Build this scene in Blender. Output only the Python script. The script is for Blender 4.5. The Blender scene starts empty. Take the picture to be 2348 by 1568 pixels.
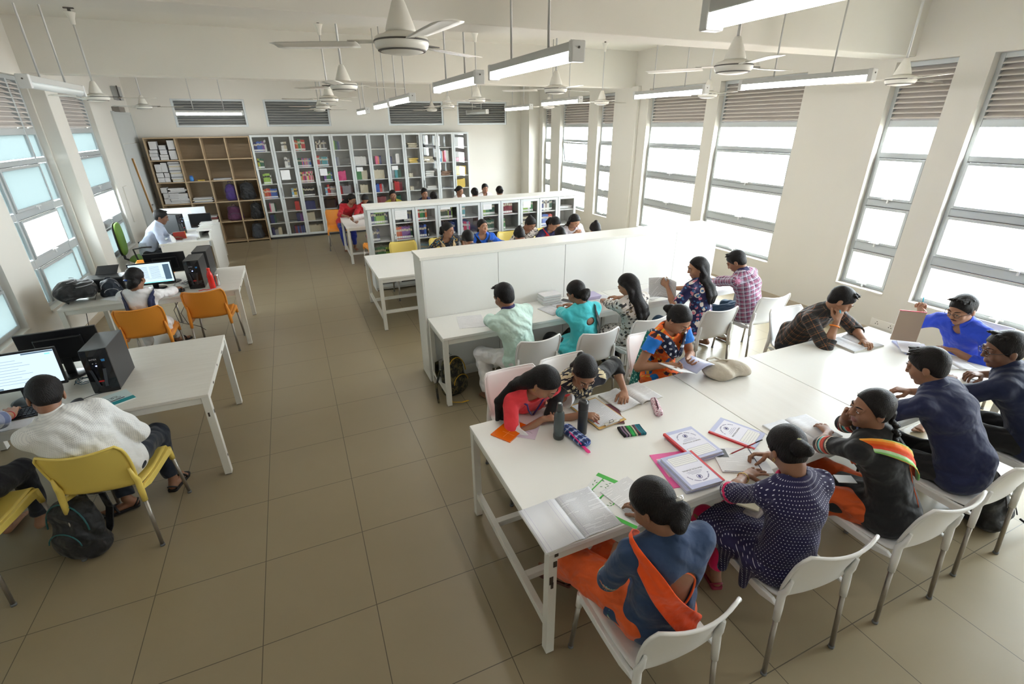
import bpy, bmesh, math, random
import numpy as np
from mathutils import Vector, Matrix, Euler
random.seed(7)
sc = bpy.context.scene
col = sc.collection

# ---------------------------------------------------------------- camera, sky, light, exposure
cam_d = bpy.data.cameras.new('camera')
cam = bpy.data.objects.new('camera', cam_d)
col.objects.link(cam)
sc.camera = cam
cam_d.sensor_width = 36.0
cam_d.sensor_fit = 'HORIZONTAL'
cam_d.lens = 1098.03 * 36.0 / 2348.0
cam_d.clip_start = 0.05
cam_d.clip_end = 200
_rot = Matrix.Rotation(-0.410, 4, 'Z') @ Matrix.Rotation(1.146, 4, 'X') @ Matrix.Rotation(-0.009, 4, 'Z')
cam.matrix_world = Matrix.Translation((0.572, -2.078, 2.539)) @ _rot

world = bpy.data.worlds.new('sky')
sc.world = world
world.use_nodes = True
_wn = world.node_tree
_wn.nodes.clear()
_o = _wn.nodes.new('ShaderNodeOutputWorld')
_b = _wn.nodes.new('ShaderNodeBackground')
_b.inputs[0].default_value = (0.87, 0.945, 1.0, 1)
_b.inputs[1].default_value = 11.0
_wn.links.new(_b.outputs[0], _o.inputs[0])

sc.view_settings.view_transform = 'Standard'
sc.view_settings.look = 'None'
sc.view_settings.exposure = 1.72
sc.view_settings.gamma = 1.0
sc.view_settings.use_curve_mapping = False
sc.cycles.max_bounces = 7
sc.cycles.diffuse_bounces = 5
sc.cycles.glossy_bounces = 3
sc.cycles.transmission_bounces = 4
sc.cycles.transparent_max_bounces = 6
sc.cycles.sample_clamp_indirect = 6.0
sc.cycles.caustics_reflective = False
sc.cycles.caustics_refractive = False

# sky portals in the right-hand window openings (they only guide the daylight sampling)
for _i, (_a, _c) in enumerate([(-3.4, -2.75), (-2.5, -1.1), (-.62, 1.03), (1.33, 1.94), (3.05, 4.57), (4.83, 6.36), (7.5, 8.1), (8.5, 9.86), (10.36, 10.84)]):
    _l = bpy.data.lights.new('window_daylight', 'AREA')
    _l.shape = 'RECTANGLE'; _l.size = _c - _a; _l.size_y = 2.0
    _l.cycles.is_portal = True
    _lo = bpy.data.objects.new('window_daylight', _l)
    col.objects.link(_lo)
    _lo.matrix_world = Matrix.Translation((7.17 + .25, (_a + _c) / 2, 1.55)) @ Matrix(((0, 0, 1, 0), (1, 0, 0, 0), (0, 1, 0, 0), (0, 0, 0, 1)))

# ---------------------------------------------------------------- materials
def srgb(c):
    return tuple(((x / 12.92) if x <= 0.04045 else ((x + 0.055) / 1.055) ** 2.4) for x in c)
def C8(r, g, b):
    return srgb((r / 255., g / 255., b / 255.))

class NT:
    def __init__(s, name):
        s.m = bpy.data.materials.new(name)
        s.m.use_nodes = True
        s.t = s.m.node_tree
        s.t.nodes.clear()
        s.out = s.n('ShaderNodeOutputMaterial')
    def n(s, typ, **kw):
        x = s.t.nodes.new(typ)
        for k, v in kw.items():
            setattr(x, k, v)
        return x
    def l(s, a, b):
        s.t.links.new(a, b)
    def put(s, sock, v):
        if v is None:
            return
        if hasattr(v, 'is_linked') or hasattr(v, 'links'):
            s.l(v, sock)
        elif isinstance(v, tuple) and len(v) == 3 and sock.type == 'RGBA':
            sock.default_value = (*v, 1)
        else:
            sock.default_value = v
    def math(s, op, a, b=None, c=None):
        x = s.n('ShaderNodeMath', operation=op)
        s.put(x.inputs[0], a); s.put(x.inputs[1], b)
        if c is not None: s.put(x.inputs[2], c)
        return x.outputs[0]
    def mix(s, f, a, b):
        x = s.n('ShaderNodeMix', data_type='RGBA')
        s.put(x.inputs[0], f); s.put(x.inputs[6], a); s.put(x.inputs[7], b)
        return x.outputs[2]
    def bsdf(s, color, rough=0.6, metal=0.0, normal=None, **kw):
        b = s.n('ShaderNodeBsdfPrincipled')
        s.put(b.inputs['Base Color'], color)
        s.put(b.inputs['Roughness'], rough)
        s.put(b.inputs['Metallic'], metal)
        for k, v in kw.items():
            s.put(b.inputs[k.replace('_', ' ')], v)
        if normal is not None:
            s.l(normal, b.inputs['Normal'])
        s.l(b.outputs[0], s.out.inputs[0])
        return b
    def noise(s, scale, detail=2, vec=None, rough=0.5):
        x = s.n('ShaderNodeTexNoise')
        x.inputs['Scale'].default_value = scale
        x.inputs['Detail'].default_value = detail
        x.inputs['Roughness'].default_value = rough
        if vec is not None: s.l(vec, x.inputs['Vector'])
        return x
    def obj(s):
        return s.n('ShaderNodeTexCoord').outputs['Object']
    def pat(s):
        a = s.n('ShaderNodeAttribute')
        a.attribute_name = 'pat'
        return a.outputs['Vector']
    def sep(s, v):
        x = s.n('ShaderNodeSeparateXYZ'); s.l(v, x.inputs[0])
        return x.outputs
    def scale(s, v, sx, sy, sz):
        x = s.n('ShaderNodeMapping'); s.l(v, x.inputs['Vector'])
        x.inputs['Scale'].default_value = (sx, sy, sz)
        return x.outputs[0]
    def bump(s, h, strength=0.3, dist=0.01):
        x = s.n('ShaderNodeBump')
        x.inputs['Strength'].default_value = strength
        x.inputs['Distance'].default_value = dist
        s.l(h, x.inputs['Height'])
        return x.outputs[0]
    def ramp(s, f, stops, interp='LINEAR'):
        x = s.n('ShaderNodeValToRGB')
        x.color_ramp.interpolation = interp
        e = x.color_ramp.elements
        while len(e) < len(stops): e.new(0.5)
        for i, (p, c) in enumerate(stops):
            e[i].position = p; e[i].color = (*c, 1)
        s.put(x.inputs[0], f)
        return x.outputs[0]

_mc = {}
def plain(name, color, rough=0.5, metal=0.0, bump=0.0, bscale=60, var=0.0, **kw):
    """plain material with an optional fine bump and gentle colour variation"""
    if name in _mc: return _mc[name]
    t = NT(name)
    c = color
    if var > 0:
        nz = t.noise(3.0, 4, t.obj())
        c = t.mix(nz.outputs[0], tuple(x * (1 - var) for x in color), tuple(min(1, x * (1 + var)) for x in color))
    nrm = None
    if bump > 0:
        nb = t.noise(bscale, 3, t.obj())
        nrm = t.bump(nb.outputs[0], bump, 0.004)
    t.bsdf(c, rough, metal, nrm, **kw)
    _mc[name] = t.m
    return t.m

def emit(name, color, strength):
    t = NT(name)
    e = t.n('ShaderNodeEmission')
    e.inputs[0].default_value = (*color, 1); e.inputs[1].default_value = strength
    t.l(e.outputs[0], t.out.inputs[0])
    return t.m

# ---------------------------------------------------------------- scene graph helpers
def tag(o, label=None, cat=None, group=None, kind=None):
    if label: o['label'] = label
    if cat: o['category'] = cat
    if group: o['group'] = group
    if kind: o['kind'] = kind
    return o

def empty(name, loc=(0, 0, 0), rz=0.0, label=None, cat=None, group=None, parent=None):
    o = bpy.data.objects.new(name, None)
    o.empty_display_size = 0.05
    col.objects.link(o)
    o.location = loc
    o.rotation_euler = (0, 0, rz)
    if parent: o.parent = parent
    return tag(o, label, cat, group)

def copy_tree(o, parent=None):
    c = o.copy()
    col.objects.link(c)
    c.parent = parent
    for ch in o.children:
        copy_tree(ch, c)
    return c

class MB:
    """collects shapes and links them as ONE mesh object"""
    def __init__(s):
        s.v = []; s.f = []; s.m = []; s.sm = []
    def add(s, vs, fs, mi=0, smooth=False):
        b = len(s.v)
        s.v.extend([tuple(p) for p in vs])
        for f in fs:
            s.f.append(tuple(i + b for i in f)); s.m.append(mi); s.sm.append(smooth)
        return s
    def box(s, x0, x1, y0, y1, z0, z1, mi=0, M=None):
        vs = [Vector((x, y, z)) for z in (z0, z1) for y in (y0, y1) for x in (x0, x1)]
        if M is not None: vs = [M @ v for v in vs]
        return s.add(vs, [(0, 2, 3, 1), (4, 5, 7, 6), (0, 1, 5, 4), (2, 6, 7, 3), (0, 4, 6, 2), (1, 3, 7, 5)], mi)
    def cbox(s, c, d, mi=0, rz=0.0, M=None):
        R = Matrix.Translation(c) @ Matrix.Rotation(rz, 4, 'Z')
        if M is not None: R = M @ R
        return s.box(-d[0] / 2, d[0] / 2, -d[1] / 2, d[1] / 2, -d[2] / 2, d[2] / 2, mi, R)
    def rings(s, rings, mi=0, smooth=True, cap=True, closed=True):
        n = len(rings[0]); b = len(s.v)
        for r in rings: s.v.extend([tuple(p) for p in r])
        for i in range(len(rings) - 1):
            for j in range(n if closed else n - 1):
                k = (j + 1) % n
                s.f.append((b + i * n + j, b + i * n + k, b + (i + 1) * n + k, b + (i + 1) * n + j))
                s.m.append(mi); s.sm.append(smooth)
        if cap and closed:
            s.f.append(tuple(b + j for j in reversed(range(n)))); s.m.append(mi); s.sm.append(False)
            s.f.append(tuple(b + (len(rings) - 1) * n + j for j in range(n))); s.m.append(mi); s.sm.append(False)
        return s
    def tube(s, pts, r, mi=0, n=10, cap=True):
        pts = [Vector(p) for p in pts]
        rs = r if isinstance(r, (list, tuple)) else [r] * len(pts)
        up = None; out = []
        for i, p in enumerate(pts):
            d = (pts[min(i + 1, len(pts) - 1)] - pts[max(i - 1, 0)])
            if d.length < 1e-9: d = Vector((0, 0, 1))
            d.normalize()
            if up is None:
                up = Vector((0, 0, 1)) if abs(d.z) < 0.9 else Vector((1, 0, 0))
            a = d.cross(up)
            if a.length < 1e-6: a = d.cross(Vector((0, 1, 0)))
            a.normalize()
            bb = a.cross(d).normalized(); up = bb
            out.append([p + (a * math.cos(t) + bb * math.sin(t)) * rs[i] for t in [2 * math.pi * j / n for j in range(n)]])
        return s.rings(out, mi, True, cap)
    def lathe(s, prof, c=(0, 0, 0), mi=0, n=20, M=None, smooth=True):
        c = Vector(c); out = []
        for r, z in prof:
            ring = [Vector((max(r, 1e-4) * math.cos(2 * math.pi * j / n), max(r, 1e-4) * math.sin(2 * math.pi * j / n), z)) for j in range(n)]
            out.append([(M @ p if M is not None else p) + c for p in ring])
        return s.rings(out, mi, smooth, True)
    def prism(s, poly, z0, z1, mi=0, M=None):
        n = len(poly)
        vs = [Vector((x, y, z0)) for x, y in poly] + [Vector((x, y, z1)) for x, y in poly]
        if M is not None: vs = [M @ v for v in vs]
        fs = [tuple(reversed(range(n))), tuple(range(n, 2 * n))] + [(i, (i + 1) % n, n + (i + 1) % n, n + i) for i in range(n)]
        return s.add(vs, fs, mi)
    def grid(s, fn, nu, nv, mi=0, smooth=True):
        b = len(s.v)
        for i in range(nu + 1):
            for j in range(nv + 1):
                s.v.append(tuple(fn(i / nu, j / nv)))
        for i in range(nu):
            for j in range(nv):
                a = b + i * (nv + 1) + j
                s.f.append((a, a + nv + 1, a + nv + 2, a + 1)); s.m.append(mi); s.sm.append(smooth)
        return s
    def build(s, name, mats, parent=None, bevel=0.0, solid=0.0, sub=0, loc=None, rz=None, offset=0.0, recalc=True):
        me = bpy.data.meshes.new(name)
        me.from_pydata(s.v, [], s.f)
        mats = mats if isinstance(mats, (list, tuple)) else [mats]
        for m in mats: me.materials.append(m)
        me.polygons.foreach_set('material_index', s.m)
        me.polygons.foreach_set('use_smooth', s.sm)
        if recalc and len(s.v) < 60000:
            b = bmesh.new(); b.from_mesh(me)
            bmesh.ops.recalc_face_normals(b, faces=b.faces)
            b.to_mesh(me); b.free()
        me.update()
        o = bpy.data.objects.new(name, me)
        col.objects.link(o)
        if parent: o.parent = parent
        if loc is not None: o.location = loc
        if rz is not None: o.rotation_euler = (0, 0, rz)
        if solid:
            md = o.modifiers.new('s', 'SOLIDIFY'); md.thickness = solid; md.offset = offset
        if sub:
            md = o.modifiers.new('u', 'SUBSURF'); md.levels = sub; md.render_levels = sub
        if bevel:
            md = o.modifiers.new('b', 'BEVEL'); md.width = bevel; md.segments = 2; md.limit_method = 'ANGLE'; md.angle_limit = 0.7
        return o

def struct(o, name=None):
    o['kind'] = 'structure'
    return o
# ---------------------------------------------------------------- soft bodies: distance field -> surface nets
def _v(p): return np.array([p[0], p[1], p[2]], dtype=np.float64)

class SDF:
    def __init__(s):
        s.P = []
        s.frames = []
    def cone(s, a, b, ra, rb, k=0.015, mi=0, fr=-1, cut=None):
        s.P.append(('cone', _v(a), _v(b), ra, rb, k, mi, fr, cut)); return s
    def chain(s, pts, rs, k=0.015, mi=0, fr=-1, cut=None):
        for i in range(len(pts) - 1):
            s.cone(pts[i], pts[i + 1], rs[i], rs[i + 1], k, mi, fr, cut)
        return s
    def ell(s, c, rad, R=None, k=0.015, mi=0, fr=-1, cut=None, sub=False):
        s.P.append(('ell', _v(c), np.array(rad, float), (np.eye(3) if R is None else np.array(R, float)), sub, k, mi, fr, cut)); return s
    def ecap(s, a, b, wa, da, wb, db, right, k=0.02, mi=0, fr=-1, cut=None):
        s.P.append(('ecap', _v(a), _v(b), (wa, da, wb, db), _v(right), k, mi, fr, cut)); return s
    def mesh(s, h, noise=0.0, nfreq=1.0, seed=0):
        los = []; his = []
        for p in s.P:
            k = p[5]
            if p[0] == 'cone':
                r = max(p[3], p[4]) + k + 2 * h
                lo = np.minimum(p[1], p[2]) - r; hi = np.maximum(p[1], p[2]) + r
            elif p[0] == 'ell':
                r = p[2].max() + k + 2 * h
                lo = p[1] - r; hi = p[1] + r
            else:
                r = max(p[3]) + k + 2 * h
                lo = np.minimum(p[1], p[2]) - r; hi = np.maximum(p[1], p[2]) + r
            los.append(lo); his.append(hi)
        sol = [i for i, p in enumerate(s.P) if not (p[0] == 'ell' and p[4])]
        LO = np.min([los[i] for i in sol], 0) - 2 * h; HI = np.max([his[i] for i in sol], 0) + 2 * h
        n = np.ceil((HI - LO) / h).astype(int) + 1
        ax = [LO[i] + h * np.arange(n[i]) for i in range(3)]
        D = np.full(n, 0.2, np.float32); RM = np.full(n, 0.2, np.float32); ID = np.zeros(n, np.int16)
        for pi, p in enumerate(s.P):
            i0 = np.maximum(np.floor((los[pi] - LO) / h).astype(int), 0)
            i1 = np.minimum(np.ceil((his[pi] - LO) / h).astype(int) + 1, n)
            if (i1 <= i0).any(): continue
            sl = tuple(slice(i0[q], i1[q]) for q in range(3))
            X = ax[0][sl[0]][:, None, None].astype(np.float32); Y = ax[1][sl[1]][None, :, None].astype(np.float32); Z = ax[2][sl[2]][None, None, :].astype(np.float32)
            if p[0] == 'cone':
                a, b = p[1], p[2]; ab = b - a; L2 = float(ab @ ab) + 1e-9
                t = ((X - a[0]) * ab[0] + (Y - a[1]) * ab[1] + (Z - a[2]) * ab[2]) / L2
                t = np.clip(t, 0, 1)
                d = np.sqrt((X - a[0] - t * ab[0]) ** 2 + (Y - a[1] - t * ab[1]) ** 2 + (Z - a[2] - t * ab[2]) ** 2) - (p[3] + t * (p[4] - p[3]))
            elif p[0] == 'ell':
                c, rad, R = p[1], p[2], p[3]
                x = X - c[0]; y = Y - c[1]; z = Z - c[2]
                q0 = (x * R[0, 0] + y * R[1, 0] + z * R[2, 0]) / rad[0]
                q1 = (x * R[0, 1] + y * R[1, 1] + z * R[2, 1]) / rad[1]
                q2 = (x * R[0, 2] + y * R[1, 2] + z * R[2, 2]) / rad[2]
                k0 = np.sqrt(q0 * q0 + q1 * q1 + q2 * q2) + 1e-6
                k1 = np.sqrt((q0 / rad[0]) ** 2 + (q1 / rad[1]) ** 2 + (q2 / rad[2]) ** 2) + 1e-6
                d = k0 * (k0 - 1) / k1
            else:
                a, b = p[1], p[2]; wa, da, wb, db = p[3]; ab = b - a; L = math.sqrt(float(ab @ ab)) + 1e-9
                u = ab / L; r = p[4] - u * (p[4] @ u); r = r / np.linalg.norm(r); f = np.cross(u, r)
                x = X - a[0]; y = Y - a[1]; z = Z - a[2]
                s_ = (x * u[0] + y * u[1] + z * u[2])
                t = np.clip(s_ / L, 0, 1)
                e = s_ - t * L
                w = wa + t * (wb - wa); dd = da + t * (db - da)
                m = np.minimum(w, dd)
                qx = (x * r[0] + y * r[1] + z * r[2]) / w; qy = (x * f[0] + y * f[1] + z * f[2]) / dd; qz = e / m
                k0 = np.sqrt(qx * qx + qy * qy + qz * qz) + 1e-6
                k1 = np.sqrt((qx / w) ** 2 + (qy / dd) ** 2 + (qz / m) ** 2) + 1e-6
                d = k0 * (k0 - 1) / k1
            cut = p[8]
            if cut is not None:
                for (cp, cn) in cut:
                    d = np.maximum(d, (X - cp[0]) * cn[0] + (Y - cp[1]) * cn[1] + (Z - cp[2]) * cn[2])
            d = d.astype(np.float32)
            A = D[sl]; k = max(p[5], 1e-4)
            if p[0] == 'ell' and p[4]:
                hh = np.maximum(k - np.abs(A + d), 0) / k
                D[sl] = np.maximum(A, -d) + hh * hh * k * 0.25
                continue
            hh = np.maximum(k - np.abs(A - d), 0) / k
            D[sl] = np.minimum(A, d) - hh * hh * k * 0.25
            rm = RM[sl]; idd = ID[sl]
            w_ = d < rm
            idd[w_] = pi; rm[w_] = d[w_]
        if noise > 0:
            rs = np.random.RandomState(seed)
            acc = np.zeros(n, np.float32)
            near = np.abs(D) < 0.03
            ii = np.nonzero(near)
            X = ax[0][ii[0]]; Y = ax[1][ii[1]]; Z = ax[2][ii[2]]
            v = 0
            for f, am in ((28, 1.0), (47, .7), (80, .4)):
                for _ in range(3):
                    w = rs.normal(size=3); w *= f * nfreq / np.linalg.norm(w)
                    w2 = rs.normal(size=3); w2 *= 11 * nfreq / np.linalg.norm(w2)
                    v = v + am * np.sin(X * w[0] + Y * w[1] + Z * w[2] + 1.5 * np.sin(X * w2[0] + Y * w2[1] + Z * w2[2]) + rs.rand() * 6)
            D[ii] += (noise * 0.35 * v).astype(np.float32)
        return s._nets(D, ID, LO, h)
    def _nets(s, D, ID, LO, h):
        S = D < 0
        c = np.zeros(tuple(np.array(D.shape) - 1), np.int8)
        offs = [(i, j, k) for i in (0, 1) for j in (0, 1) for k in (0, 1)]
        nx, ny, nz = D.shape
        for (i, j, k) in offs:
            c += S[i:nx - 1 + i, j:ny - 1 + j, k:nz - 1 + k]
        act = (c > 0) & (c < 8)
        I, J, K = np.nonzero(act)
        N = len(I)
        idx = np.full(act.shape, -1, np.int32); idx[I, J, K] = np.arange(N)
        vals = {o: D[I + o[0], J + o[1], K + o[2]] for o in offs}
        acc = np.zeros((N, 3)); cnt = np.zeros(N)
        for a in offs:
            for axn in range(3):
                if a[axn] == 0:
                    b = list(a); b[axn] = 1; b = tuple(b)
                    va, vb = vals[a], vals[b]
                    m = (va < 0) != (vb < 0)
                    t = np.where(m, va / np.where(m, va - vb, 1), 0)
                    for q in range(3):
                        acc[:, q] += np.where(m, a[q] + (t if q == axn else 0), 0)
                    cnt += m
        V = acc / cnt[:, None]
        V = (np.stack([I, J, K], 1) + V) * h + LO
        vid = ID[I, J, K]
        F = []
        for axn in range(3):
            o1, o2 = [(1, 2), (2, 0), (0, 1)][axn]
            a = [slice(None)] * 3; b = [slice(None)] * 3
            a[axn] = slice(0, -1); b[axn] = slice(1, None)
            Sa = S[tuple(a)]; Sb = S[tuple(b)]
            m = Sa != Sb
            E = np.stack(np.nonzero(m), 1)
            ok = (E[:, o1] > 0) & (E[:, o2] > 0) & (E[:, o1] < D.shape[o1] - 1) & (E[:, o2] < D.shape[o2] - 1)
            E = E[ok]
            sa = Sa[E[:, 0], E[:, 1], E[:, 2]]
            def g(d1, d2):
                e = E.copy(); e[:, o1] -= d1; e[:, o2] -= d2
                return idx[e[:, 0], e[:, 1], e[:, 2]]
            q = np.stack([g(0, 0), g(1, 0), g(1, 1), g(0, 1)], 1)
            q[~sa] = q[~sa][:, ::-1]
            F.append(q)
        F = np.concatenate(F)
        F = F[(F >= 0).all(1)]
        return V, F, vid

def sdf_object(S, name, mats, parent, h, noise=0.0, nfreq=1.0, seed=0, keepbig=False):
    V, F, vid = S.mesh(h, noise, nfreq, seed)
    org = np.array(parent.location) if parent is not None else np.zeros(3)
    mi_of = np.array([p[6] for p in S.P]); fr_of = np.array([p[7] for p in S.P])
    me = bpy.data.meshes.new(name)
    me.vertices.add(len(V)); me.vertices.foreach_set('co', (V - org).astype(np.float32).ravel())
    me.loops.add(len(F) * 4); me.polygons.add(len(F))
    me.loops.foreach_set('vertex_index', F.astype(np.int32).ravel())
    me.polygons.foreach_set('loop_start', np.arange(0, len(F) * 4, 4, dtype=np.int32))
    mats = mats if isinstance(mats, (list, tuple)) else [mats]
    for m in mats: me.materials.append(m)
    me.polygons.foreach_set('material_index', mi_of[vid[F[:, 0]]].astype(np.int32))
    me.update(calc_edges=True)
    me.polygons.foreach_set('use_smooth', np.ones(len(F), bool))
    if S.frames:
        pv = np.zeros((len(V), 3), np.float32)
        fr = fr_of[vid]
        for i, (o, u, r, R0, off) in enumerate(S.frames):
            m = fr == i
            if not m.any(): continue
            q = V[m] - o
            f = np.cross(u, r)
            if R0 > 0:
                pv[m, 0] = np.arctan2(q @ r, q @ f) * R0
                pv[m, 1] = q @ u + off
            else:
                pv[m, 0] = q @ r + (q @ f) * .35
                pv[m, 1] = q @ u + (q @ f) + off
            pv[m, 2] = i
        at = me.attributes.new('pat', 'FLOAT_VECTOR', 'POINT')
        at.data.foreach_set('vector', pv.ravel())
    o = bpy.data.objects.new(name, me)
    col.objects.link(o)
    if parent is not None: o.parent = parent
    return o
def frame_of(a, b, right, R0, off=0.0):
    a = _v(a); b = _v(b); u = (b - a) / (np.linalg.norm(b - a) + 1e-9)
    r = _v(right); r = r - u * (r @ u); r /= np.linalg.norm(r)
    return (a, u, r, R0, off)
# ---------------------------------------------------------------- people
def nrm(v):
    v = np.array(v, float); return v / (np.linalg.norm(v) + 1e-9)
def ik(a, b, l1, l2, pole):
    a = np.array(a, float); b = np.array(b, float)
    d = b - a; L = np.linalg.norm(d)
    if L > (l1 + l2) * 0.995:
        b = a + d / L * (l1 + l2) * 0.995; d = b - a; L = np.linalg.norm(d)
    x = (l1 * l1 - l2 * l2 + L * L) / (2 * L)
    hgt = math.sqrt(max(l1 * l1 - x * x, 1e-6))
    u = d / L; p = np.array(pole, float); p = p - u * (p @ u); p = nrm(p)
    return a + u * x + p * hgt, b

def hand_prims(S, w, d, n, side, curl=(0.35, 0.4, 0.3), sc_=1.0, spread=0.06, thumb=0.3, mi=0, low=False):
    d = nrm(d); n = np.array(n, float); n = nrm(n - d * (n @ d))
    tl = np.cross(d, n) * (1 if side > 0 else -1)
    w = np.array(w, float)
    S.ecap(w + d * 0.014 * sc_, w + d * 0.07 * sc_, 0.027 * sc_, 0.015 * sc_, 0.038 * sc_, 0.013 * sc_, tl, k=0.012, mi=mi)
    bases = [(.084, .029), (.088, .010), (.084, -.010), (.074, -.028)]
    Ls = [.068, .076, .070, .054]
    for i in range(4):
        b = w + (d * bases[i][0] + tl * bases[i][1]) * sc_
        ang = 0.0
        sp = spread * (1.5 - i)
        dd0 = nrm(d + tl * sp)
        pts = [b - dd0 * 0.02 * sc_, b]
        c = [x * (1 + 0.12 * i) for x in curl]
        for j, fr in enumerate((.45, .30, .25)):
            ang += c[j]
            dd = dd0 * math.cos(ang) + n * math.sin(ang)
            pts.append(pts[-1] + dd * Ls[i] * fr * sc_)
        r = .0083 * sc_ if i < 3 else .0073 * sc_
        S.chain(pts, [r * 1.1, r * 1.1, r, r * .93, r * .82], k=0.004, mi=mi)
    b = w + (d * .022 + tl * .022) * sc_
    t1 = nrm(d * .65 + tl * .65 + n * (.2 + thumb)); t2 = nrm(d * .85 + tl * (.3 - thumb * .6) + n * (.15 + thumb))
    p1 = b + t1 * .042 * sc_; p2 = p1 + t2 * .031 * sc_; p3 = p2 + nrm(t2 + d * .2) * .024 * sc_
    S.chain([b, p1, p2, p3], [.014 * sc_, .0115 * sc_, .0098 * sc_, .0082 * sc_], k=0.006, mi=mi)
    return w + d * .09 * sc_

SKIN = {}
def skin_mat(tone):
    if tone in SKIN: return SKIN[tone]
    c = {0: (0.36, 0.185, 0.11), 1: (0.27, 0.13, 0.075), 2: (0.18, 0.085, 0.05), 3: (0.45, 0.25, 0.16)}[tone]
    t = NT('skin_%d' % tone)
    nz = t.noise(14, 3, t.obj())
    cc = t.mix(nz.outputs[0], tuple(x * .86 for x in c), tuple(x * 1.12 for x in c))
    nb = t.noise(260, 2, t.obj())
    t.bsdf(cc, 0.52, 0, t.bump(nb.outputs[0], .12, .001), Subsurface_Weight=0.08, Subsurface_Scale=0.02, Specular_IOR_Level=0.4)
    SKIN[tone] = t.m
    return t.m
def hair_mat():
    if 'hair' in _mc: return _mc['hair']
    t = NT('black_hair')
    v = t.scale(t.obj(), 140, 140, 22)
    nz = t.noise(1.6, 4, v)
    cc = t.mix(nz.outputs[0], (0.002, 0.0018, 0.002), (0.014, 0.010, 0.009))
    t.bsdf(cc, 0.5, 0, t.bump(nz.outputs[0], 1.0, .006), Specular_IOR_Level=0.22)
    _mc['hair'] = t.m
    return t.m

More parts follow.
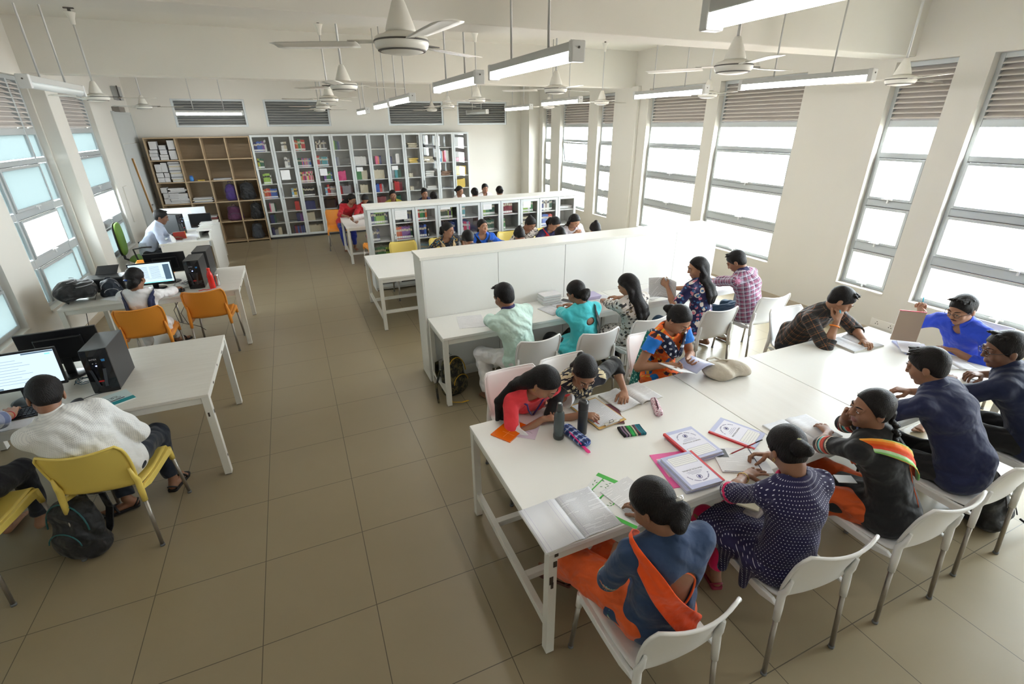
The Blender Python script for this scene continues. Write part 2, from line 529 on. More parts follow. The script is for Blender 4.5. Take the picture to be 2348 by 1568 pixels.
def person(label, pel, yaw, head, look=(0, 25, 0), hands=None, feet=None, sex='f', tone=1, top=None, bottom=None,
           hair='bun', h=0.008, detail=1, seed=0, group=None, lean=0.05, syaw=0, sdrop=(0, 0), poles=None, size=1.0, shoes=None,
           knees=None, legs=True, neckline=None, extras=None, beard=False, glasses=False, stubble=False):
    a = math.radians(yaw)
    F = np.array([math.sin(a), math.cos(a), 0.]); R = np.array([math.cos(a), -math.sin(a), 0.]); Z = np.array([0, 0, 1.])
    P = np.array([pel[0], pel[1], pel[2] if len(pel) > 2 else 0.545])
    H = np.array(head, float)
    hy = math.radians(yaw + look[0]); pt = math.radians(look[1]); rl = math.radians(look[2])
    hF = np.array([math.sin(hy) * math.cos(pt), math.cos(hy) * math.cos(pt), -math.sin(pt)])
    hR = np.array([math.cos(hy), -math.sin(hy), 0.]); hU = np.cross(hR, hF)
    hR, hU = hR * math.cos(rl) + hU * math.sin(rl), hU * math.cos(rl) - hR * math.sin(rl)
    hs = 0.97 if sex == 'f' else 1.04
    hs *= size
    def hp(x, y, z): return H + (hR * x + hF * y + hU * z) * hs
    nt = hp(0, -.022, -.075)
    sp = nrm(nt - P)
    N = nt - nrm(hU * .45 + sp * .55) * .075 * size
    male = sex == 'm'
    sy = math.radians(syaw)
    sR = R * math.cos(sy) + np.cross(Z, R) * math.sin(sy) * -1
    sR = nrm(sR - sp * (sR @ sp) * 0.6)
    back = -np.cross(sp, sR) if (np.cross(sp, sR) @ F) > 0 else np.cross(sp, sR)
    front = -back
    Cc = (P + N) / 2 + back * lean + Z * 0.0
    def sb(t): return P * (1 - t) ** 2 + Cc * 2 * t * (1 - t) + N * t * t
    tgt = sb(1) - sb(.8); up_s = nrm(tgt)
    sw = (0.172 if male else 0.148) * size
    SH = []
    for i, sgn in enumerate((-1, 1)):
        SH.append(N - up_s * (.045 + sdrop[i]) * size + sR * sgn * sw + front * .018)
    UA, FA = (.285 * size, .25 * size) if male else (.262 * size, .232 * size)
    root = empty('person', (P[0], P[1], 0), 0, label, 'person', group)
    skin = skin_mat(tone)
    B = SDF()
    # --- torso under the clothes
    W = [(.152, .105), (.118, .088), (.15, .100), (.13, .075)] if male else [(.158, .11), (.108, .082), (.126, .09), (.105, .065)]
    W = [(w_ * size, d_ * size) for w_, d_ in W]
    ts = [0, .38, .74, .93]
    rt = [R, nrm(R * .7 + sR * .3), sR, sR]
    sp_pts = [sb(t) for t in ts]
    seat = [((0, 0, P[2] - .088), (0, 0, -1))]
    for i in range(3):
        B.ecap(sp_pts[i], sp_pts[i + 1], W[i][0], W[i][1], W[i + 1][0], W[i + 1][1], rt[i + 1], k=.03, cut=seat if i == 0 else None)
    B.cone(sb(.88), nt, .052 * size, .048 * size, k=.02)
    B.cone(nt, hp(0, -.03, -.03), .048 * size, .05 * size, k=.02)
    elb = []; wr = []
    hands = hands or [None, None]
    for i, sgn in enumerate((-1, 1)):
        B.cone(sb(.9), SH[i], .05 * size, .05 * size, k=.03)
        hd = hands[i]
        if hd is None:
            hd = dict(w=P + F * .34 + R * sgn * .16 + Z * .10)
        pole = (poles[i] if poles and poles[i] is not None else (R * sgn * .75 - Z * .6 - F * .35))
        e, w = ik(SH[i], hd['w'], UA, FA, pole)
        elb.append(e); wr.append(w)
        ra = (.046, .040, .036, .024) if male else (.040, .035, .031, .021)
        ra = [x * size for x in ra]
        B.chain([SH[i], e], [ra[0], ra[1]], k=.02)
        B.chain([e, e * .6 + w * .4, w], [ra[1] * .95, ra[2] * 1.05, ra[3]], k=.015)
        dd = hd.get('d', None)
        if dd is None:
            dd = nrm(w - e); dd = nrm([dd[0], dd[1], dd[2] * .3])
        nn = hd.get('n', (0, 0, -1))
        if detail >= 1:
            hand_prims(B, w, dd, nn, sgn, hd.get('curl', (.3, .45, .3)), (1.04 if male else .93) * size, hd.get('spread', .07), hd.get('thumb', .25))
        else:
            B.ecap(w, w + nrm(dd) * .1, .03, .016, .035, .012, np.cross(dd, nn), k=.01)
            B.cone(w + nrm(dd) * .09, w + nrm(dd) * .15, .018, .012, k=.01)
    # --- head
    S8 = hs
    HR = np.stack([hR, hF, hU], 1)
    B.ell(hp(0, -.012, .028), (.073 * S8, .093 * S8, .083 * S8), HR, k=.02)
    B.ell(hp(0, .022, -.035), (.057 * S8, .062 * S8, .074 * S8), HR, k=.025)
    B.cone(hp(0, .055, -.098), hp(0, .03, -.09), .017 * S8, .03 * S8, k=.02)
    if detail >= 1:
        for x in (-1, 1):
            B.ell(hp(x * .036, .058, -.032), (.022 * S8, .022 * S8, .024 * S8), HR, k=.018)
            B.ell(hp(x * .031, .094, .003), (.017 * S8, .016 * S8, .011 * S8), HR, k=.012, sub=True)
            B.ell(hp(x * .031, .076, .004), (.0145 * S8, .0135 * S8, .0125 * S8), HR, k=.003)
            B.cone(hp(x * .016, .083, .022), hp(x * .045, .073, .02), .009 * S8, .008 * S8, k=.008)
            B.ell(hp(x * .0735, -.012, -.012), (.009 * S8, .019 * S8, .03 * S8), HR, k=.005)
            B.ell(hp(x * .0105, .090, -.031), (.007 * S8, .009 * S8, .006 * S8), HR, k=.004)
        B.chain([hp(0, .083, .018), hp(0, .093, -.012), hp(0, .099, -.028)], [.007 * S8, .0078 * S8, .0102 * S8], k=.008)
        B.ell(hp(0, .0755, -.063), (.023 * S8, .0125 * S8, .0060 * S8), HR, k=.002, mi=1)
        B.ell(hp(0, .0735, -.0725), (.019 * S8, .013 * S8, .0066 * S8), HR, k=.002, mi=1)
    # --- legs
    hip = [P - R * .085 * size, P + R * .085 * size]
    kn = []; an = []
    feet = feet or [None, None]
    for i, sgn in enumerate((-1, 1)):
        ft = feet[i]
        if ft is None: ft = (P + F * .40 + R * sgn * .10) * np.array([1, 1, 0]) + Z * .085
        pole = F * .7 + Z * 1.0 + R * sgn * .12
        if knees and knees[i] is not None: pole = knees[i]
        k_, an_ = ik(hip[i], ft, .425 * size, .40 * size, pole)
        kn.append(k_); an.append(an_)
        if legs:
            B.chain([hip[i], k_], [.07, .05], k=.02)
            B.chain([k_, k_ * .65 + an_ * .35, an_], [.047, .045, .030], k=.012)
            fd = nrm((F + R * sgn * .15) * np.array([1, 1, 0])) if not shoes or 'dir' not in shoes else nrm(shoes['dir'][i])
            hl = an_ - Z * .045 - fd * .02
            B.chain([an_, an_ - Z * .045 - fd * .03], [.03, .03], k=.01)
            B.ecap(an_ - Z * .052, an_ - Z * .062 + fd * .12, .03, .026, .04, .016, np.cross(fd, Z), k=.015)
            if detail >= 1:
                for j in range(5):
                    q = an_ - Z * .068 + fd * (.135 - .006 * j * 1.2) + np.cross(fd, Z) * sgn * -1 * (.028 - .0145 * j)
                    B.cone(q, q + fd * (.028 - .003 * j), .0095 if j else .012, .008 if j else .011, k=.003)
    lips = plain('lip_%d' % tone, {0: (.30, .11, .085), 1: (.22, .08, .06), 2: (.14, .055, .045), 3: (.42, .16, .13)}[tone], .45)
    body = sdf_object(B, 'body', [skin, lips], root, h)
    # --- eyes and brows
    if detail >= 1:
        dk = plain('eye_dark', (.012, .008, .006), .2)
        wh = plain('eye_white', (.7, .68, .65), .3)
        for x in (-1, 1):
            m = MB()
            dn = min(max((look[1] - 8) / 30., 0), 1)
            c = hp(x * .031, .0855, .0015 - .003 * dn)
            def el(cx, rx, ry, rz, mi):
                rings = []
                for t in np.linspace(-1.45, 1.45, 7):
                    rings.append([Vector(cx + hs * (hR * math.cos(t) * rx * math.cos(u) + hF * ry * math.cos(t) * math.sin(u) + hU * rz * math.sin(t))) - Vector(root.location) for u in np.linspace(0, 2 * math.pi, 12, endpoint=False)])
                m.rings(rings, mi)
            el(c, .0112, .0050, .0036 * (1 - .65 * dn), 0)
            el(c + hF * .0022, .0056, .0040, .0040 * (1 - .5 * dn), 1)
            m.build('eye', [wh, dk], body)
            m = MB()
            pts = [hp(x * (.012 + .036 * t), .089 - .019 * t * t + .002, .0235 + .007 * math.sin(t * 2.4) - .002 * t) - np.array(root.location) for t in np.linspace(0, 1, 6)]
            m.tube(pts, [.0022, .0034, .0034, .003, .0025, .001], n=6)
            m.build('eyebrow', hair_mat(), body)
    # --- hair
    Hh = SDF(); hk = .012
    fz = nrm([0, .08, -.063]); fnn = hF * fz[1] + hU * fz[2]
    fringe = {'short': (0, .076, .058)}.get(hair, (0, .074, .075))
    cut = [(hp(*fringe), fnn)]
    if hair != 'none':
        Hh.ell(hp(0, -.016, .034), (.0815 * S8, .101 * S8, .090 * S8), HR, k=hk, cut=cut)
        if hair == 'short':
            Hh.ell(hp(0, -.052, -.012), (.066 * S8, .050 * S8, .064 * S8), HR, k=hk, cut=cut)
            rs = np.random.RandomState(seed + 5)
            for j in range(70 if detail else 8):
                u = rs.uniform(-1, 1); v = rs.uniform(0, 1)
                b0 = hp(u * .055, .05 - v * .09, .112 - .02 * u * u - .012 * v * v)
                tip = b0 + (hR * (u * .01 + rs.uniform(-.008, .012)) + hF * (.026 - .02 * v) + hU * rs.uniform(-.004, .012)) * hs
                Hh.cone(b0, tip, .009, .0025, k=.006)
            for x in (-1, 1):
                Hh.cone(hp(x * .072, .012, .04), hp(x * .073, .012, -.002), .010, .006, k=.008)
        else:
            Hh.ell(hp(0, -.045, -.02), (.067 * S8, .056 * S8, .062 * S8), HR, k=hk, cut=cut)
            for x in (-1, 1):
                Hh.cone(hp(x * .066, .02, .055), hp(x * .077, -.012, .005), .012, .010, k=.01)
        if hair == 'bun':
            Hh.ell(hp(.0, -.118, -.005), (.045, .036, .042), HR, k=.01)
            Hh.ell(hp(.012, -.14, -.015), (.032, .026, .03), HR, k=.006)
        elif hair == 'lowbun':
            Hh.ell(hp(.012, -.098, -.045), (.05, .044, .05), HR, k=.015)
            Hh.ell(hp(-.02, -.105, -.075), (.034, .03, .034), HR, k=.012)
            Hh.ell(hp(.03, -.115, -.03), (.028, .03, .03), HR, k=.008)
        elif hair == 'topbun':
            Hh.ell(hp(.0, -.085, .095), (.03, .03, .026), HR, k=.01)
        elif hair in ('long', 'side'):
            bs = [hp(0, -.07, 0), sb(.99) + back * .055 + hU * .02, sb(.86) + back * .105, sb(.70) + back * .118, sb(.52) + back * .118]
            if hair == 'side':
                s1 = SH[1]
                bs = [hp(.01, -.065, 0), hp(.045, -.075, -.06), N * .5 + s1 * .5 + back * .03 + Z * .05, s1 + sR * .025 + back * .03 - Z * .03, s1 + sR * .045 + back * .05 - Z * .24]
            rr = [.060, .052, .046, .038, .012]
            Hh.chain(bs, rr, k=.02)
            for x in (-1, 0, 1):
                o_ = sR * .034 * x
                Hh.chain([bs[0] + o_ * .8, bs[1] + o_, bs[2] + o_ * 1.3, bs[3] + o_ * 1.4 + back * .004, bs[4] + o_ * 1.1], [.04, .034, .032, .028, .008], k=.012)
            if hair == 'long':
                for x in (-1, 1):
                    Hh.chain([hp(x * .07, -.02, .02), hp(x * .074, -.045, -.07), sb(.97) + sR * x * .07 + back * .045], [.024, .027, .02], k=.015)
        elif hair == 'pony':
            bs = [hp(0, -.09, .03), hp(0, -.125, -.01), hp(0, -.125, -.09), sb(.92) + back * .1, sb(.78) + back * .11]
            Hh.chain(bs, [.024, .026, .026, .022, .008], k=.012)
        elif hair == 'braid':
            b0 = hp(0, -.088, -.03)
            e0 = sb(.93) + back * .085 + sR * .02
            for j in range(7):
                t = j / 6; c = b0 * (1 - t) + e0 * t + back * .02 * math.sin(t * 3)
                sg = 1 if j % 2 else -1
                Hh.ell(c + sR * sg * .009, (.021, .021, .016), None, k=.004)
            Hh.ell(hp(0, -.098, -.02), (.04, .03, .03), HR, k=.01)
            Hh.chain([e0, e0 - up_s * .06 + back * .01], [.014, .008], k=.006)
        hm = hair_mat()
        ho = sdf_object(Hh, 'hair', hm, root, max(h * .8, .0055), noise=.0016 if detail else 0, nfreq=1.2, seed=seed)
    # --- clothes
    top = top or {}
    tm = top.get('mats')
    T = SDF()
    off = top.get('off', .013)
    frs = [frame_of(P, N, R, .145, 0)]
    sl = top.get('sleeve', 1.95)
    loose = top.get('loose', 1.0)
    for i in range(3):
        g = off * (1.25 if i == 0 else 1.0)
        T.ecap(sp_pts[i], sp_pts[i + 1], W[i][0] * loose + g, W[i][1] * loose + g, W[i + 1][0] * (loose if i < 2 else 1) + g, W[i + 1][1] * (loose if i < 2 else 1) + g, rt[i + 1], k=.04, fr=0, cut=seat if i == 0 else None)
    if not male:
        for x in (-1, 1):
            T.ell(sb(.70) + sR * x * .058 * size + front * .072 * size, (.05, .045, .05), None, k=.035, fr=0)
    for i, sgn in enumerate((-1, 1)):
        T.cone(sb(1.0), SH[i] + up_s * .004, .046 * size + off * .6, .041 * size + off * .8, k=.045, fr=0)
        T.cone(sb(.86), SH[i] - sR * sgn * .02 - up_s * .02, .06 * size + off * .6, .044 * size + off * .8, k=.05, fr=0)
        ra = [(x + off * top.get('puff', 1.0)) * size for x in ((.044, .042, .039, .028) if male else (.038, .037, .034, .024))]
        A, E_, W_ = SH[i], elb[i], wr[i]
        frs.append(frame_of(A, E_, nrm(np.cross(E_ - A, W_ - E_) + 1e-4), .045, .3))
        fi = len(frs) - 1
        frs.append(frame_of(E_, W_, nrm(np.cross(E_ - A, W_ - E_) + 1e-4), .036, .3 + UA))
        def along(t):
            return A + (E_ - A) * t if t <= 1 else E_ + (W_ - E_) * (t - 1)
        def rad(t):
            return ra[0] + (ra[1] - ra[0]) * t if t <= 1 else ra[1] + (ra[3] - ra[1]) * (t - 1)
        if sl <= 1:
            cp = along(sl); cn = nrm(E_ - A)
            T.cone(A, along(sl), ra[0], rad(sl) + .004, k=.02, fr=fi, cut=[(cp, cn)])
        else:
            cp = along(sl); cn = nrm(W_ - E_)
            T.cone(A, E_, ra[0], ra[1], k=.02, fr=fi)
            T.cone(E_, along(sl), ra[1], rad(sl) + .003, k=.015, fr=fi + 1, cut=[(cp, cn)])
        if 'cuff' in top:
            for (c0, c1, mi_) in top['cuff']:
                if c1 > 1:
                    c0_ = max(c0, 1.0)
                    T.cone(along(c0_), along(c1), rad(c0_) + .0035, rad(c1) + .0065, k=.003, mi=mi_, fr=fi + 1, cut=[(along(c1), nrm(W_ - E_)), (along(c0_), -nrm(W_ - E_))])
                if c0 < 1:
                    c1_ = min(c1, 1.0)
                    T.cone(along(c0), along(c1_), rad(c0) + .0035, rad(c1_) + .0045, k=.003, mi=mi_, fr=fi, cut=[(along(c1_), nrm(E_ - A)), (along(c0), -nrm(E_ - A))])
        if 'frill' in top:
            T.cone(along(sl), along(sl + .42), rad(sl) + .004, rad(sl) + .034, k=.004, mi=top['frill'], fr=fi + 1, cut=[(along(sl + .36), nrm(W_ - E_ + A_([0, 0, .1]))), (along(sl), -nrm(W_ - E_))])
    km = (kn[0] + kn[1]) / 2
    sk = top.get('skirt', 0)
    if sk:
        frs.append(frame_of(P, km, R, -1, -.5)); fi = len(frs) - 1
        e = P + (km - P) * sk - Z * .01
        T.ecap(P + F * .02, e, .176 * size, .118 * size, (.172 + .03 * sk), .104, R, k=.03, fr=fi, cut=[(e, nrm(km - P))] + seat)
        if top.get('drop'):
            dz = top['drop']
            for sgn in (-1, 1):
                q0 = P + F * .03 + R * sgn * .16 - Z * .02; q1 = P + (km - P) * sk * .8 + R * sgn * .155
                T.cone(q0, q0 - Z * dz, .045, .022, k=.03, fr=fi)
                T.cone(q1, q1 - Z * dz * 1.2, .045, .02, k=.03, fr=fi)
                T.cone((q0 + q1) / 2, (q0 + q1) / 2 - Z * dz, .05, .025, k=.03, fr=fi)
        if 'hemband' in top:
            T.ecap(P + (e - P) * .82, e, .181 * size, .104, (.169 + .03 * sk), .102, R, k=.003, mi=top['hemband'], fr=fi, cut=[(e, nrm(km - P)), (P + (e - P) * .82, -nrm(km - P))])
    else:
        T.cone(P + back * .03, P + back * .04 + Z * .1, .11 * size, .10 * size, k=.05, fr=0, cut=seat)
    # neck opening
    nd = top.get('neck', .045)
    T.ell(N + front * .02 + up_s * .03, (nd + .02, nd + .02, .03 + nd), np.stack([sR, front, up_s], 1), k=.006, sub=True)
    if 'vneck' in top:
        T.ell(N + front * .085 - up_s * .02, (.035, .05, top['vneck']), np.stack([sR, front, up_s], 1), k=.006, sub=True)
    for (ang, t0, rad3) in top.get('holes', []):
        g = math.radians(ang); c = sb(t0) + (sR * math.sin(g) * (W[2][0] + off) + front * math.cos(g) * (W[2][1] + off))
        T.ell(c, rad3, np.stack([sR, front, up_s], 1), k=.003, sub=True)
    if top.get('collar'):
        for t in np.linspace(0.5, 2 * math.pi - .5, 14):
            pass
    T.frames = frs
    to = sdf_object(T, top.get('name', 'shirt'), tm, root, h, noise=top.get('wr', .0072), nfreq=.8, seed=seed + 1)
    ctx = dict(root=root, P=P, N=N, H=H, F=F, R=R, Z=Z, sb=sb, sR=sR, front=front, back=back, up=up_s, W=W, off=off, hp=hp, hF=hF, hR=hR, hU=hU,
               wr=wr, elb=elb, SH=SH, kn=kn, an=an, body=body, top=to, size=size, hs=hs)
    def surf(t, ang, o=0.0):
        i = 0
        while i < 2 and t > ts[i + 1]: i += 1
        q = min(max((t - ts[i]) / (ts[i + 1] - ts[i]), 0), 1)
        w = W[i][0] * (1 - q) + W[i + 1][0] * q; d = W[i][1] * (1 - q) + W[i + 1][1] * q
        g = math.radians(ang)
        return sb(t) + sR * math.sin(g) * (w + off + o) + front * math.cos(g) * (d + off + o)
    ctx['surf'] = surf
    ctx['loc'] = lambda p: Vector(np.array(p) - np.array(root.location))
    if top.get('collar'):
        m = MB()
        cm = top['collar']
        rr = .056 * size + .006
        ring0 = []; ring1 = []
        nk = nrm(nt - N)
        cN = N + nk * .062 * size + front * .004
        cu = nk; rr = .052 * size + .004
        for t in np.linspace(-math.pi * .93, math.pi * .93, 22):
            dr = -front * math.cos(t) + sR * math.sin(t)
            ring0.append(ctx['loc'](cN + dr * (rr + .024) - cu * (.026 + .030 * (1 - math.cos(t)) * .5)))
            ring1.append(ctx['loc'](cN + dr * (rr - .002) + cu * (.024 - .02 * (1 - math.cos(t)) * .5)))
        m.rings([ring0, ring1], 0, True, False, False)
        m.build('collar', cm, to, solid=.004, sub=1)
    # --- trousers
    if bottom and legs:
        Q = SDF(); qf = [frame_of(P, km, R, .1, 0)]
        r0, r1, r2, r3 = bottom.get('r', (.088, .066, .058, .048))
        if sk > .5: r0 *= .8; r1 *= .93
        lf = bottom.get('len', .93)
        q_ = .8 if sk > .3 else 1
        Q.ecap(P - R * .05 + F * .02 * (sk > 0), P + R * .05 + F * .02 * (sk > 0), .115 * q_, .1 * q_, .115 * q_, .1 * q_, F, k=.04, fr=0, cut=seat)
        for i in range(2):
            Q.chain([hip[i], kn[i]], [r0 * size, r1 * size], k=.03, fr=0)
            e = kn[i] + (an[i] - kn[i]) * lf
            qf.append(frame_of(kn[i], e, R, .06, .4))
            Q.chain([kn[i], kn[i] * .5 + e * .5, e], [r1 * size, r2 * size, r3 * size], k=.02, fr=1 + i, cut=[(e, nrm(e - kn[i]))])
            if bottom.get('baggy'):
                Q.cone(hip[i] * .3 + kn[i] * .7 - Z * .03, kn[i] * .6 + e * .4, .09, .075, k=.04, fr=1 + i)
        Q.frames = qf
        bo = sdf_object(Q, bottom.get('name', 'trousers'), bottom['mats'], root, h * 1.15, noise=bottom.get('wr', .009), seed=seed + 2)
    # --- shoes
    if shoes and legs:
        for i, sgn in enumerate((-1, 1)):
            fd = nrm((F + R * sgn * .15) * np.array([1, 1, 0])) if 'dir' not in shoes else nrm(shoes['dir'][i])
            sd = np.cross(fd, Z)
            m = MB()
            c = an[i] - Z * .085
            prof = [(-.06, .026), (-.05, .034), (0, .036), (.06, .042), (.12, .047), (.155, .036), (.168, .018)]
            poly = [c + fd * x + sd * w for x, w in prof] + [c + fd * x - sd * w for x, w in reversed(prof)]
            m.add([ctx['loc'](p + Z * z) for z in (0.0, .018) for p in poly], [tuple(reversed(range(14))), tuple(range(14, 28))] + [(q, (q + 1) % 14, 14 + (q + 1) % 14, 14 + q) for q in range(14)])
            for (xa, xb) in ((.1, .06), (.06, .1)) if shoes.get('cross') else ((.085, .085),):
                m.tube([ctx['loc'](c + fd * (xa + (xb - xa) * t) + sd * .043 * math.cos(math.pi * t) + Z * (.015 + .04 * math.sin(math.pi * t))) for t in np.linspace(0, 1, 9)], .008, n=8)
            m.tube([ctx['loc'](c + fd * (-.03) + sd * .033 * math.cos(math.pi * t) - fd * .03 * math.sin(math.pi * t) + Z * (.02 + .035 * math.sin(math.pi * t))) for t in np.linspace(0, 1, 9)], .006, n=8)
            m.build('sandal', shoes['mat'], root, bevel=.003)
    if glasses:
        m = MB()
        for x in (-1, 1):
            m.tube([ctx['loc'](hp(x * .032 + .021 * math.cos(t), .1 - .004 * abs(math.cos(t)), .0 + .015 * math.sin(t))) for t in np.linspace(0, 2 * math.pi, 17)], .0016, n=6)
            m.tube([ctx['loc'](hp(x * .053, .097, .004)), ctx['loc'](hp(x * .074, .06, .006)), ctx['loc'](hp(x * .077, -.01, .004))], .0017, n=6)
        m.tube([ctx['loc'](hp(-.011, .101, .003)), ctx['loc'](hp(0, .104, .006)), ctx['loc'](hp(.011, .101, .003))], .0016, n=6)
        m.build('spectacles', plain('spectacle_frame', (.02, .02, .025), .3), root)
    if beard:
        Bd = SDF()
        for x in (-1, 1):
            Bd.chain([hp(x * .004, .0875, -.0525), hp(x * .022, .0795, -.057)], [.0036, .0022], k=.002)
        sdf_object(Bd, 'moustache', hair_mat(), root, .002)
    if extras: extras(ctx)
    return ctx

def ribbon(ctx, name, pts, w, mat, thick=.006, wdirs=None, parent=None, wave=.006, sub=1):
    """a band of cloth along world points; pts = list of (centre, width direction)"""
    m = MB(); n = 7
    out = []
    L = len(pts)
    for i, (p, d) in enumerate(pts):
        p = np.array(p, float); d = nrm(d)
        pn = np.array(pts[min(i + 1, L - 1)][0], float) - np.array(pts[max(i - 1, 0)][0], float)
        nn = nrm(np.cross(d, pn))
        ww = w[i] if isinstance(w, (list, tuple)) else w
        out.append([ctx['loc'](p + d * ww * (j / (n - 1) - .5) + nn * wave * math.sin(j * 2.1 + i * .7)) for j in range(n)])
    b = len(m.v)
    for r in out: m.v.extend([tuple(q) for q in r])
    for i in range(L - 1):
        for j in range(n - 1):
            m.f.append((b + i * n + j, b + i * n + j + 1, b + (i + 1) * n + j + 1, b + (i + 1) * n + j)); m.m.append(0); m.sm.append(True)
    o = m.build(name, mat, parent or ctx['root'], solid=thick, sub=sub, recalc=False)
    # arc-length pattern coordinates
    me = o.data
    at = me.attributes.new('pat', 'FLOAT_VECTOR', 'POINT')
    vals = np.zeros((L * n, 3), np.float32); s_ = 0
    for i in range(L):
        if i: s_ += float(np.linalg.norm(np.array(pts[i][0]) - np.array(pts[i - 1][0])))
        ww = w[i] if isinstance(w, (list, tuple)) else w
        for j in range(n): vals[i * n + j] = (ww * (j / (n - 1) - .5), s_, 0)
    at.data.foreach_set('vector', vals.ravel())
    return o

# ---- cloth materials
def folds(t, bs=.25, wv=420):
    n1 = t.noise(22, 4, t.obj()); n2 = t.noise(wv, 2, t.obj())
    w = t.n('ShaderNodeTexWave'); w.wave_type = 'BANDS'; w.bands_direction = 'DIAGONAL'
    w.inputs['Scale'].default_value = 4.5; w.inputs['Distortion'].default_value = 9; w.inputs['Detail'].default_value = 3; w.inputs['Detail Scale'].default_value = 1.1
    t.l(t.obj(), w.inputs['Vector'])
    h = t.math('ADD', t.math('MULTIPLY', w.outputs[1], 1.5), t.math('ADD', t.math('MULTIPLY', n1.outputs[0], .8), t.math('MULTIPLY', n2.outputs[0], .1)))
    return t.bump(h, min(bs * 1.7, 1), .012)
def cloth(name, color, rough=.85, wv=420, bs=.25, sheen=.15, var=.08):
    if name in _mc: return _mc[name]
    t = NT(name)
    nz = t.noise(5, 4, t.obj())
    c = t.mix(nz.outputs[0], tuple(x * (1 - var) for x in color), tuple(x * (1 + var) for x in color))
    t.bsdf(c, rough, 0, folds(t, bs, wv), Sheen_Weight=sheen)
    _mc[name] = t.m
    return t.m
def _finish(t, c, bs=.25, rough=.85):
    t.bsdf(c, rough, 0, folds(t, bs), Sheen_Weight=.1)
    return t.m
def polka(name, base, dot, pitch=.016, r=.16, **kw):
    if name in _mc: return _mc[name]
    t = NT(name); x, y, _ = t.sep(t.pat())
    u = t.math('DIVIDE', x, pitch); v = t.math('DIVIDE', y, pitch)
    row = t.math('FLOOR', v)
    u2 = t.math('ADD', u, t.math('MULTIPLY', t.math('MODULO', t.math('ADD', row, 400.0), 2.0), .5))
    fu = t.math('SUBTRACT', t.math('FRACT', u2), .5); fv = t.math('SUBTRACT', t.math('FRACT', v), .5)
    d = t.math('SQRT', t.math('ADD', t.math('MULTIPLY', fu, fu), t.math('MULTIPLY', fv, fv)))
    c = t.mix(t.math('LESS_THAN', d, r), base, dot)
    _mc[name] = _finish(t, c, **kw); return t.m
def plaid(name, base, bands, lines, pitch=.05, rough=.85):
    """bands: (centre, halfwidth, colour, strength) in both directions"""
    if name in _mc: return _mc[name]
    t = NT(name); x, y, _ = t.sep(t.pat())
    c = base
    for ax in (x, y):
        f = t.math('FRACT', t.math('DIVIDE', ax, pitch))
        for (ce, hw, cc, st) in bands + lines:
            m = t.math('LESS_THAN', t.math('ABSOLUTE', t.math('SUBTRACT', f, ce)), hw)
            c = t.mix(t.math('MULTIPLY', m, st), c, cc)
    _mc[name] = _finish(t, c, rough=rough); return t.m
def floral(name, base, cols, scale=22, thr=.35, sat=1):
    if name in _mc: return _mc[name]
    t = NT(name); p = t.pat()
    c = base
    for i, cc in enumerate(cols):
        vo = t.n('ShaderNodeTexVoronoi'); vo.inputs['Scale'].default_value = scale * (1 + .45 * i)
        mp = t.n('ShaderNodeMapping'); mp.inputs['Location'].default_value = (i * .37, i * .61, i); t.l(p, mp.inputs['Vector'])
        nz = t.noise(scale * 2.5, 2, mp.outputs[0])
        ad = t.n('ShaderNodeMixRGB'); ad.blend_type = 'ADD'; ad.inputs[0].default_value = .018 if scale > 10 else .03
        t.l(mp.outputs[0], ad.inputs[1]); t.l(nz.outputs['Color'], ad.inputs[2]); t.l(ad.outputs[0], vo.inputs['Vector'])
        c = t.mix(t.math('LESS_THAN', vo.outputs['Distance'], thr * (.9 ** i)), c, cc)
    _mc[name] = _finish(t, c); return t.m
def stripes(name, cols, pitch=.03, axis=1, rough=.85):
    if name in _mc: return _mc[name]
    t = NT(name); s = t.sep(t.pat())
    f = t.math('FRACT', t.math('DIVIDE', s[axis], pitch))
    stops = []; n = len(cols)
    for i, c in enumerate(cols): stops.append((i / n, c))
    _mc[name] = _finish(t, t.ramp(f, stops, 'CONSTANT'), rough=rough); return t.m
# ================================================================ THE ROOM
XL, XR, YB, YF, ZC = -2.35, 7.17, 11.6, -4.2, 3.83
def wall_mat(name, c, var=.03):
    t = NT(name)
    nz = t.noise(1.3, 5, t.obj()); nb = t.noise(180, 3, t.obj())
    cc = t.mix(nz.outputs[0], tuple(x * (1 - var) for x in c), tuple(min(1, x * (1 + var)) for x in c))
    t.bsdf(cc, .75, 0, t.bump(nb.outputs[0], .12, .002))
    return t.m
M_wall = wall_mat('cream_wall_paint', (.705, .68, .625))
M_ceil = wall_mat('ceiling_paint', (.70, .675, .615))
M_beamsoffit = M_ceil
# floor: 600 mm vitrified tiles, joints on multiples of 0.6 m
t = NT('beige_floor_tiles')
ob = t.obj(); x, y, z = t.sep(ob)
fx = t.math('ABSOLUTE', t.math('SUBTRACT', t.math('FRACT', t.math('DIVIDE', x, .6)), .5))
fy = t.math('ABSOLUTE', t.math('SUBTRACT', t.math('FRACT', t.math('DIVIDE', y, .6)), .5))
g = t.math('GREATER_THAN', t.math('MAXIMUM', fx, fy), .5 - .0024 / .6)
wn = t.n('ShaderNodeTexWhiteNoise'); wn.noise_dimensions = '2D'
cmb = t.n('ShaderNodeCombineXYZ')
t.l(t.math('FLOOR', t.math('DIVIDE', x, .6)), cmb.inputs[0]); t.l(t.math('FLOOR', t.math('DIVIDE', y, .6)), cmb.inputs[1])
t.l(cmb.outputs[0], wn.inputs['Vector'])
n1 = t.noise(2.2, 5, ob, .6); n2 = t.noise(160, 2, ob)
base = t.mix(n1.outputs[0], (.262, .212, .130), (.312, .256, .163))
base = t.mix(t.math('MULTIPLY', wn.outputs[0], .16), base, (.245, .198, .128))
base = t.mix(t.math('MULTIPLY', n2.outputs[0], .12), base, (.22, .18, .12))
base = t.mix(g, base, (.10, .08, .05))
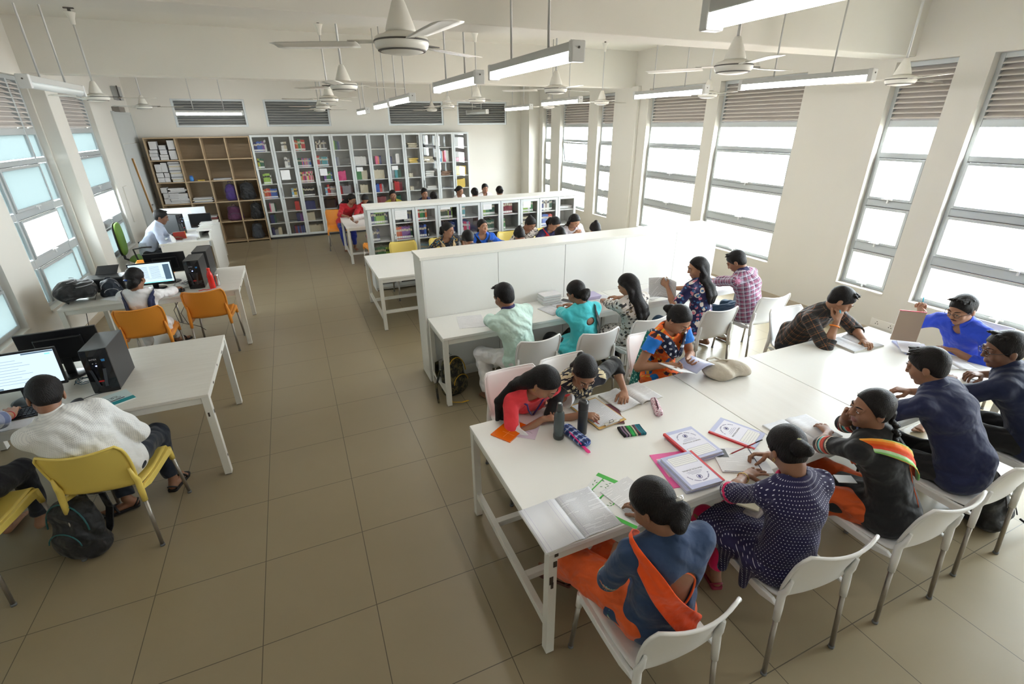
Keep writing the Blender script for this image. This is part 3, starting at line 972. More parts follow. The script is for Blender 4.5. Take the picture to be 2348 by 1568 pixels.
rg = t.math('ADD', .30, t.math('MULTIPLY', n1.outputs[0], .16))
bmp = t.bump(t.math('SUBTRACT', t.math('MULTIPLY', n1.outputs[0], .05), g), .35, .003)
t.bsdf(base, rg, 0, bmp, Specular_IOR_Level=.4)
M_floor = t.m
M_skirt = plain('skirting_tile', (.50, .43, .33), .35, var=.08)
M_alu = plain('window_aluminium', (.50, .53, .54), .42, .3)
M_aluD = plain('window_aluminium_shadow_gap', (.05, .05, .055), .5)
M_louvre = plain('louvre_slat', (.74, .69, .65), .55, .0)
M_handle = plain('window_handle', (.75, .76, .76), .3, .3)

def glass_clear():
    t = NT('clear_window_glass')
    tr = t.n('ShaderNodeBsdfTransparent'); tr.inputs[0].default_value = (.97, .985, .98, 1)
    gl = t.n('ShaderNodeBsdfGlossy'); gl.inputs['Roughness'].default_value = .02
    mx = t.n('ShaderNodeMixShader'); mx.inputs[0].default_value = .05
    t.l(tr.outputs[0], mx.inputs[1]); t.l(gl.outputs[0], mx.inputs[2]); t.l(mx.outputs[0], t.out.inputs[0])
    return t.m
def glass_frost():
    t = NT('frosted_window_glass')
    tl = t.n('ShaderNodeBsdfTranslucent'); tl.inputs[0].default_value = (.19, .215, .215, 1)
    gl = t.n('ShaderNodeBsdfGlossy'); gl.inputs['Roughness'].default_value = .25
    mx = t.n('ShaderNodeMixShader'); mx.inputs[0].default_value = .05
    t.l(tl.outputs[0], mx.inputs[1]); t.l(gl.outputs[0], mx.inputs[2]); t.l(mx.outputs[0], t.out.inputs[0])
    return t.m
M_glass = glass_clear(); M_frost = glass_frost()

fl = MB().box(XL - .5, XR + .5, YF - .3, YB + .3, -.15, 0).build('floor', M_floor); struct(fl)
ce = MB().box(XL - .5, XR + .5, YF - .3, YB + .3, ZC, ZC + .2).build('ceiling', M_ceil); struct(ce)
for i, (y0, y1) in enumerate(((-2.95, -2.6), (1.76, 2.08), (6.82, 7.12))):
    struct(MB().box(XL - .3, XR + .2, y0, y1, 3.2, ZC + .02).build('trim_%d' % (i + 1), M_ceil, bevel=.008))

Z0, Z1 = .55, 3.16
def wall_with_openings(name, x0, x1, wins):
    m = MB(); ys = YF - .3
    for (a, b) in sorted(wins):
        m.box(x0, x1, ys, a, 0, ZC)
        m.box(x0, x1, a, b, 0, Z0); m.box(x0, x1, a, b, Z1, ZC)
        ys = b
    m.box(x0, x1, ys, YB + .3, 0, ZC)
    return struct(m.build(name, M_wall))
RW = [(-3.4, -2.75), (-2.5, -1.1), (-.62, 1.03), (1.33, 1.94), (3.05, 4.57), (4.83, 6.36), (7.5, 8.1), (8.5, 9.86), (10.36, 10.84)]
LW = [(.95, 2.65), (3.0, 4.52), (5.12, 6.82), (7.66, 9.12)]
wall_with_openings('wall_right', XR, XR + .26, RW)
wall_with_openings('wall_left', XL - .26, XL, LW)
# end walls: back wall with four louvred vents
VB = [(-1.56, -.12), (.27, 1.71), (3.12, 4.58), (4.97, 6.41)]
m = MB(); xs = XL - .3
for a, b in VB:
    m.box(xs, a, YB, YB + .25, 0, ZC); m.box(a, b, YB, YB + .25, 0, 2.56); m.box(a, b, YB, YB + .25, 3.13, ZC); xs = b
m.box(xs, XR + .3, YB, YB + .25, 0, ZC)
struct(m.build('wall_back', M_wall))
struct(MB().box(XL - .3, XR + .3, YF - .25, YF, 0, ZC).build('wall_front', M_wall))
struct(MB().box(XR - .32, XR, 11.05, YB, 0, ZC).build('trim_4', M_wall, bevel=.006))
struct(MB().box(XR - .07, XR, 6.62, 7.3, 0, 3.22).build('trim_5', M_wall, bevel=.006))
struct(MB().box(XL, XL + .16, 6.86, 7.3, 0, 3.22).build('trim_6', M_wall, bevel=.006))
for nm, bx in (('baseboard_right', (XR - .014, XR, YF, 11.05)), ('baseboard_left', (XL, XL + .014, YF, 10.75))):
    struct(MB().box(*bx, 0, .1).build(nm, M_skirt, bevel=.003))
struct(MB().box(5.2, XR - .32, YB - .014, YB, 0, .1).build('baseboard_back', M_skirt, bevel=.003))

wcount = [0]
ROWS = [(2.22, 2.48, 0), (1.67, 2.12, 1), (1.13, 1.55, 1), (.60, .99, 1)]
def louvres(o, x, sx, a, b, z0, z1, along='y'):
    n = int(round((z1 - z0) / .052)); m = MB()
    for i in range(n):
        z = z0 + (i + .5) * (z1 - z0) / n
        prof = [(-.034, -.026), (-.026, -.012), (0, .002), (.020, .016), (.034, .030), (.034, .024), (.020, .009), (0, -.006), (-.028, -.02)]
        if along == 'y':
            r0 = [(x + sx * p, a, z + q) for p, q in prof]; r1 = [(x + sx * p, b, z + q) for p, q in prof]
        else:
            r0 = [(a, x + sx * p, z + q) for p, q in prof]; r1 = [(b, x + sx * p, z + q) for p, q in prof]
        m.rings([r0, r1], 0, False, True)
    return m.build('louvre_slats', M_louvre, o)
def window(side, a, b, frost=None, cols=None, openrow=None):
    """aluminium window: louvred vent over a fixed light and three top-hung sashes"""
    wcount[0] += 1
    x = XR + .13 if side > 0 else XL - .10
    s = side            # outside direction
    o = empty('window_%d' % wcount[0], (0, 0, 0)); o['kind'] = 'structure'
    f = MB(); d0, d1 = x - .028, x + .028
    w = .045
    f.box(d0, d1, a, a + w, Z0, Z1); f.box(d0, d1, b - w, b, Z0, Z1)
    f.box(d0, d1, a + w, b - w, Z0, Z0 + .05); f.box(d0, d1, a + w, b - w, Z1 - .05, Z1)
    f.box(d0, d1, a + w, b - w, 2.48, 2.555)
    for z0, z1 in ((2.12, 2.22), (1.55, 1.67), (.99, 1.13)):
        f.box(d0, d1, a + w, b - w, z0 + .02, z1 - .02)
    bays = [(a + w, b - w)]
    if cols:
        bays = []; p = a + w
        for c in cols: bays.append((p, c - .02)); f.box(d0 - .004, d1 + .004, c - .02, c + .02, Z0 + .04, Z1 - .04); p = c + .02
        bays.append((p, b - w))
    f.build('window_frame', M_alu, o, bevel=.004)
    if side > 0 or a < 2 or True:
        louvres(o, x, s, a + w, b - w, 2.57, Z1 - .05)
    bk = MB().box(min(x + s * .05, x + s * .056), max(x + s * .05, x + s * .056), a, b, 2.55, Z1).build('vent_mesh', plain('vent_mesh', (.2, .18, .17), .8), o)
    ri = 0
    for z0, z1, sash in ROWS:
        for bi, (p, q) in enumerate(bays):
            gm = M_glass
            if frost is not None and (ri, bi) not in frost.get('clear', ()): gm = M_frost
            issash = sash and (len(bays) == 1 or bi == 1)
            if issash:
                sm = MB(); k = .03
                Z_, z_ = z1 + .015, z0 - .015
                sm.box(x - s * .04 - .012, x - s * .04 + .012, p, p + k, z_, Z_); sm.box(x - s * .04 - .012, x - s * .04 + .012, q - k, q, z_, Z_)
                sm.box(x - s * .04 - .012, x - s * .04 + .012, p + k, q - k, z_, z_ + k); sm.box(x - s * .04 - .012, x - s * .04 + .012, p + k, q - k, Z_ - k, Z_)
                so = sm.build('sash', M_alu, o, bevel=.003)
                MB().box(x - s * .04 - .003, x - s * .04 + .003, p + k, q - k, z_ + k, Z_ - k).build('pane', gm, so)
                gp = MB()
                xo = x - s * .027
                for (ya, yb2, za, zb) in ((p - .006, p, z_, Z_), (q, q + .006, z_, Z_), (p, q, Z_, Z_ + .006), (p, q, z_ - .006, z_)):
                    gp.box(xo - .003, xo + .003, ya, yb2, za, zb)
                gp.build('gasket', M_aluD, so)  # near-black strips paint in the shade of the gap round the sash
                hm = MB(); yc = (p + q) / 2; xh = x - s * .062
                hm.box(min(xh, x - s * .05), max(xh, x - s * .05), yc - .05, yc + .05, z_ + .002, z_ + .022)
                hm.box(xh - .01, xh + .01, yc - .012, yc + .075, z_ + .006, z_ + .018)
                hm.box(xh - .008, xh + .008, yc - .012, yc + .01, z_ - .03, z_ + .01)
                hm.build('handle', M_handle, so, bevel=.003)
                if openrow == (ri, bi):
                    piv = Vector((x, 0, Z_)); ang = math.radians(9) * -s
                    so.matrix_world = Matrix.Translation(piv) @ Matrix.Rotation(-ang * -1, 4, 'Y') @ Matrix.Translation(-piv)
            else:
                MB().box(x - .003, x + .003, p, q, z0 - .01, z1 + .01).build('pane', gm, o)
        ri += 1
    # sill
    xi = XR if side > 0 else XL
    MB().box(min(xi - s * .012, x), max(xi - s * .012, x), a - .0, b + .0, Z0 - .02, Z0 + .004).build('window_sill', M_wall, o, bevel=.004)
    return o
for i, (a, b) in enumerate(RW):
    window(1, a, b, openrow=(1, 0) if i == 7 else None)
for i, (a, b) in enumerate(LW):
    if abs(a - 5.12) < .01: window(-1, a, b, frost=dict(clear=[(2, 1)]), cols=[5.40, 6.50])
    elif abs(a - 7.66) < .01: window(-1, a, b, frost=dict(clear=[(2, 0)]))
    elif b - a > 1.6: window(-1, a, b, frost=dict(clear=[]), cols=[a + .28, b - .32])
    else: window(-1, a, b, frost=dict(clear=[]))
for a, b in VB:
    wcount[0] += 1
    o = empty('window_%d' % wcount[0]); o['kind'] = 'structure'
    f = MB(); y = YB + .05; w = .045
    f.box(a, a + w, y - .035, y + .03, 2.56, 3.13); f.box(b - w, b, y - .035, y + .03, 2.56, 3.13)
    f.box(a + w, b - w, y - .035, y + .03, 2.56, 2.60); f.box(a + w, b - w, y - .035, y + .03, 3.09, 3.13)
    f.build('window_frame', plain('vent_frame', (.62, .66, .68), .4, .3), o, bevel=.004)
    n0 = M_louvre; 
    lo = louvres(o, y, 1, a + w, b - w, 2.60, 3.09, 'x')
    lo.data.materials.clear(); lo.data.materials.append(plain('grey_louvre', (.40, .41, .40), .5, .2))
    MB().box(a, b, y + .05, y + .056, 2.56, 3.13).build('vent_mesh', plain('vent_mesh', (.2, .18, .17), .8), o)

# left wall door, small hatch panel, wall speaker bracket
M_door = plain('grey_door_paint', (.50, .52, .51), .55, var=.04)
dr = empty('door_1'); dr['kind'] = 'structure'
MB().box(XL, XL + .03, 10.2, 10.24, 0, 2.85).box(XL, XL + .03, 11.5, 11.54, 0, 2.85).box(XL, XL + .03, 10.24, 11.5, 2.81, 2.85).build('door_frame', M_door, dr, bevel=.003)
MB().box(XL, XL + .018, 10.24, 11.5, 2.27, 2.81).build('top_panel', M_door, dr, bevel=.003)
MB().box(XL, XL + .022, 10.24, 11.5, .01, 2.26).build('door_leaf', M_door, dr, bevel=.003)
MB().cbox((XL + .04, 10.95, 1.02), (.03, .12, .02)).cbox((XL + .03, 10.92, .95), (.02, .03, .05)).build('door_handle', plain('door_steel', (.2, .2, .2), .35, .8), dr, bevel=.003)
m = MB()
for z in (.35, 1.1, 1.85): m.box(XL + .02, XL + .035, 11.47, 11.5, z, z + .12)
m.build('hinge', plain('hinge_grey', (.3, .3, .3), .4, .6), dr)
m = MB().box(XL, XL + .02, 9.42, 9.66, .90, 1.55)
o = m.build('hatch_panel', M_wall, bevel=.004); tag(o, 'cream painted cover panel low on the left wall beside the far window', 'panel')
m = MB().box(XL + .022, XL + .06, 10.86, 10.93, .76, 1.98)
o = empty('wooden_pole', (0, 0, 0), 0, 'long orange wooden pole leaning upright against the grey door', 'pole')
MB().rings([[(XL + .04 + r * math.cos(a), 10.55 + .32 * k + r * math.sin(a), 1.99 - 1.24 * k) for a in np.linspace(0, 2 * math.pi, 10, endpoint=False)] for k, r in ((0, .022), (1, .022))]).build('shaft', plain('orange_wood', (.55, .27, .06), .5), o)
MB().rings([[(XL + .058 + .009 * math.cos(a), 10.55 + .32 * k + .012 * math.sin(a) - .02, 1.99 - 1.24 * k) for a in np.linspace(0, 2 * math.pi, 8, endpoint=False)] for k in (0, 1)]).build('edge_strip', plain('pale_wood_edge', (.75, .6, .5), .5), o)
o = empty('wall_box', (0, 0, 0), 0, 'small grey metal box on a bracket high on the left wall', 'box')
MB().box(XL, XL + .10, 10.7, 11.0, 3.06, 3.3).build('housing', plain('box_grey', (.42, .43, .43), .4, .3), o, bevel=.006)
MB().box(XL + .10, XL + .105, 10.68, 10.76, 3.05, 3.31).build('dark_end', plain('dark_gap', (.06, .05, .05), .6), o)
o = MB().box(XL, XL + .12, 10.35, 10.75, 2.84, 2.93).build('wall_shelf_bracket', plain('bracket_brown', (.25, .22, .19), .5, .2), bevel=.004); tag(o, 'thin dark metal ledge above the grey door on the left wall', 'ledge')
# double socket on the right wall
o = empty('socket_plate', (0, 0, 0), 0, 'white double power socket low on the right wall behind the table end', 'socket')
MB().box(XR - .012, XR, 1.05, 1.36, .13, .23).build('plate', plain('socket_white', (.82, .8, .76), .3), o, bevel=.004)
for yc in (1.12, 1.28):
    m = MB()
    for dy, dz in ((0, .018), (-.014, -.008), (.014, -.008)):
        m.tube([(XR - .0125, yc + dy, .18 + dz), (XR - .0135, yc + dy, .18 + dz)], .006, n=10)
    m.build('socket_holes', plain('socket_hole', (.03, .03, .03), .5), o)
# what stands outside: a pale building with a column beyond the left windows, another across the lane on the right
M_ext = plain('exterior_render', (.62, .60, .58), .9, var=.05)
struct(MB().box(-9.0, -8.6, 6, 22, -2, 1.9).box(-6.2, -5.7, 12.2, 12.7, -2, 6).build('wall_outside_left', M_ext))
struct(MB().box(-6.2, -5.9, 9, 22, -.1, .15).build('trim_7', plain('terracotta_ledge', (.5, .25, .15), .8)))
struct(MB().box(13, 13.4, -6, 18, -3, .9).build('wall_outside_right', plain('exterior_pink_render', (.66, .52, .46), .9, var=.1)))
struct(MB().box(-40, 40, -40, 50, -3.2, -3.0).build('ground_outside', plain('dry_ground', (.45, .42, .36), .95)))
# ---------------------------------------------------------------- ceiling fans
M_fan = plain('fan_cream_enamel', (.72, .70, .64), .4, var=.05)
M_rod = plain('fan_rod_grey', (.55, .55, .54), .45, .2)
M_ring = plain('fan_dark_ring', (.10, .09, .08), .6)
def make_fan(rot, zb=2.85):
    o = empty('ceiling_fan', (0, 0, zb))
    top = ZC - zb
    m = MB().lathe([(.0, .001), (.05, 0), (.075, .004), (.105, .012), (.122, .026), (.127, .045), (.124, .066), (.112, .075), (.09, .080), (.075, .088), (.0, .088)], n=32)
    mo = m.build('motor', M_fan, o)
    MB().lathe([(.108, .0105), (.112, .0125), (.113, .0155), (.108, .0155)], n=32).lathe([(.126, .049), (.1285, .051), (.1285, .055), (.126, .057)], n=32).build('motor_band', M_ring, mo)
    MB().lathe([(.0, .09), (.068, .09), (.070, .10), (.062, .125), (.045, .17), (.032, .205), (.022, .225), (.014, .228), (0, .228)], n=24).build('lower_canopy', M_fan, o)
    MB().tube([(0, 0, .22), (0, 0, top - .03)], .0105, n=10).build('rod', M_rod, o)
    MB().lathe([(.012, top - .17), (.022, top - .165), (.03, top - .11), (.052, top - .055), (.056, top - .045), (0, top - .045)], n=20).build('upper_canopy', M_fan, o)
    MB().tube([(0, 0, top - .05), (0, 0, top)], .016, n=8).box(-.05, .05, -.012, .012, top - .012, top).build('hook', M_ring, o)
    for k in range(3):
        a = rot + k * 2 * math.pi / 3
        M = Matrix.Rotation(a, 4, 'Z')
        b = MB()
        n = 10
        rings = []
        for i in range(n + 1):
            t = i / n; x = .21 + t * .40; w = .052 + .016 * math.sin(min(t * 1.5, 1) * math.pi / 2); tw = math.radians(7 - 3 * t)
            if i == n: w *= .75
            ring = []
            for (yy, zz) in ((-w, -.0015), (-w * .5, .004), (0, .006), (w * .5, .004), (w, -.0015), (w * .5, .001), (0, .003), (-w * .5, .001)):
                ring.append(M @ Vector((x, yy * math.cos(tw) - zz * math.sin(tw), .045 + yy * math.sin(tw) + zz)))
            rings.append(ring)
        b.rings(rings)
        bo = b.build('blade', M_fan, o)
        MB().add([M @ Vector(v) for v in [(.10, -.018, .050), (.25, -.028, .050), (.25, .028, .056), (.10, .018, .054), (.10, -.018, .055), (.25, -.028, .055), (.25, .028, .061), (.10, .018, .059)]],
                 [(0, 3, 2, 1), (4, 5, 6, 7), (0, 1, 5, 4), (1, 2, 6, 5), (2, 3, 7, 6), (3, 0, 4, 7)]).build('blade_bracket', M_ring if k == 0 else M_fan, bo)
    return o
fans = [ # x, y, blade angle, where
    (1.16, .55, .62, 'nearest big ceiling fan in front of the first beam, dark bracket on one blade'),
    (3.52, .80, .10, 'ceiling fan above the near white table, between two tube lights'),
    (6.0, 1.15, .02, 'ceiling fan nearest the right wall, in front of the narrow window'),
    (1.19, 3.35, 2.30, 'ceiling fan right beyond the first beam, left of the tube lights'),
    (3.42, 3.2, .42, 'ceiling fan above the long white desk, past the first beam'),
    (5.95, 3.55, .30, 'ceiling fan in front of the wide right window, beyond the long tube light'),
    (-1.46, 6.1, .05, 'ceiling fan over the computer tables, beside the unlit tube light'),
    (1.25, 5.85, 1.0, 'second fan down the middle aisle, hung from the bay before the far beam'),
    (3.40, 5.7, .28, 'ceiling fan in front of the far beam with a cone canopy, above the low bookcase'),
    (5.80, 5.9, .25, 'ceiling fan before the pilaster of the right wall'),
    (-1.62, 9.3, 0.0, 'small distant ceiling fan near the back left vent'),
    (1.36, 8.7, .9, 'third fan down the middle aisle, beyond the far beam'),
    (1.42, 10.6, .2, 'farthest fan of the middle aisle, in front of the second back vent'),
    (3.66, 8.1, .15, 'ceiling fan beyond the far beam, between the two right back vents'),
    (3.95, 10.4, .1, 'farthest ceiling fan, in front of the third back vent'),
    (5.80, 7.9, .35, 'distant ceiling fan in front of the far group of right windows'),
]
f0 = None
for i, (x, y, r, lb) in enumerate(fans):
    f = make_fan(r)
    f.location = (x, y, 2.85)
    tag(f, lb, 'fan', 'ceiling fans')
# ---------------------------------------------------------------- tube lights
M_tube_on = emit('lit_tube_diffuser', (1.0, .98, .95), 9.0)
M_tube_off = plain('unlit_tube_diffuser', (.72, .76, .76), .35)
M_fix = plain('tube_fixture_grey', (.50, .50, .48), .45, .15)
M_cap = plain('tube_end_cap', (.66, .66, .65), .3)
def tube_light(a, b, z, on, lb, rods=(.28, .72)):
    a = Vector((a[0], a[1])); b = Vector((b[0], b[1])); c = (a + b) / 2; L = (b - a).length
    ang = math.atan2((b - a).y, (b - a).x)
    o = empty('tube_light', (c.x, c.y, z), ang, lb, 'ceiling light', 'suspended tube lights')
    MB().box(-L / 2, L / 2, -.036, .036, .045, .088).build('housing', M_fix, o, bevel=.004)
    MB().rings([[(x, .034 * math.cos(t), .046 + .046 * math.sin(t)) for t in np.linspace(math.pi, 2 * math.pi, 9)] for x in (-L / 2 + .02, L / 2 - .02)], smooth=True).build('diffuser', M_tube_on if on else M_tube_off, o)
    for s in (-1, 1):
        cpb = MB().box(min(s * (L / 2 - .035), s * (L / 2 + .004)), max(s * (L / 2 - .035), s * (L / 2 + .004)), -.039, .039, -.004, .092).build('end_cap', M_cap, o, bevel=.006)
        MB().tube([(s * (L / 2 + .004), 0, .06), (s * (L / 2 + .008), 0, .06)], .006, n=8).build('screw', M_ring, cpb)
    for r in rods:
        MB().tube([(-L / 2 + L * r, 0, .085), (-L / 2 + L * r, 0, ZC - z)], .0075, n=8).build('rod', M_rod, o)
    return o
TL = [((2.0, -.54), (2.0, -1.76), 2.835, 1, 'nearest lit tube light, cut by the top edge of the photo'),
      ((2.0, 1.50), (2.0, .34), 2.832, 1, 'lit tube light hung in the middle, second nearest of the aisle row'),
      ((2.0, 2.98), (2.0, 1.77), 2.828, 1, 'lit tube light hung just past the first beam over the long desk'),
      ((2.0, 5.25), (2.0, 4.0), 2.797, 1, 'lit tube light in the middle row, fourth from the camera'),
      ((2.0, 6.56), (2.0, 5.35), 2.789, 1, 'lit tube light touching the far beam row, fifth from the camera'),
      ((2.0, 8.6), (2.0, 7.46), 2.755, 1, 'tiny farthest lit tube light of the middle row'),
      ((4.91, 2.02), (5.05, .80), 2.845, 1, 'long lit tube light in front of the wide right window'),
      ((4.98, 3.85), (5.02, 2.6), 2.845, 1, 'lit tube light before the window left of the wide one'),
      ((4.95, 6.52), (4.95, 5.2), 2.855, 1, 'lit tube light in front of the pilaster of the far right windows'),
      ((4.95, 8.2), (4.95, 6.98), 2.815, 1, 'small lit tube light under the far end of the far beam'),
      ((4.88, 10.5), (4.95, 9.3), 2.79, 0, 'unlit tube light in front of the fourth back vent'),
      ((-1.1, 3.0), (-1.1, 4.2), 2.82, 0, 'unlit tube light over the computer tables at upper left'),
      ((-1.29, 10.0), (-.09, 10.0), 2.77, 1, 'lit tube light hung crosswise in front of the first back vent')]
for a in TL: tube_light(*a)
# ================================================================ SHELVES AND BOOKS
M_white = plain('white_laminate', (.80, .80, .77), .38, var=.02)
M_whitemetal = plain('white_powder_coat', (.74, .74, .70), .4, bump=.05)
M_cab = plain('bookcase_grey_white', (.62, .65, .65), .38)
M_cabin = plain('bookcase_inside_grey', (.50, .50, .48), .6)
M_board = plain('bookcase_shelf_white', (.72, .73, .72), .45)
t = NT('cabinet_glass')
tr = t.n('ShaderNodeBsdfTransparent'); gl = t.n('ShaderNodeBsdfGlossy'); gl.inputs['Roughness'].default_value = .015
mx = t.n('ShaderNodeMixShader'); mx.inputs[0].default_value = .055
t.l(tr.outputs[0], mx.inputs[1]); t.l(gl.outputs[0], mx.inputs[2]); t.l(mx.outputs[0], t.out.inputs[0])
M_cglass = t.m
t = NT('light_oak_veneer')
v = t.scale(t.obj(), 3, 3, 60)
nz = t.noise(1.0, 5, v, .6)
t.bsdf(t.mix(nz.outputs[0], (.20, .145, .085), (.33, .245, .15)), .55)
M_oak = t.m
M_oakedge = plain('oak_edge_band', (.42, .31, .19), .5)
M_paper = plain('white_paper', (.80, .80, .80), .8)
M_steel = plain('steel_handle', (.35, .35, .36), .3, .8)
BC = {'green': (.05, .22, .07), 'lime': (.30, .48, .08), 'dark green': (.02, .10, .06), 'red': (.50, .03, .03), 'maroon': (.20, .02, .03), 'blue': (.05, .12, .42),
      'navy': (.02, .03, .14), 'purple': (.18, .06, .30), 'black': (.015, .015, .018), 'white': (.68, .67, .64), 'cream': (.58, .52, .38), 'yellow': (.65, .45, .05),
      'orange': (.62, .14, .03), 'pink': (.65, .06, .20), 'teal': (.05, .28, .32), 'grey': (.28, .29, .31), 'light blue': (.22, .42, .60), 'brown': (.18, .09, .05)}
M_leaf = plain('page_block', (.70, .68, .60), .8)
M_lab = plain('spine_label', (.80, .80, .78), .6)
_bm = {}
def book_mat(c):
    if c not in _bm: _bm[c] = plain('cover_' + c.replace(' ', '_'), BC[c], .45)
    return _bm[c]
_bk = {}
def book_mesh(c, w, hh, d, lab):
    """upright book, spine facing -y, origin at the foot of the spine's middle"""
    key = (c, round(w, 3), round(hh, 3), lab)
    if key in _bk: return _bk[key]
    m = MB(); tk = .002
    m.box(-w / 2, -w / 2 + tk, 0, d, 0, hh, 0); m.box(w / 2 - tk, w / 2, 0, d, 0, hh, 0); m.box(-w / 2 + tk, w / 2 - tk, 0, .003, 0, hh, 0)
    m.box(-w / 2 + tk, w / 2 - tk, .003, d - .003, .003, hh - .004, 1)
    me_ = m
    o = me_.build('book', [book_mat(c), M_leaf, M_lab, book_mat('black' if c in ('white', 'cream', 'lime', 'yellow') else 'cream')], recalc=False)
    if lab:
        pass
    b = MB()
    o2 = None
    # title band and call-number label on the spine, part of the cover's printing
    v = len(m.v)
    m.box(-w / 2 + .001, w / 2 - .001, -.0006, 0.0, .012, .045, 2) if lab else None
    m.box(-w / 2 + .002, w / 2 - .002, -.0004, 0.0, hh * .62, hh * .80, 3)
    me = o.data; bpy.data.objects.remove(o)
    bpy.data.meshes.remove(me)
    o = m.build('book', [book_mat(c), M_leaf, M_lab, book_mat('black' if c in ('white', 'cream', 'lime', 'yellow') else 'cream')], recalc=False)
    me = o.data; bpy.data.objects.remove(o)
    _bk[key] = me
    return me
ORD = ['first', 'second', 'third', 'fourth', 'fifth', 'sixth', 'seventh', 'eighth', 'ninth', 'tenth', 'eleventh', 'twelfth', 'thirteenth', 'fourteenth', 'fifteenth', 'sixteenth', 'seventeenth', 'eighteenth']
far_mb = MB(); far_mats = []; far_count = [0]
def place_book(x, y, z, c, w, hh, d, lab, label, group, tilt=0, indiv=True, rx=0):
    if indiv:
        o = bpy.data.objects.new('book', book_mesh(c, w, hh, d, lab)); col.objects.link(o)
        o.location = (x, y, z); o.rotation_euler = (rx, tilt, 0)
        tag(o, label, 'book', group)
    else:
        bm_ = book_mat(c)
        if bm_ not in far_mats: far_mats.append(bm_)
        far_mb.box(x - w / 2, x + w / 2, y, y + d, z, z + hh, far_mats.index(bm_))
        far_count[0] += 1
def row(xa, xb, y, z, spec, place, group, hmax, indiv=True, d=.16, rs=None, labels=True):
    """spec: list of (colour, number, width, height, lean)"""
    x = xa; k = 0; tot = sum(n for _, n, *_ in spec)
    for it in spec:
        if it[0] == 'gap': x += it[2]; continue
        c, n, w, hh = it[:4]; ex = it[4:]
        for i in range(n):
            ww = w * rs.uniform(.85, 1.15); h2 = min(hh * rs.uniform(.94, 1.03), hmax)
            if x + ww > xb: return
            ln = ex[0] if ex else 0
            cc = c if not isinstance(c, (list, tuple)) else c[rs.randint(len(c))]
            lb = '%s book, %s from left, %s' % (cc, ORD[min(k, 17)], place)
            ww = round(ww, 3); h2 = round(h2 / .006) * .006
            place_book(x + ww / 2, y, z, cc, round(ww / .003) * .003, h2, d, labels, lb, group, 0, indiv)
            x += ww + .0012; k += 1

# ---- low glass-door bookcase in the middle of the room: 10 doors
LBX0, LBX1, LBY0, LBY1 = 1.57, 5.37, 5.90, 6.32
o = empty('low_bookcase', (0, 0, 0), 0, 'low white bookcase with ten glass doors running across the middle of the room', 'bookcase')
m = MB()
m.box(LBX0 - .02, LBX1 + .02, LBY0 - .015, LBY1 + .01, 1.345, 1.385)
m.build('top', M_whitemetal, o, bevel=.004)
m = MB(); m.box(LBX0, LBX0 + .02, LBY0 + .02, LBY1, 0, 1.345).box(LBX1 - .02, LBX1, LBY0 + .02, LBY1, 0, 1.345).box(LBX0, LBX1, LBY1 - .015, LBY1, 0, 1.345).box(LBX0 + .02, LBX1 - .02, LBY0 + .02, LBY1 - .015, .02, .08)
pw = (LBX1 - LBX0) / 10
for i in range(1, 10): m.box(LBX0 + i * pw - .009, LBX0 + i * pw + .009, LBY0 + .02, LBY1 - .015, .08, 1.345)
m.build('carcass', M_cabin, o)
LZ = [.08, .53, .83, 1.105]
for z in (.514, .814, 1.089):
    MB().box(LBX0 + .02, LBX1 - .02, LBY0 + .025, LBY1 - .016, z, z + .015).build('shelf', M_board, o)
for i in range(10):
    a, b = LBX0 + i * pw + .004, LBX0 + (i + 1) * pw - .004
    f = MB(); k = .042
    f.box(a, a + k, LBY0, LBY0 + .02, .06, 1.34).box(b - k, b, LBY0, LBY0 + .02, .06, 1.34).box(a + k, b - k, LBY0, LBY0 + .02, .06, .11).box(a + k, b - k, LBY0, LBY0 + .02, 1.295, 1.34)
    do = f.build('door', M_cab, o, bevel=.003)
    MB().box(a + k, b - k, LBY0 + .008, LBY0 + .012, .11, 1.295).build('glass', M_cglass, do)
    if i % 2 == 1:
        MB().cbox((a + .02, LBY0 - .012, .78), (.018, .012, .14)).cbox((a + .02, LBY0 - .005, .84), (.012, .012, .01)).cbox((a + .02, LBY0 - .005, .72), (.012, .012, .01)).build('handle', M_steel, do, bevel=.002)
        MB().tube([(a + .02, LBY0 - .006, .92), (a + .02, LBY0, .92)], .009, n=10).build('lock', M_ring, do)
rs = np.random.RandomState(3)
g1 = 'books in the low glass bookcase'
A = ['green', 'lime', 'dark green']
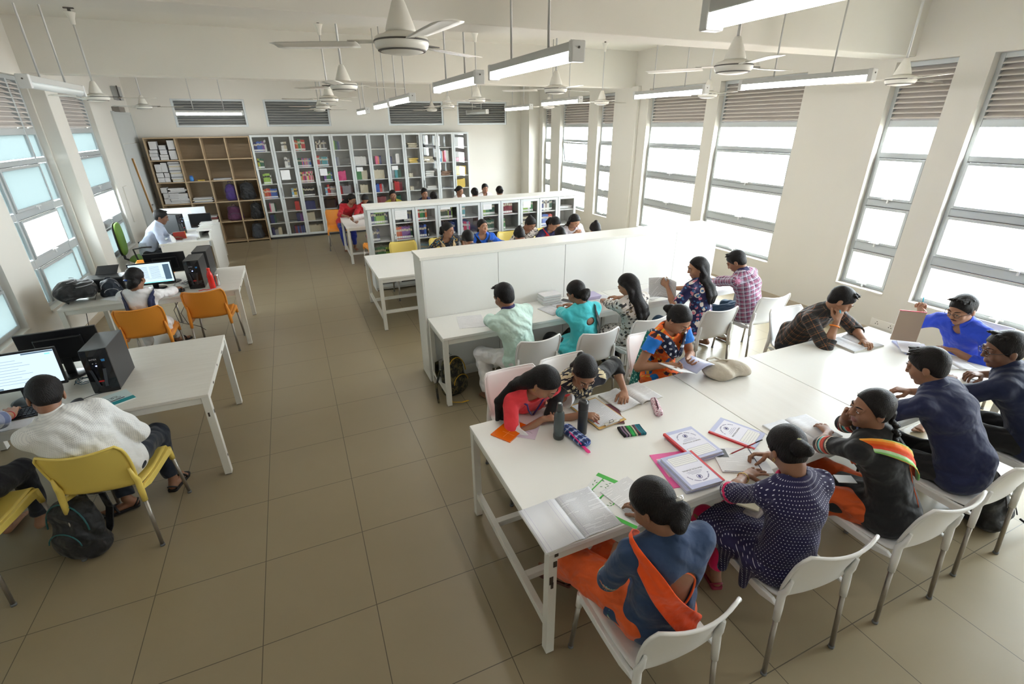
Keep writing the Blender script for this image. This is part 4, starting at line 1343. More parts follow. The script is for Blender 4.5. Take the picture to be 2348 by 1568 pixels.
low = {
 (0, 3): [('cream', 1, .03, .2), ('navy', 1, .025, .2), ('navy', 1, .02, .2), ('green', 1, .03, .2), ('lime', 4, .034, .205), ('dark green', 1, .03, .2), ('navy', 1, .02, .17)],
 (1, 3): [('gap', 0, .17), ('dark green', 3, .014, .2), ('navy', 2, .02, .2), ('grey', 2, .018, .19)],
 (2, 3): [('red', 2, .028, .2), ('green', 2, .03, .2), ('dark green', 1, .03, .2), ('orange', 1, .03, .2), ('gap', 0, .02)],
 (3, 3): [('cream', 1, .02, .2), ('dark green', 6, .022, .2), ('lime', 1, .02, .2), ('navy', 2, .02, .2), ('lime', 1, .02, .2)],
 (4, 3): [('gap', 0, .01), ('green', 1, .028, .2), ('teal', 2, .02, .2)],
 (5, 3): [('white', 1, .02, .2), ('lime', 3, .022, .19), ('green', 3, .022, .2), ('dark green', 4, .022, .2)],
 (6, 3): [('maroon', 6, .034, .215)],
 (7, 3): [('gap', 0, .02), ('lime', 4, .03, .17), ('white', 2, .02, .19), ('green', 2, .03, .2)],
 (8, 3): [('cream', 2, .02, .2), ('navy', 2, .02, .2), ('white', 2, .02, .2), ('brown', 1, .02, .2), ('white', 2, .025, .21), ('dark green', 2, .026, .2)],
 (9, 3): [],
 (0, 2): [('gap', 0, .02), ('grey', 1, .02, .17), ('black', 2, .022, .2), ('navy', 2, .02, .19)],
 (1, 2): [('gap', 0, .015), ('orange', 2, .032, .2), ('red', 1, .03, .19), ('purple', 4, .034, .2), ('dark green', 2, .03, .2)],
 (2, 2): [('navy', 3, .034, .2), ('blue', 1, .034, .2), ('gap', 0, .02), ('black', 1, .02, .16)],
 (3, 2): [('gap', 0, .08), ('navy', 6, .03, .205)],
 (4, 2): [('gap', 0, .02), ('cream', 1, .03, .17), ('red', 2, .026, .2), ('grey', 2, .02, .2), ('pink', 1, .02, .18)],
 (5, 2): [('dark green', 9, .026, .19)],
 (6, 2): [('gap', 0, .02), ('green', 2, .026, .19)],
 (7, 2): [('cream', 9, .026, .19)],
 (8, 2): [('red', 1, .02, .2), ('cream', 1, .02, .19), ('navy', 1, .02, .2), ('blue', 5, .023, .2), ('red', 3, .024, .2)],
 (9, 2): [],
 (0, 1): [('gap', 0, .01), ('dark green', 3, .02, .2), ('green', 5, .024, .2), ('lime', 4, .024, .19)],
 (1, 1): [('gap', 0, .08), ('cream', 3, .025, .2), ('black', 2, .03, .2)],
 (2, 1): [('light blue', 7, .032, .19), ('teal', 1, .03, .19)],
 (3, 1): [('blue', 6, .03, .19)],
}
PL = {3: 'top shelf, door %d of low bookcase', 2: 'middle shelf, door %d of low bookcase', 1: 'bottom visible shelf, door %d of low bookcase'}
NW = ['one', 'two', 'three', 'four', 'five', 'six', 'seven', 'eight', 'nine', 'ten', 'eleven', 'twelve']
for (i, s), spec in low.items():
    row(LBX0 + i * pw + .03, LBX0 + (i + 1) * pw - .03, LBY0 + .06, LZ[s] + .003, spec, (PL[s] % 0).replace('0', NW[i]), g1, .235, rs=rs, d=.17)
ob_ = empty('paper_stack', (5.2, 5.98, 1.108), 0, 'small heap of grey papers in the last door of the low bookcase', 'papers')
for k in range(4): MB().cbox((rs.uniform(-.01, .01), .08, .006 + k * .012), (.26, .17, .011), rz=rs.uniform(-.1, .1)).build('sheaf', M_paper if k % 2 else M_cabin, ob_)
# notices taped inside the doors
for i, (w_, h_) in {1: (.20, .14), 3: (.17, .035), 5: (.16, .09), 7: (.15, .11)}.items():
    xx = LBX0 + i * pw + .05
    o = MB().box(xx, xx + w_, LBY0 - .0015, LBY0 - .0005, 1.30 - h_, 1.30).build('notice', M_paper)
    tag(o, 'white paper notice taped at the top of door %s of the low bookcase' % NW[i], 'notice', 'notices on the bookcase doors')
    lm = MB()
    for k in range(int(h_ / .016)): lm.box(xx + .015, xx + w_ - .02 - .02 * (k % 2), LBY0 - .002, LBY0 - .0015, 1.29 - .016 * k - .004, 1.29 - .016 * k - .002)
    lm.build('printed_lines', plain('print_grey', (.45, .45, .47), .8), o)

# ---- tall glass-door bookcase along the back wall: 12 doors, 7 shelves
WX0, WX1, WY0, WY1, WT = -.145, 5.12, 11.18, 11.58, 2.385
o = empty('tall_bookcase', (0, 0, 0), 0, 'tall grey-white bookcase with twelve glass doors along the back wall', 'bookcase')
wpw = (WX1 - WX0) / 12
m = MB(); m.box(WX0, WX1, WY0 + .02, WY1, WT - .02, WT).box(WX0, WX0 + .018, WY0 + .02, WY1, 0.05, WT - .02).box(WX1 - .018, WX1, WY0 + .02, WY1, .05, WT - .02).box(WX0 + .018, WX1 - .018, WY1 - .012, WY1, .05, WT - .02).box(WX0 + .018, WX1 - .018, WY0 + .03, WY1 - .012, .05, .07)
for i in range(1, 12): m.box(WX0 + i * wpw - .008, WX0 + i * wpw + .008, WY0 + .02, WY1 - .012, .07, WT - .02)
m.build('carcass', M_cabin, o)
m = MB().box(WX0 + .02, WX1 - .02, WY0 + .04, WY1, 0, .05).build('plinth', plain('plinth_dark', (.06, .06, .06), .6), o)
WZ = [.075, .39, .66, .98, 1.31, 1.66, 2.03]
for z in WZ[1:]: MB().box(WX0 + .02, WX1 - .02, WY0 + .03, WY1 - .013, z - .02, z - .003).build('shelf', M_board, o)
for i in range(12):
    a, b = WX0 + i * wpw + .003, WX0 + (i + 1) * wpw - .003
    f = MB(); k = .045
    f.box(a, a + k, WY0, WY0 + .02, .06, WT).box(b - k, b, WY0, WY0 + .02, .06, WT).box(a + k, b - k, WY0, WY0 + .02, .06, .11).box(a + k, b - k, WY0, WY0 + .02, WT - .045, WT)
    do = f.build('door', M_cab, o, bevel=.003)
    MB().box(a + k, b - k, WY0 + .008, WY0 + .012, .11, WT - .045).build('glass', M_cglass, do)
    if i % 2 == 1:
        MB().cbox((a + .02, WY0 - .012, 1.12), (.016, .012, .2)).cbox((a + .02, WY0 - .005, 1.2), (.012, .012, .01)).build('handle', M_steel, do, bevel=.002)
        MB().tube([(a + .02, WY0 - .006, .95), (a + .02, WY0, .95)], .009, n=8).build('lock', M_ring, do)
mixed = ['red', 'blue', 'green', 'cream', 'orange', 'navy', 'white']
wall = {
 (0, 6): [('navy', 3, .03, .2), ('blue', 4, .025, .22), ('purple', 2, .025, .22), ('white', 2, .02, .25)],
 (1, 6): [('gap', 0, .16), ('white', 3, .02, .2), ('cream', 3, .02, .2)], (2, 6): [('red', 2, .02, .24), ('orange', 2, .025, .22), ('green', 2, .028, .26), ('cream', 1, .02, .2), ('red', 3, .026, .24)],
 (3, 6): [('gap', 0, .05), ('cream', 1, .02, .2), ('brown', 1, .02, .2), ('black', 2, .016, .2), ('white', 1, .02, .2), (('grey', 'black', 'cream'), 7, .02, .22)],
 (4, 6): [('cream', 1, .02, .2), ('lime', 1, .03, .2), ('dark green', 2, .024, .2), ('navy', 2, .02, .19), ('grey', 1, .02, .19)],
 (0, 5): [('gap', 0, .03), ('yellow', 1, .02, .22), ('lime', 1, .025, .22), ('dark green', 3, .03, .22)], (1, 5): [('gap', 0, .17), ('white', 3, .022, .23), ('grey', 2, .022, .2)],
 (2, 5): [('yellow', 1, .015, .2), ('dark green', 4, .022, .2), (('pink', 'orange', 'grey', 'blue'), 9, .022, .2)], (3, 5): [('blue', 1, .02, .2), ('red', 2, .03, .26), (('teal', 'light blue', 'brown'), 9, .022, .22)],
 (4, 5): [('gap', 0, .02), ('navy', 1, .02, .2), ('grey', 2, .03, .2)], (5, 5): [('gap', 0, .03), ('white', 10, .026, .2)], (6, 5): [('gap', 0, .1), ('pink', 2, .03, .2), ('orange', 1, .03, .2), ('navy', 2, .03, .2)], (7, 5): [('teal', 1, .03, .2), ('navy', 2, .02, .17), ('gap', 0, .1), ('white', 3, .03, .24)],
 (10, 5): [('gap', 0, .03), ('light blue', 1, .05, .28), ('white', 1, .03, .26), ('red', 1, .045, .28), ('pink', 1, .045, .28), ('white', 2, .04, .28)],
 (0, 4): [('gap', 0, .08), ('lime', 4, .035, .23), ('white', 1, .03, .2)], (1, 4): [('gap', 0, .3), ('green', 1, .08, .2)], (2, 4): [(('pink', 'red', 'navy', 'orange', 'yellow', 'cream'), 14, .021, .24)],
 (3, 4): [('gap', 0, .12), ('purple', 2, .03, .2), ('green', 3, .033, .22), ('blue', 1, .03, .2)], (4, 4): [('gap', 0, .02), ('pink', 4, .045, .22)], (5, 4): [('green', 2, .08, .22), ('cream', 4, .035, .22)], (6, 4): [('cream', 8, .034, .22)],
 (7, 4): [('grey', 5, .02, .2), (('teal', 'dark green', 'grey'), 8, .02, .22)], (8, 4): [('gap', 0, .05), ('cream', 2, .05, .1)], (11, 4): [('gap', 0, .02), ('yellow', 5, .06, .23)],
 (0, 3): [('orange', 1, .02, .22), ('cream', 1, .02, .2), (('red', 'navy', 'orange'), 5, .025, .22), ('blue', 5, .028, .22)], (1, 3): [('gap', 0, .2), ('light blue', 1, .05, .2), ('yellow', 2, .03, .2), ('white', 1, .02, .2)],
 (2, 3): [('lime', 1, .03, .2), ('black', 8, .03, .22)], (3, 3): [('gap', 0, .1), ('light blue', 1, .05, .18), ('red', 2, .026, .25), ('maroon', 1, .02, .2), ('grey', 5, .025, .2)], (4, 3): [('red', 2, .028, .2), ('maroon', 1, .02, .2), ('grey', 8, .026, .2)],
 (5, 3): [('gap', 0, .08), ('cream', 5, .035, .2)], (6, 3): [('light blue', 1, .03, .2), ('blue', 3, .03, .2), ('red', 3, .02, .2), ('grey', 2, .02, .2)], (7, 3): [('brown', 3, .025, .2), ('red', 5, .024, .24), ('maroon', 3, .024, .22)],
 (8, 3): [('gap', 0, .05), ('cream', 2, .04, .09)], (11, 3): [('yellow', 4, .065, .22)],
 (0, 2): [('gap', 0, .09), ('pink', 1, .02, .2), ('white', 3, .026, .2), ('dark green', 1, .02, .2)], (1, 2): [('gap', 0, .22), ('red', 4, .028, .22)], (2, 2): [('gap', 0, .01), ('navy', 9, .026, .2)], (3, 2): [('gap', 0, .03), ('black', 9, .03, .21)],
 (4, 2): [(('red', 'navy', 'grey'), 9, .024, .2)], (6, 2): [('maroon', 9, .028, .2)], (7, 2): [('green', 2, .03, .2), ('yellow', 1, .03, .2), ('dark green', 4, .03, .2)],
 (0, 1): [('gap', 0, .05), ('navy', 3, .03, .2), ('dark green', 1, .03, .2)], (1, 1): [('gap', 0, .21), ('navy', 3, .024, .2), (('brown', 'purple'), 3, .024, .2)], (2, 1): [('gap', 0, .02), ('cream', 5, .035, .2)], (3, 1): [('gap', 0, .2), (('navy', 'orange', 'cream'), 5, .025, .2)],
 (0, 0): [('gap', 0, .03), ('navy', 2, .03, .2), ('grey', 3, .025, .16), ('cream', 3, .026, .2)], (1, 0): [('gap', 0, .1), (('navy', 'blue', 'maroon'), 9, .026, .2)], (2, 0): [('gap', 0, .02), ('cream', 8, .04, .2)], (3, 0): [('cream', 8, .04, .2)],
}
SN = ['bottom', 'sixth', 'fifth', 'fourth', 'third', 'second', 'top']
rs = np.random.RandomState(11)
indiv_keys = sorted(wall.keys(), key=lambda k: (k[0] > 3, -k[1]))
for (i, s), spec in wall.items():
    ind = i <= 3 and s >= 3
    row(WX0 + i * wpw + .03, WX0 + (i + 1) * wpw - .03, WY0 + .07, WZ[s], spec, '%s shelf, door %s of tall bookcase' % (SN[s], NW[i]), 'books in the tall back bookcase', .29, indiv=ind, rs=rs, d=.17)
fo = far_mb.build('shelved_books', far_mats, recalc=False)
tag(fo, 'rows of small mixed books behind the glass doors of the tall back bookcase', 'books', None, 'stuff')
# folded bundles, trays and boxes in doors nine to twelve
bi = 0
for (i, s, hh, cn, n) in ((8, 6, .05, 'cream', 3), (9, 6, .06, 'grey', 2), (9, 5, .045, 'cream', 4), (8, 5, .05, 'yellow', 3), (9, 4, .06, 'white', 3), (10, 4, .05, 'brown', 3), (9, 3, .05, 'white', 2), (10, 3, .03, 'grey', 1), (11, 5, .06, 'pink', 2)):
    bo = empty('paper_bundle', (WX0 + (i + .5) * wpw, WY0 + .16, WZ[s]), 0, '%s bundle of papers on the %s shelf of door %s of the tall bookcase' % (cn, SN[s], NW[i]), 'bundle', 'paper bundles in the tall bookcase')
    for k in range(n):
        MB().cbox((rs.uniform(-.03, .03), 0, hh * (k + .5) / 1.0 * .8), (rs.uniform(.22, .3), .2, hh * .7), rz=rs.uniform(-.1, .1)).build('sheaf', book_mat(cn), bo, bevel=.008)
for i, s, w_, h_ in ((1, 4, .2, .22), (3, 5, .17, .16), (5, 5, .15, .1), (7, 5, .16, .1)):
    xx = WX0 + i * wpw + .07; zz = WZ[s] + .3 if s == 4 else WZ[s] - .05
    tag(MB().box(xx, xx + w_, WY0 - .0015, WY0 - .0005, zz - h_, zz).build('notice', M_paper), 'white paper notice taped on door %s of the tall bookcase' % NW[i], 'notice', 'notices on the bookcase doors')

# ---- open oak shelving left of it: 4 bays, 5 rows
OX = [-2.17, -1.61, -1.13, -.655, -.165]; OZ = [.04, .505, .965, 1.435, 1.895, 2.35]; OY0, OY1 = 11.18, 11.56
o = empty('open_shelving', (0, 0, 0), 0, 'open light brown wooden shelving with square bays at the left of the back wall', 'shelving')
MB().box(OX[0], OX[-1], OY1 - .012, OY1, .02, 2.36).build('back_panel', M_oak, o)
for x in OX: MB().box(x - .011, x + .011, OY0, OY1 - .012, 0, 2.362).build('upright', M_oakedge, o)
for i in range(4):
    for z in OZ: MB().box(OX[i] + .011, OX[i + 1] - .011, OY0 + .003, OY1 - .012, z - .011, z + .011).build('shelf', M_oakedge, o)
M_sheet = plain('exercise_paper_edge', (.62, .62, .63), .85, var=.1)
def pile(x, y, z, w, d, hh, n, lb, mat_=None, jit=.012, cat='stack of papers'):
    e = empty('paper_pile', (x, y, z), 0, lb, cat, 'paper piles on the open shelving')
    for k in range(n):
        MB().cbox((rs.uniform(-jit, jit), rs.uniform(-jit, jit), hh * (k + .5) / n), (w * rs.uniform(.94, 1), d, hh / n * .93), rz=rs.uniform(-.05, .05)).build('bundle', (mat_ if not isinstance(mat_, list) else mat_[k % len(mat_)]) or M_sheet, e, bevel=.003)
b0 = OX[0] + .02
pile(b0 + .09, 11.33, OZ[4] + .012, .15, .2, .21, 3, 'white bundle leaning low at the left of the top left shelf bay')
pile(b0 + .10, 11.34, OZ[4] + .225, .14, .2, .17, 1, 'white ream standing on the left pile in the top left shelf bay')
pile(b0 + .27, 11.33, OZ[4] + .012, .16, .2, .11, 2, 'low white bundle in the middle of the top left shelf bay')
pile(b0 + .265, 11.34, OZ[4] + .125, .13, .2, .19, 2, 'white ream on the middle pile of the top left shelf bay')
pile(b0 + .45, 11.33, OZ[4] + .012, .14, .2, .20, 1, 'white box at the right of the top left shelf bay')
pile(b0 + .45, 11.33, OZ[4] + .215, .14, .2, .20, 1, 'white box stacked upper right in the top left shelf bay')
pile(b0 + .09, 11.33, OZ[3] + .012, .13, .2, .20, 2, 'white ream at the lower left of the second shelf bay')
pile(b0 + .21, 11.33, OZ[3] + .012, .10, .2, .20, 2, 'white ream low in the middle of the second shelf bay')
pile(b0 + .10, 11.33, OZ[3] + .215, .13, .2, .18, 1, 'white ream at the upper left of the second shelf bay')
pile(b0 + .215, 11.33, OZ[3] + .215, .11, .2, .21, 1, 'white ream upper middle of the second shelf bay')
pile(b0 + .40, 11.33, OZ[3] + .012, .23, .22, .42, 15, 'tall stack of yellowed files at the right of the second shelf bay', [M_sheet, book_mat('cream'), M_sheet, book_mat('grey'), M_sheet], .006)
pile(b0 + .08, 11.33, OZ[2] + .012, .12, .2, .36, 3, 'white stack at the left of the third shelf bay')
pile(b0 + .24, 11.33, OZ[2] + .012, .20, .22, .23, 6, 'pile of loose answer sheets in the middle of the third shelf bay', jit=.016)
pile(b0 + .42, 11.33, OZ[2] + .012, .19, .22, .22, 6, 'pile of loose answer sheets at the right of the third shelf bay', jit=.016)
pile(b0 + .33, 11.33, OZ[2] + .25, .33, .22, .10, 3, 'untidy papers lying across the two piles of the third shelf bay', jit=.03)
pile(OX[1] + .24, 11.33, OZ[2] + .012, .40, .22, .10, 5, 'heap of newspapers in the second column of the open shelving', [book_mat('grey'), M_sheet, book_mat('cream')], .02)
pile(OX[2] + .24, 11.33, OZ[3] + .012, .38, .22, .035, 3, 'thin pile of newspapers in the third column of the open shelving', [book_mat('grey'), M_sheet], .015)
pile(OX[1] + .33, 11.33, OZ[1] + .012, .22, .22, .14, 5, 'reddish files low in the second column of the open shelving', [book_mat('maroon'), M_sheet, book_mat('brown')], .01)
o = empty('blue_jar', (OX[1] + .12, 11.25, OZ[3] + .011), 0, 'small blue plastic jar on the second shelf of the open shelving', 'jar')
MB().lathe([(0, 0), (.038, 0), (.042, .03), (.040, .085), (.030, .095), (0, .095)]).build('jar_body', plain('blue_plastic', (.04, .20, .55), .3), o)
MB().lathe([(0, .095), (.032, .095), (.032, .118), (0, .118)]).build('lid', plain('blue_plastic_dark', (.03, .10, .35), .3), o)
o = MB().cbox((OX[1] + .30, 11.25, OZ[3] + .022), (.14, .05, .02)).build('yellow_duster', plain('yellow_cloth', (.6, .42, .08), .9), bevel=.006); tag(o, 'small yellow duster lying on the second shelf of the open shelving', 'duster')
# ================================================================ TABLES
M_top = plain('white_table_top', (.83, .83, .80), .32, var=.015)
t = NT('whitened_wood_grain_top')
ob = t.obj(); v = t.scale(ob, 1.2, 14, 14); nz = t.noise(2.6, 6, v, .65)
t.bsdf(t.mix(nz.outputs[0], (.60, .57, .51), (.78, .76, .71)), .36)
M_grain = t.m
t = NT('whitened_wood_grain_across')
ob = t.obj(); v = t.scale(ob, 14, 1.0, 14); nz = t.noise(1.4, 6, v, .65)
t.bsdf(t.mix(nz.outputs[0], (.76, .74, .70), (.84, .83, .80)), .36)
M_grainy = t.m
M_tleg = plain('table_leg_white', (.72, .71, .66), .42, var=.05)
M_chip = plain('chipped_paint_dark', (.05, .035, .025), .8)
def table(name, x0, x1, y0, y1, z, label, top=M_top, legs=None, inset=.0, lw=.05, rails=True, lowrails=(), group=None, legx=None, panel=None, rz=0, thick=.025, chips=()):
    """rectangular steel-frame table; legs at given x positions"""
    cx, cy = (x0 + x1) / 2, (y0 + y1) / 2
    o = empty(name, (cx, cy, 0), rz, label, 'table', group)
    X0, X1, Y0, Y1 = x0 - cx, x1 - cx, y0 - cy, y1 - cy
    MB().box(X0, X1, Y0, Y1, z - thick, z).build('table_top', top, o, bevel=.003)
    lx = legx if legx is not None else [x0 + inset, x1 - inset]
    for x in lx:
        x -= cx
        xa, xb = (x, x + lw) if x < (X0 + X1) / 2 - .05 else (x - lw, x)
        for ya, yb in ((Y0 + .004, Y0 + lw + .004), (Y1 - lw - .004, Y1 - .004)):
            lg = MB().box(xa + .002, xb - .002, ya, yb, .006, z - thick).build('leg', M_tleg, o, bevel=.002)
            MB().box(xa + .006, xb - .006, ya + .004, yb - .004, 0, .006).build('foot_cap', M_ring, lg)
    if rails:
        for ya, yb in ((Y0 + .01, Y0 + .04), (Y1 - .04, Y1 - .01)): MB().box(X0 + lw, X1 - lw, ya, yb, z - thick - .05, z - thick).build('side_rail', M_tleg, o, bevel=.002)
        for x in (X0 + .01, X1 - .04):
            MB().box(x, x + .03, Y0 + lw, Y1 - lw, z - thick - .05, z - thick).build('end_rail', M_tleg, o, bevel=.002)
    for (a, b, c_, d, e, f) in lowrails: MB().box(a - cx, b - cx, c_ - cy, d - cy, e, f).build('stretcher', M_tleg, o, bevel=.002)
    if chips:
        for (a, b, c_, d, e, f) in chips:
            if e < f: MB().box(a - cx, b - cx, c_ - cy, d - cy, e, f).build('paint_chip', M_chip, o)
    return o
TZ = .74
# the big near table: three tables pushed together
table('table', 1.365, 3.05, -.665, .462, TZ, 'near white table end nearest the camera with the open ruled notebook on its corner', rz=0,
      lowrails=[(1.375, 1.41, -.61, .41, .16, .21), (1.41, 3.0, -.34, -.30, .17, .21), (1.41, 3.0, .10, .14, .17, .21)],
      chips=[(1.375, 1.3685, 0, 0, 0, 0), (1.39, 1.409, -.6635, -.6605, .63, .665), (1.372, 1.392, -.6635, -.6605, .52, .57), (1.380, 1.394, -.6635, -.6605, .49, .53), (1.395, 1.415, -.6635, -.6605, .695, .712)])
table('table', 3.055, 3.86, -.665, .462, TZ, 'pale wood grain table with the beige cloth bag, between two white ones', top=M_grainy,
      lowrails=[(3.1, 3.82, -.30, -.26, .17, .21)])
table('table', 3.865, 5.44, -.665, .462, TZ, 'far white table of the near group where the men sit', lowrails=[(5.39, 5.42, -.61, .41, .16, .20), (3.9, 5.40, -.30, -.26, .17, .21)])
# computer tables on the left
gp = 'computer tables along the left windows'
table('computer_table', -2.22, -.27, 1.655, 2.88, TZ, 'near left computer table with a black tower and teal book', top=M_grain, group=gp, legx=[-2.15, -.27], lw=.055,
      chips=[(-.2700, -.2685, 1.9, 1.93, .70, .715), (-.27, -.2685, 2.2, 2.215, .72, .735), (-.27, -.2685, 2.5, 2.56, .70, .71), (-.31, -.298, 1.6575, 1.6588, .55, .585), (-.2700, -.2685, 1.675, 1.69, .16, .18), (-.2700, -.2685, 1.68, 1.695, .56, .59)])
m = MB().box(-1.42, -1.38, 1.70, 1.76, .0, .70)
table('computer_table', -2.02, -.25, 4.41, 5.62, TZ, 'second computer table with the red bottle, behind the orange chairs', top=M_grain, group=gp, lw=.055,
      chips=[(-.25, -.2485, 4.6, 4.66, .70, .715), (-.25, -.2485, 5.0, 5.03, .70, .71), (-.2500, -.2485, 4.44, 4.452, .60, .615)])
# white study table in the middle aisle row, behind the partition
table('study_table', 1.385, 3.36, 4.13, 5.44, TZ, 'white study table whose bare end sticks out left of the tall partition', lowrails=[(1.395, 1.43, 4.18, 5.39, .12, .16), (1.43, 3.3, 4.40, 4.44, .14, .18), (1.43, 3.3, 5.0, 5.04, .14, .18)])
table('study_table', 3.365, 5.35, 4.13, 5.44, TZ, 'study table behind the partition towards the right windows, mostly hidden')
table('study_table', 1.40, 3.4, 7.90, 9.15, TZ, 'small looking white table left behind the low bookcase where two girls write', lowrails=[(1.41, 1.44, 7.95, 9.1, .12, .16), (1.44, 3.3, 8.2, 8.24, .12, .16)])
table('study_table', 3.405, 5.4, 7.90, 9.15, TZ, 'farthest study table hidden behind the low bookcase')
# ---------------------------------------------------------------- tall partition with desk
PX0, PX1, PY0, PY1, PT = 1.585, 5.42, 2.475, 2.80, 1.375
o = empty('partition', (0, 0, 0), 0, 'tall white partition cabinet with its back to the desk row', 'partition')
MB().box(PX0 - .01, PX1 + .01, PY0 - .01, PY1 + .01, PT - .03, PT).build('top', plain('partition_top', (.74, .73, .67), .4), o, bevel=.003)
MB().box(PX0, PX0 + .02, PY0, PY1, 0, PT - .03).build('end_panel', M_whitemetal, o, bevel=.003)
MB().box(PX1 - .02, PX1, PY0, PY1, 0, PT - .03).build('end_panel', M_whitemetal, o, bevel=.003)
xs = [PX0 + .02, 2.53, 3.42, 3.435, 4.38, PX1 - .02]
for a, b in ((PX0 + .02, 2.40), (2.404, 3.20), (3.206, 4.0), (4.004, 4.75), (4.754, PX1 - .02)):
    MB().box(a, b, PY0, PY0 + .02, 0.06, PT - .03).build('back_panel', M_white, o, bevel=.0015)
MB().box(PX0 + .02, PX1 - .02, PY1 - .02, PY1, .06, PT - .03).build('far_panel', M_white, o)
MB().box(PX0 + .02, PX1 - .02, PY0 + .02, PY1 - .02, .0, .06).build('plinth', M_whitemetal, o)
table('long_desk', PX0 + .02, 3.70, 1.90, 2.47, TZ, 'long white desk built against the near half of the partition', lowrails=[(1.64, 3.66, 2.37, 2.40, .12, .17), (1.605, 1.64, 1.95, 2.42, .12, .16)])
table('long_desk', 3.705, 5.35, 1.90, 2.47, TZ, 'second white desk against the partition, by the floral shirt girl', lowrails=[(3.75, 5.3, 2.37, 2.40, .12, .17)])
# modesty panels under the desks are the partition itself

# ---------------------------------------------------------------- staff counter
M_cgrain = M_grain
o = empty('staff_counter', (0, 0, 0), 0, 'white staff counter with a raised side panel at the far left', 'counter')
MB().box(-1.68, -.93, 7.75, 9.05, .725, .75).build('desk_top', M_top, o, bevel=.003)
MB().box(-1.66, -.94, 7.72, 7.745, 0.0, .75).build('front_panel', M_cgrain, o, bevel=.003)
MB().box(-.925, -.89, 7.80, 9.05, 0, .87).build('side_panel', M_white, o, bevel=.003)
MB().box(-1.13, -.885, 7.98, 9.06, .87, .895).build('raised_ledge', M_white, o, bevel=.003)
MB().box(-1.12, -1.10, 8.02, 9.05, .75, .87).build('ledge_support', M_white, o)
o = empty('white_screen_board', (0, 0, 0), 0, 'white free standing board with a pasted notice behind the staff counter', 'board')
MB().box(-1.86, -1.10, 9.26, 9.30, .35, 1.13).build('board_panel', plain('board_white', (.70, .73, .76), .4), o, bevel=.003)
MB().box(-1.86, -1.82, 9.24, 9.32, 0, .35).box(-1.14, -1.10, 9.24, 9.32, 0, .35).build('board_feet', M_whitemetal, o)
MB().box(-1.58, -1.34, 9.256, 9.2595, .88, 1.06).build('notice', M_paper, o)
lm = MB()
for k in range(7): lm.box(-1.56, -1.37 + .01 * (k % 3), 9.2545, 9.256, 1.04 - k * .022, 1.045 - k * .022)
lm.build('printed_lines', plain('print_grey', (.45, .45, .47), .8), o)
table('side_table', -1.9, -.98, 9.32, 9.9, .72, 'low side table behind the white board with a few files', lw=.04)
o = MB().cbox((-1.15, 9.6, .735), (.22, .18, .03)).build('yellow_box', plain('yellow_card', (.7, .42, .03), .6), bevel=.004); tag(o, 'small yellow box showing above the white board', 'box')
o.location.z = .0

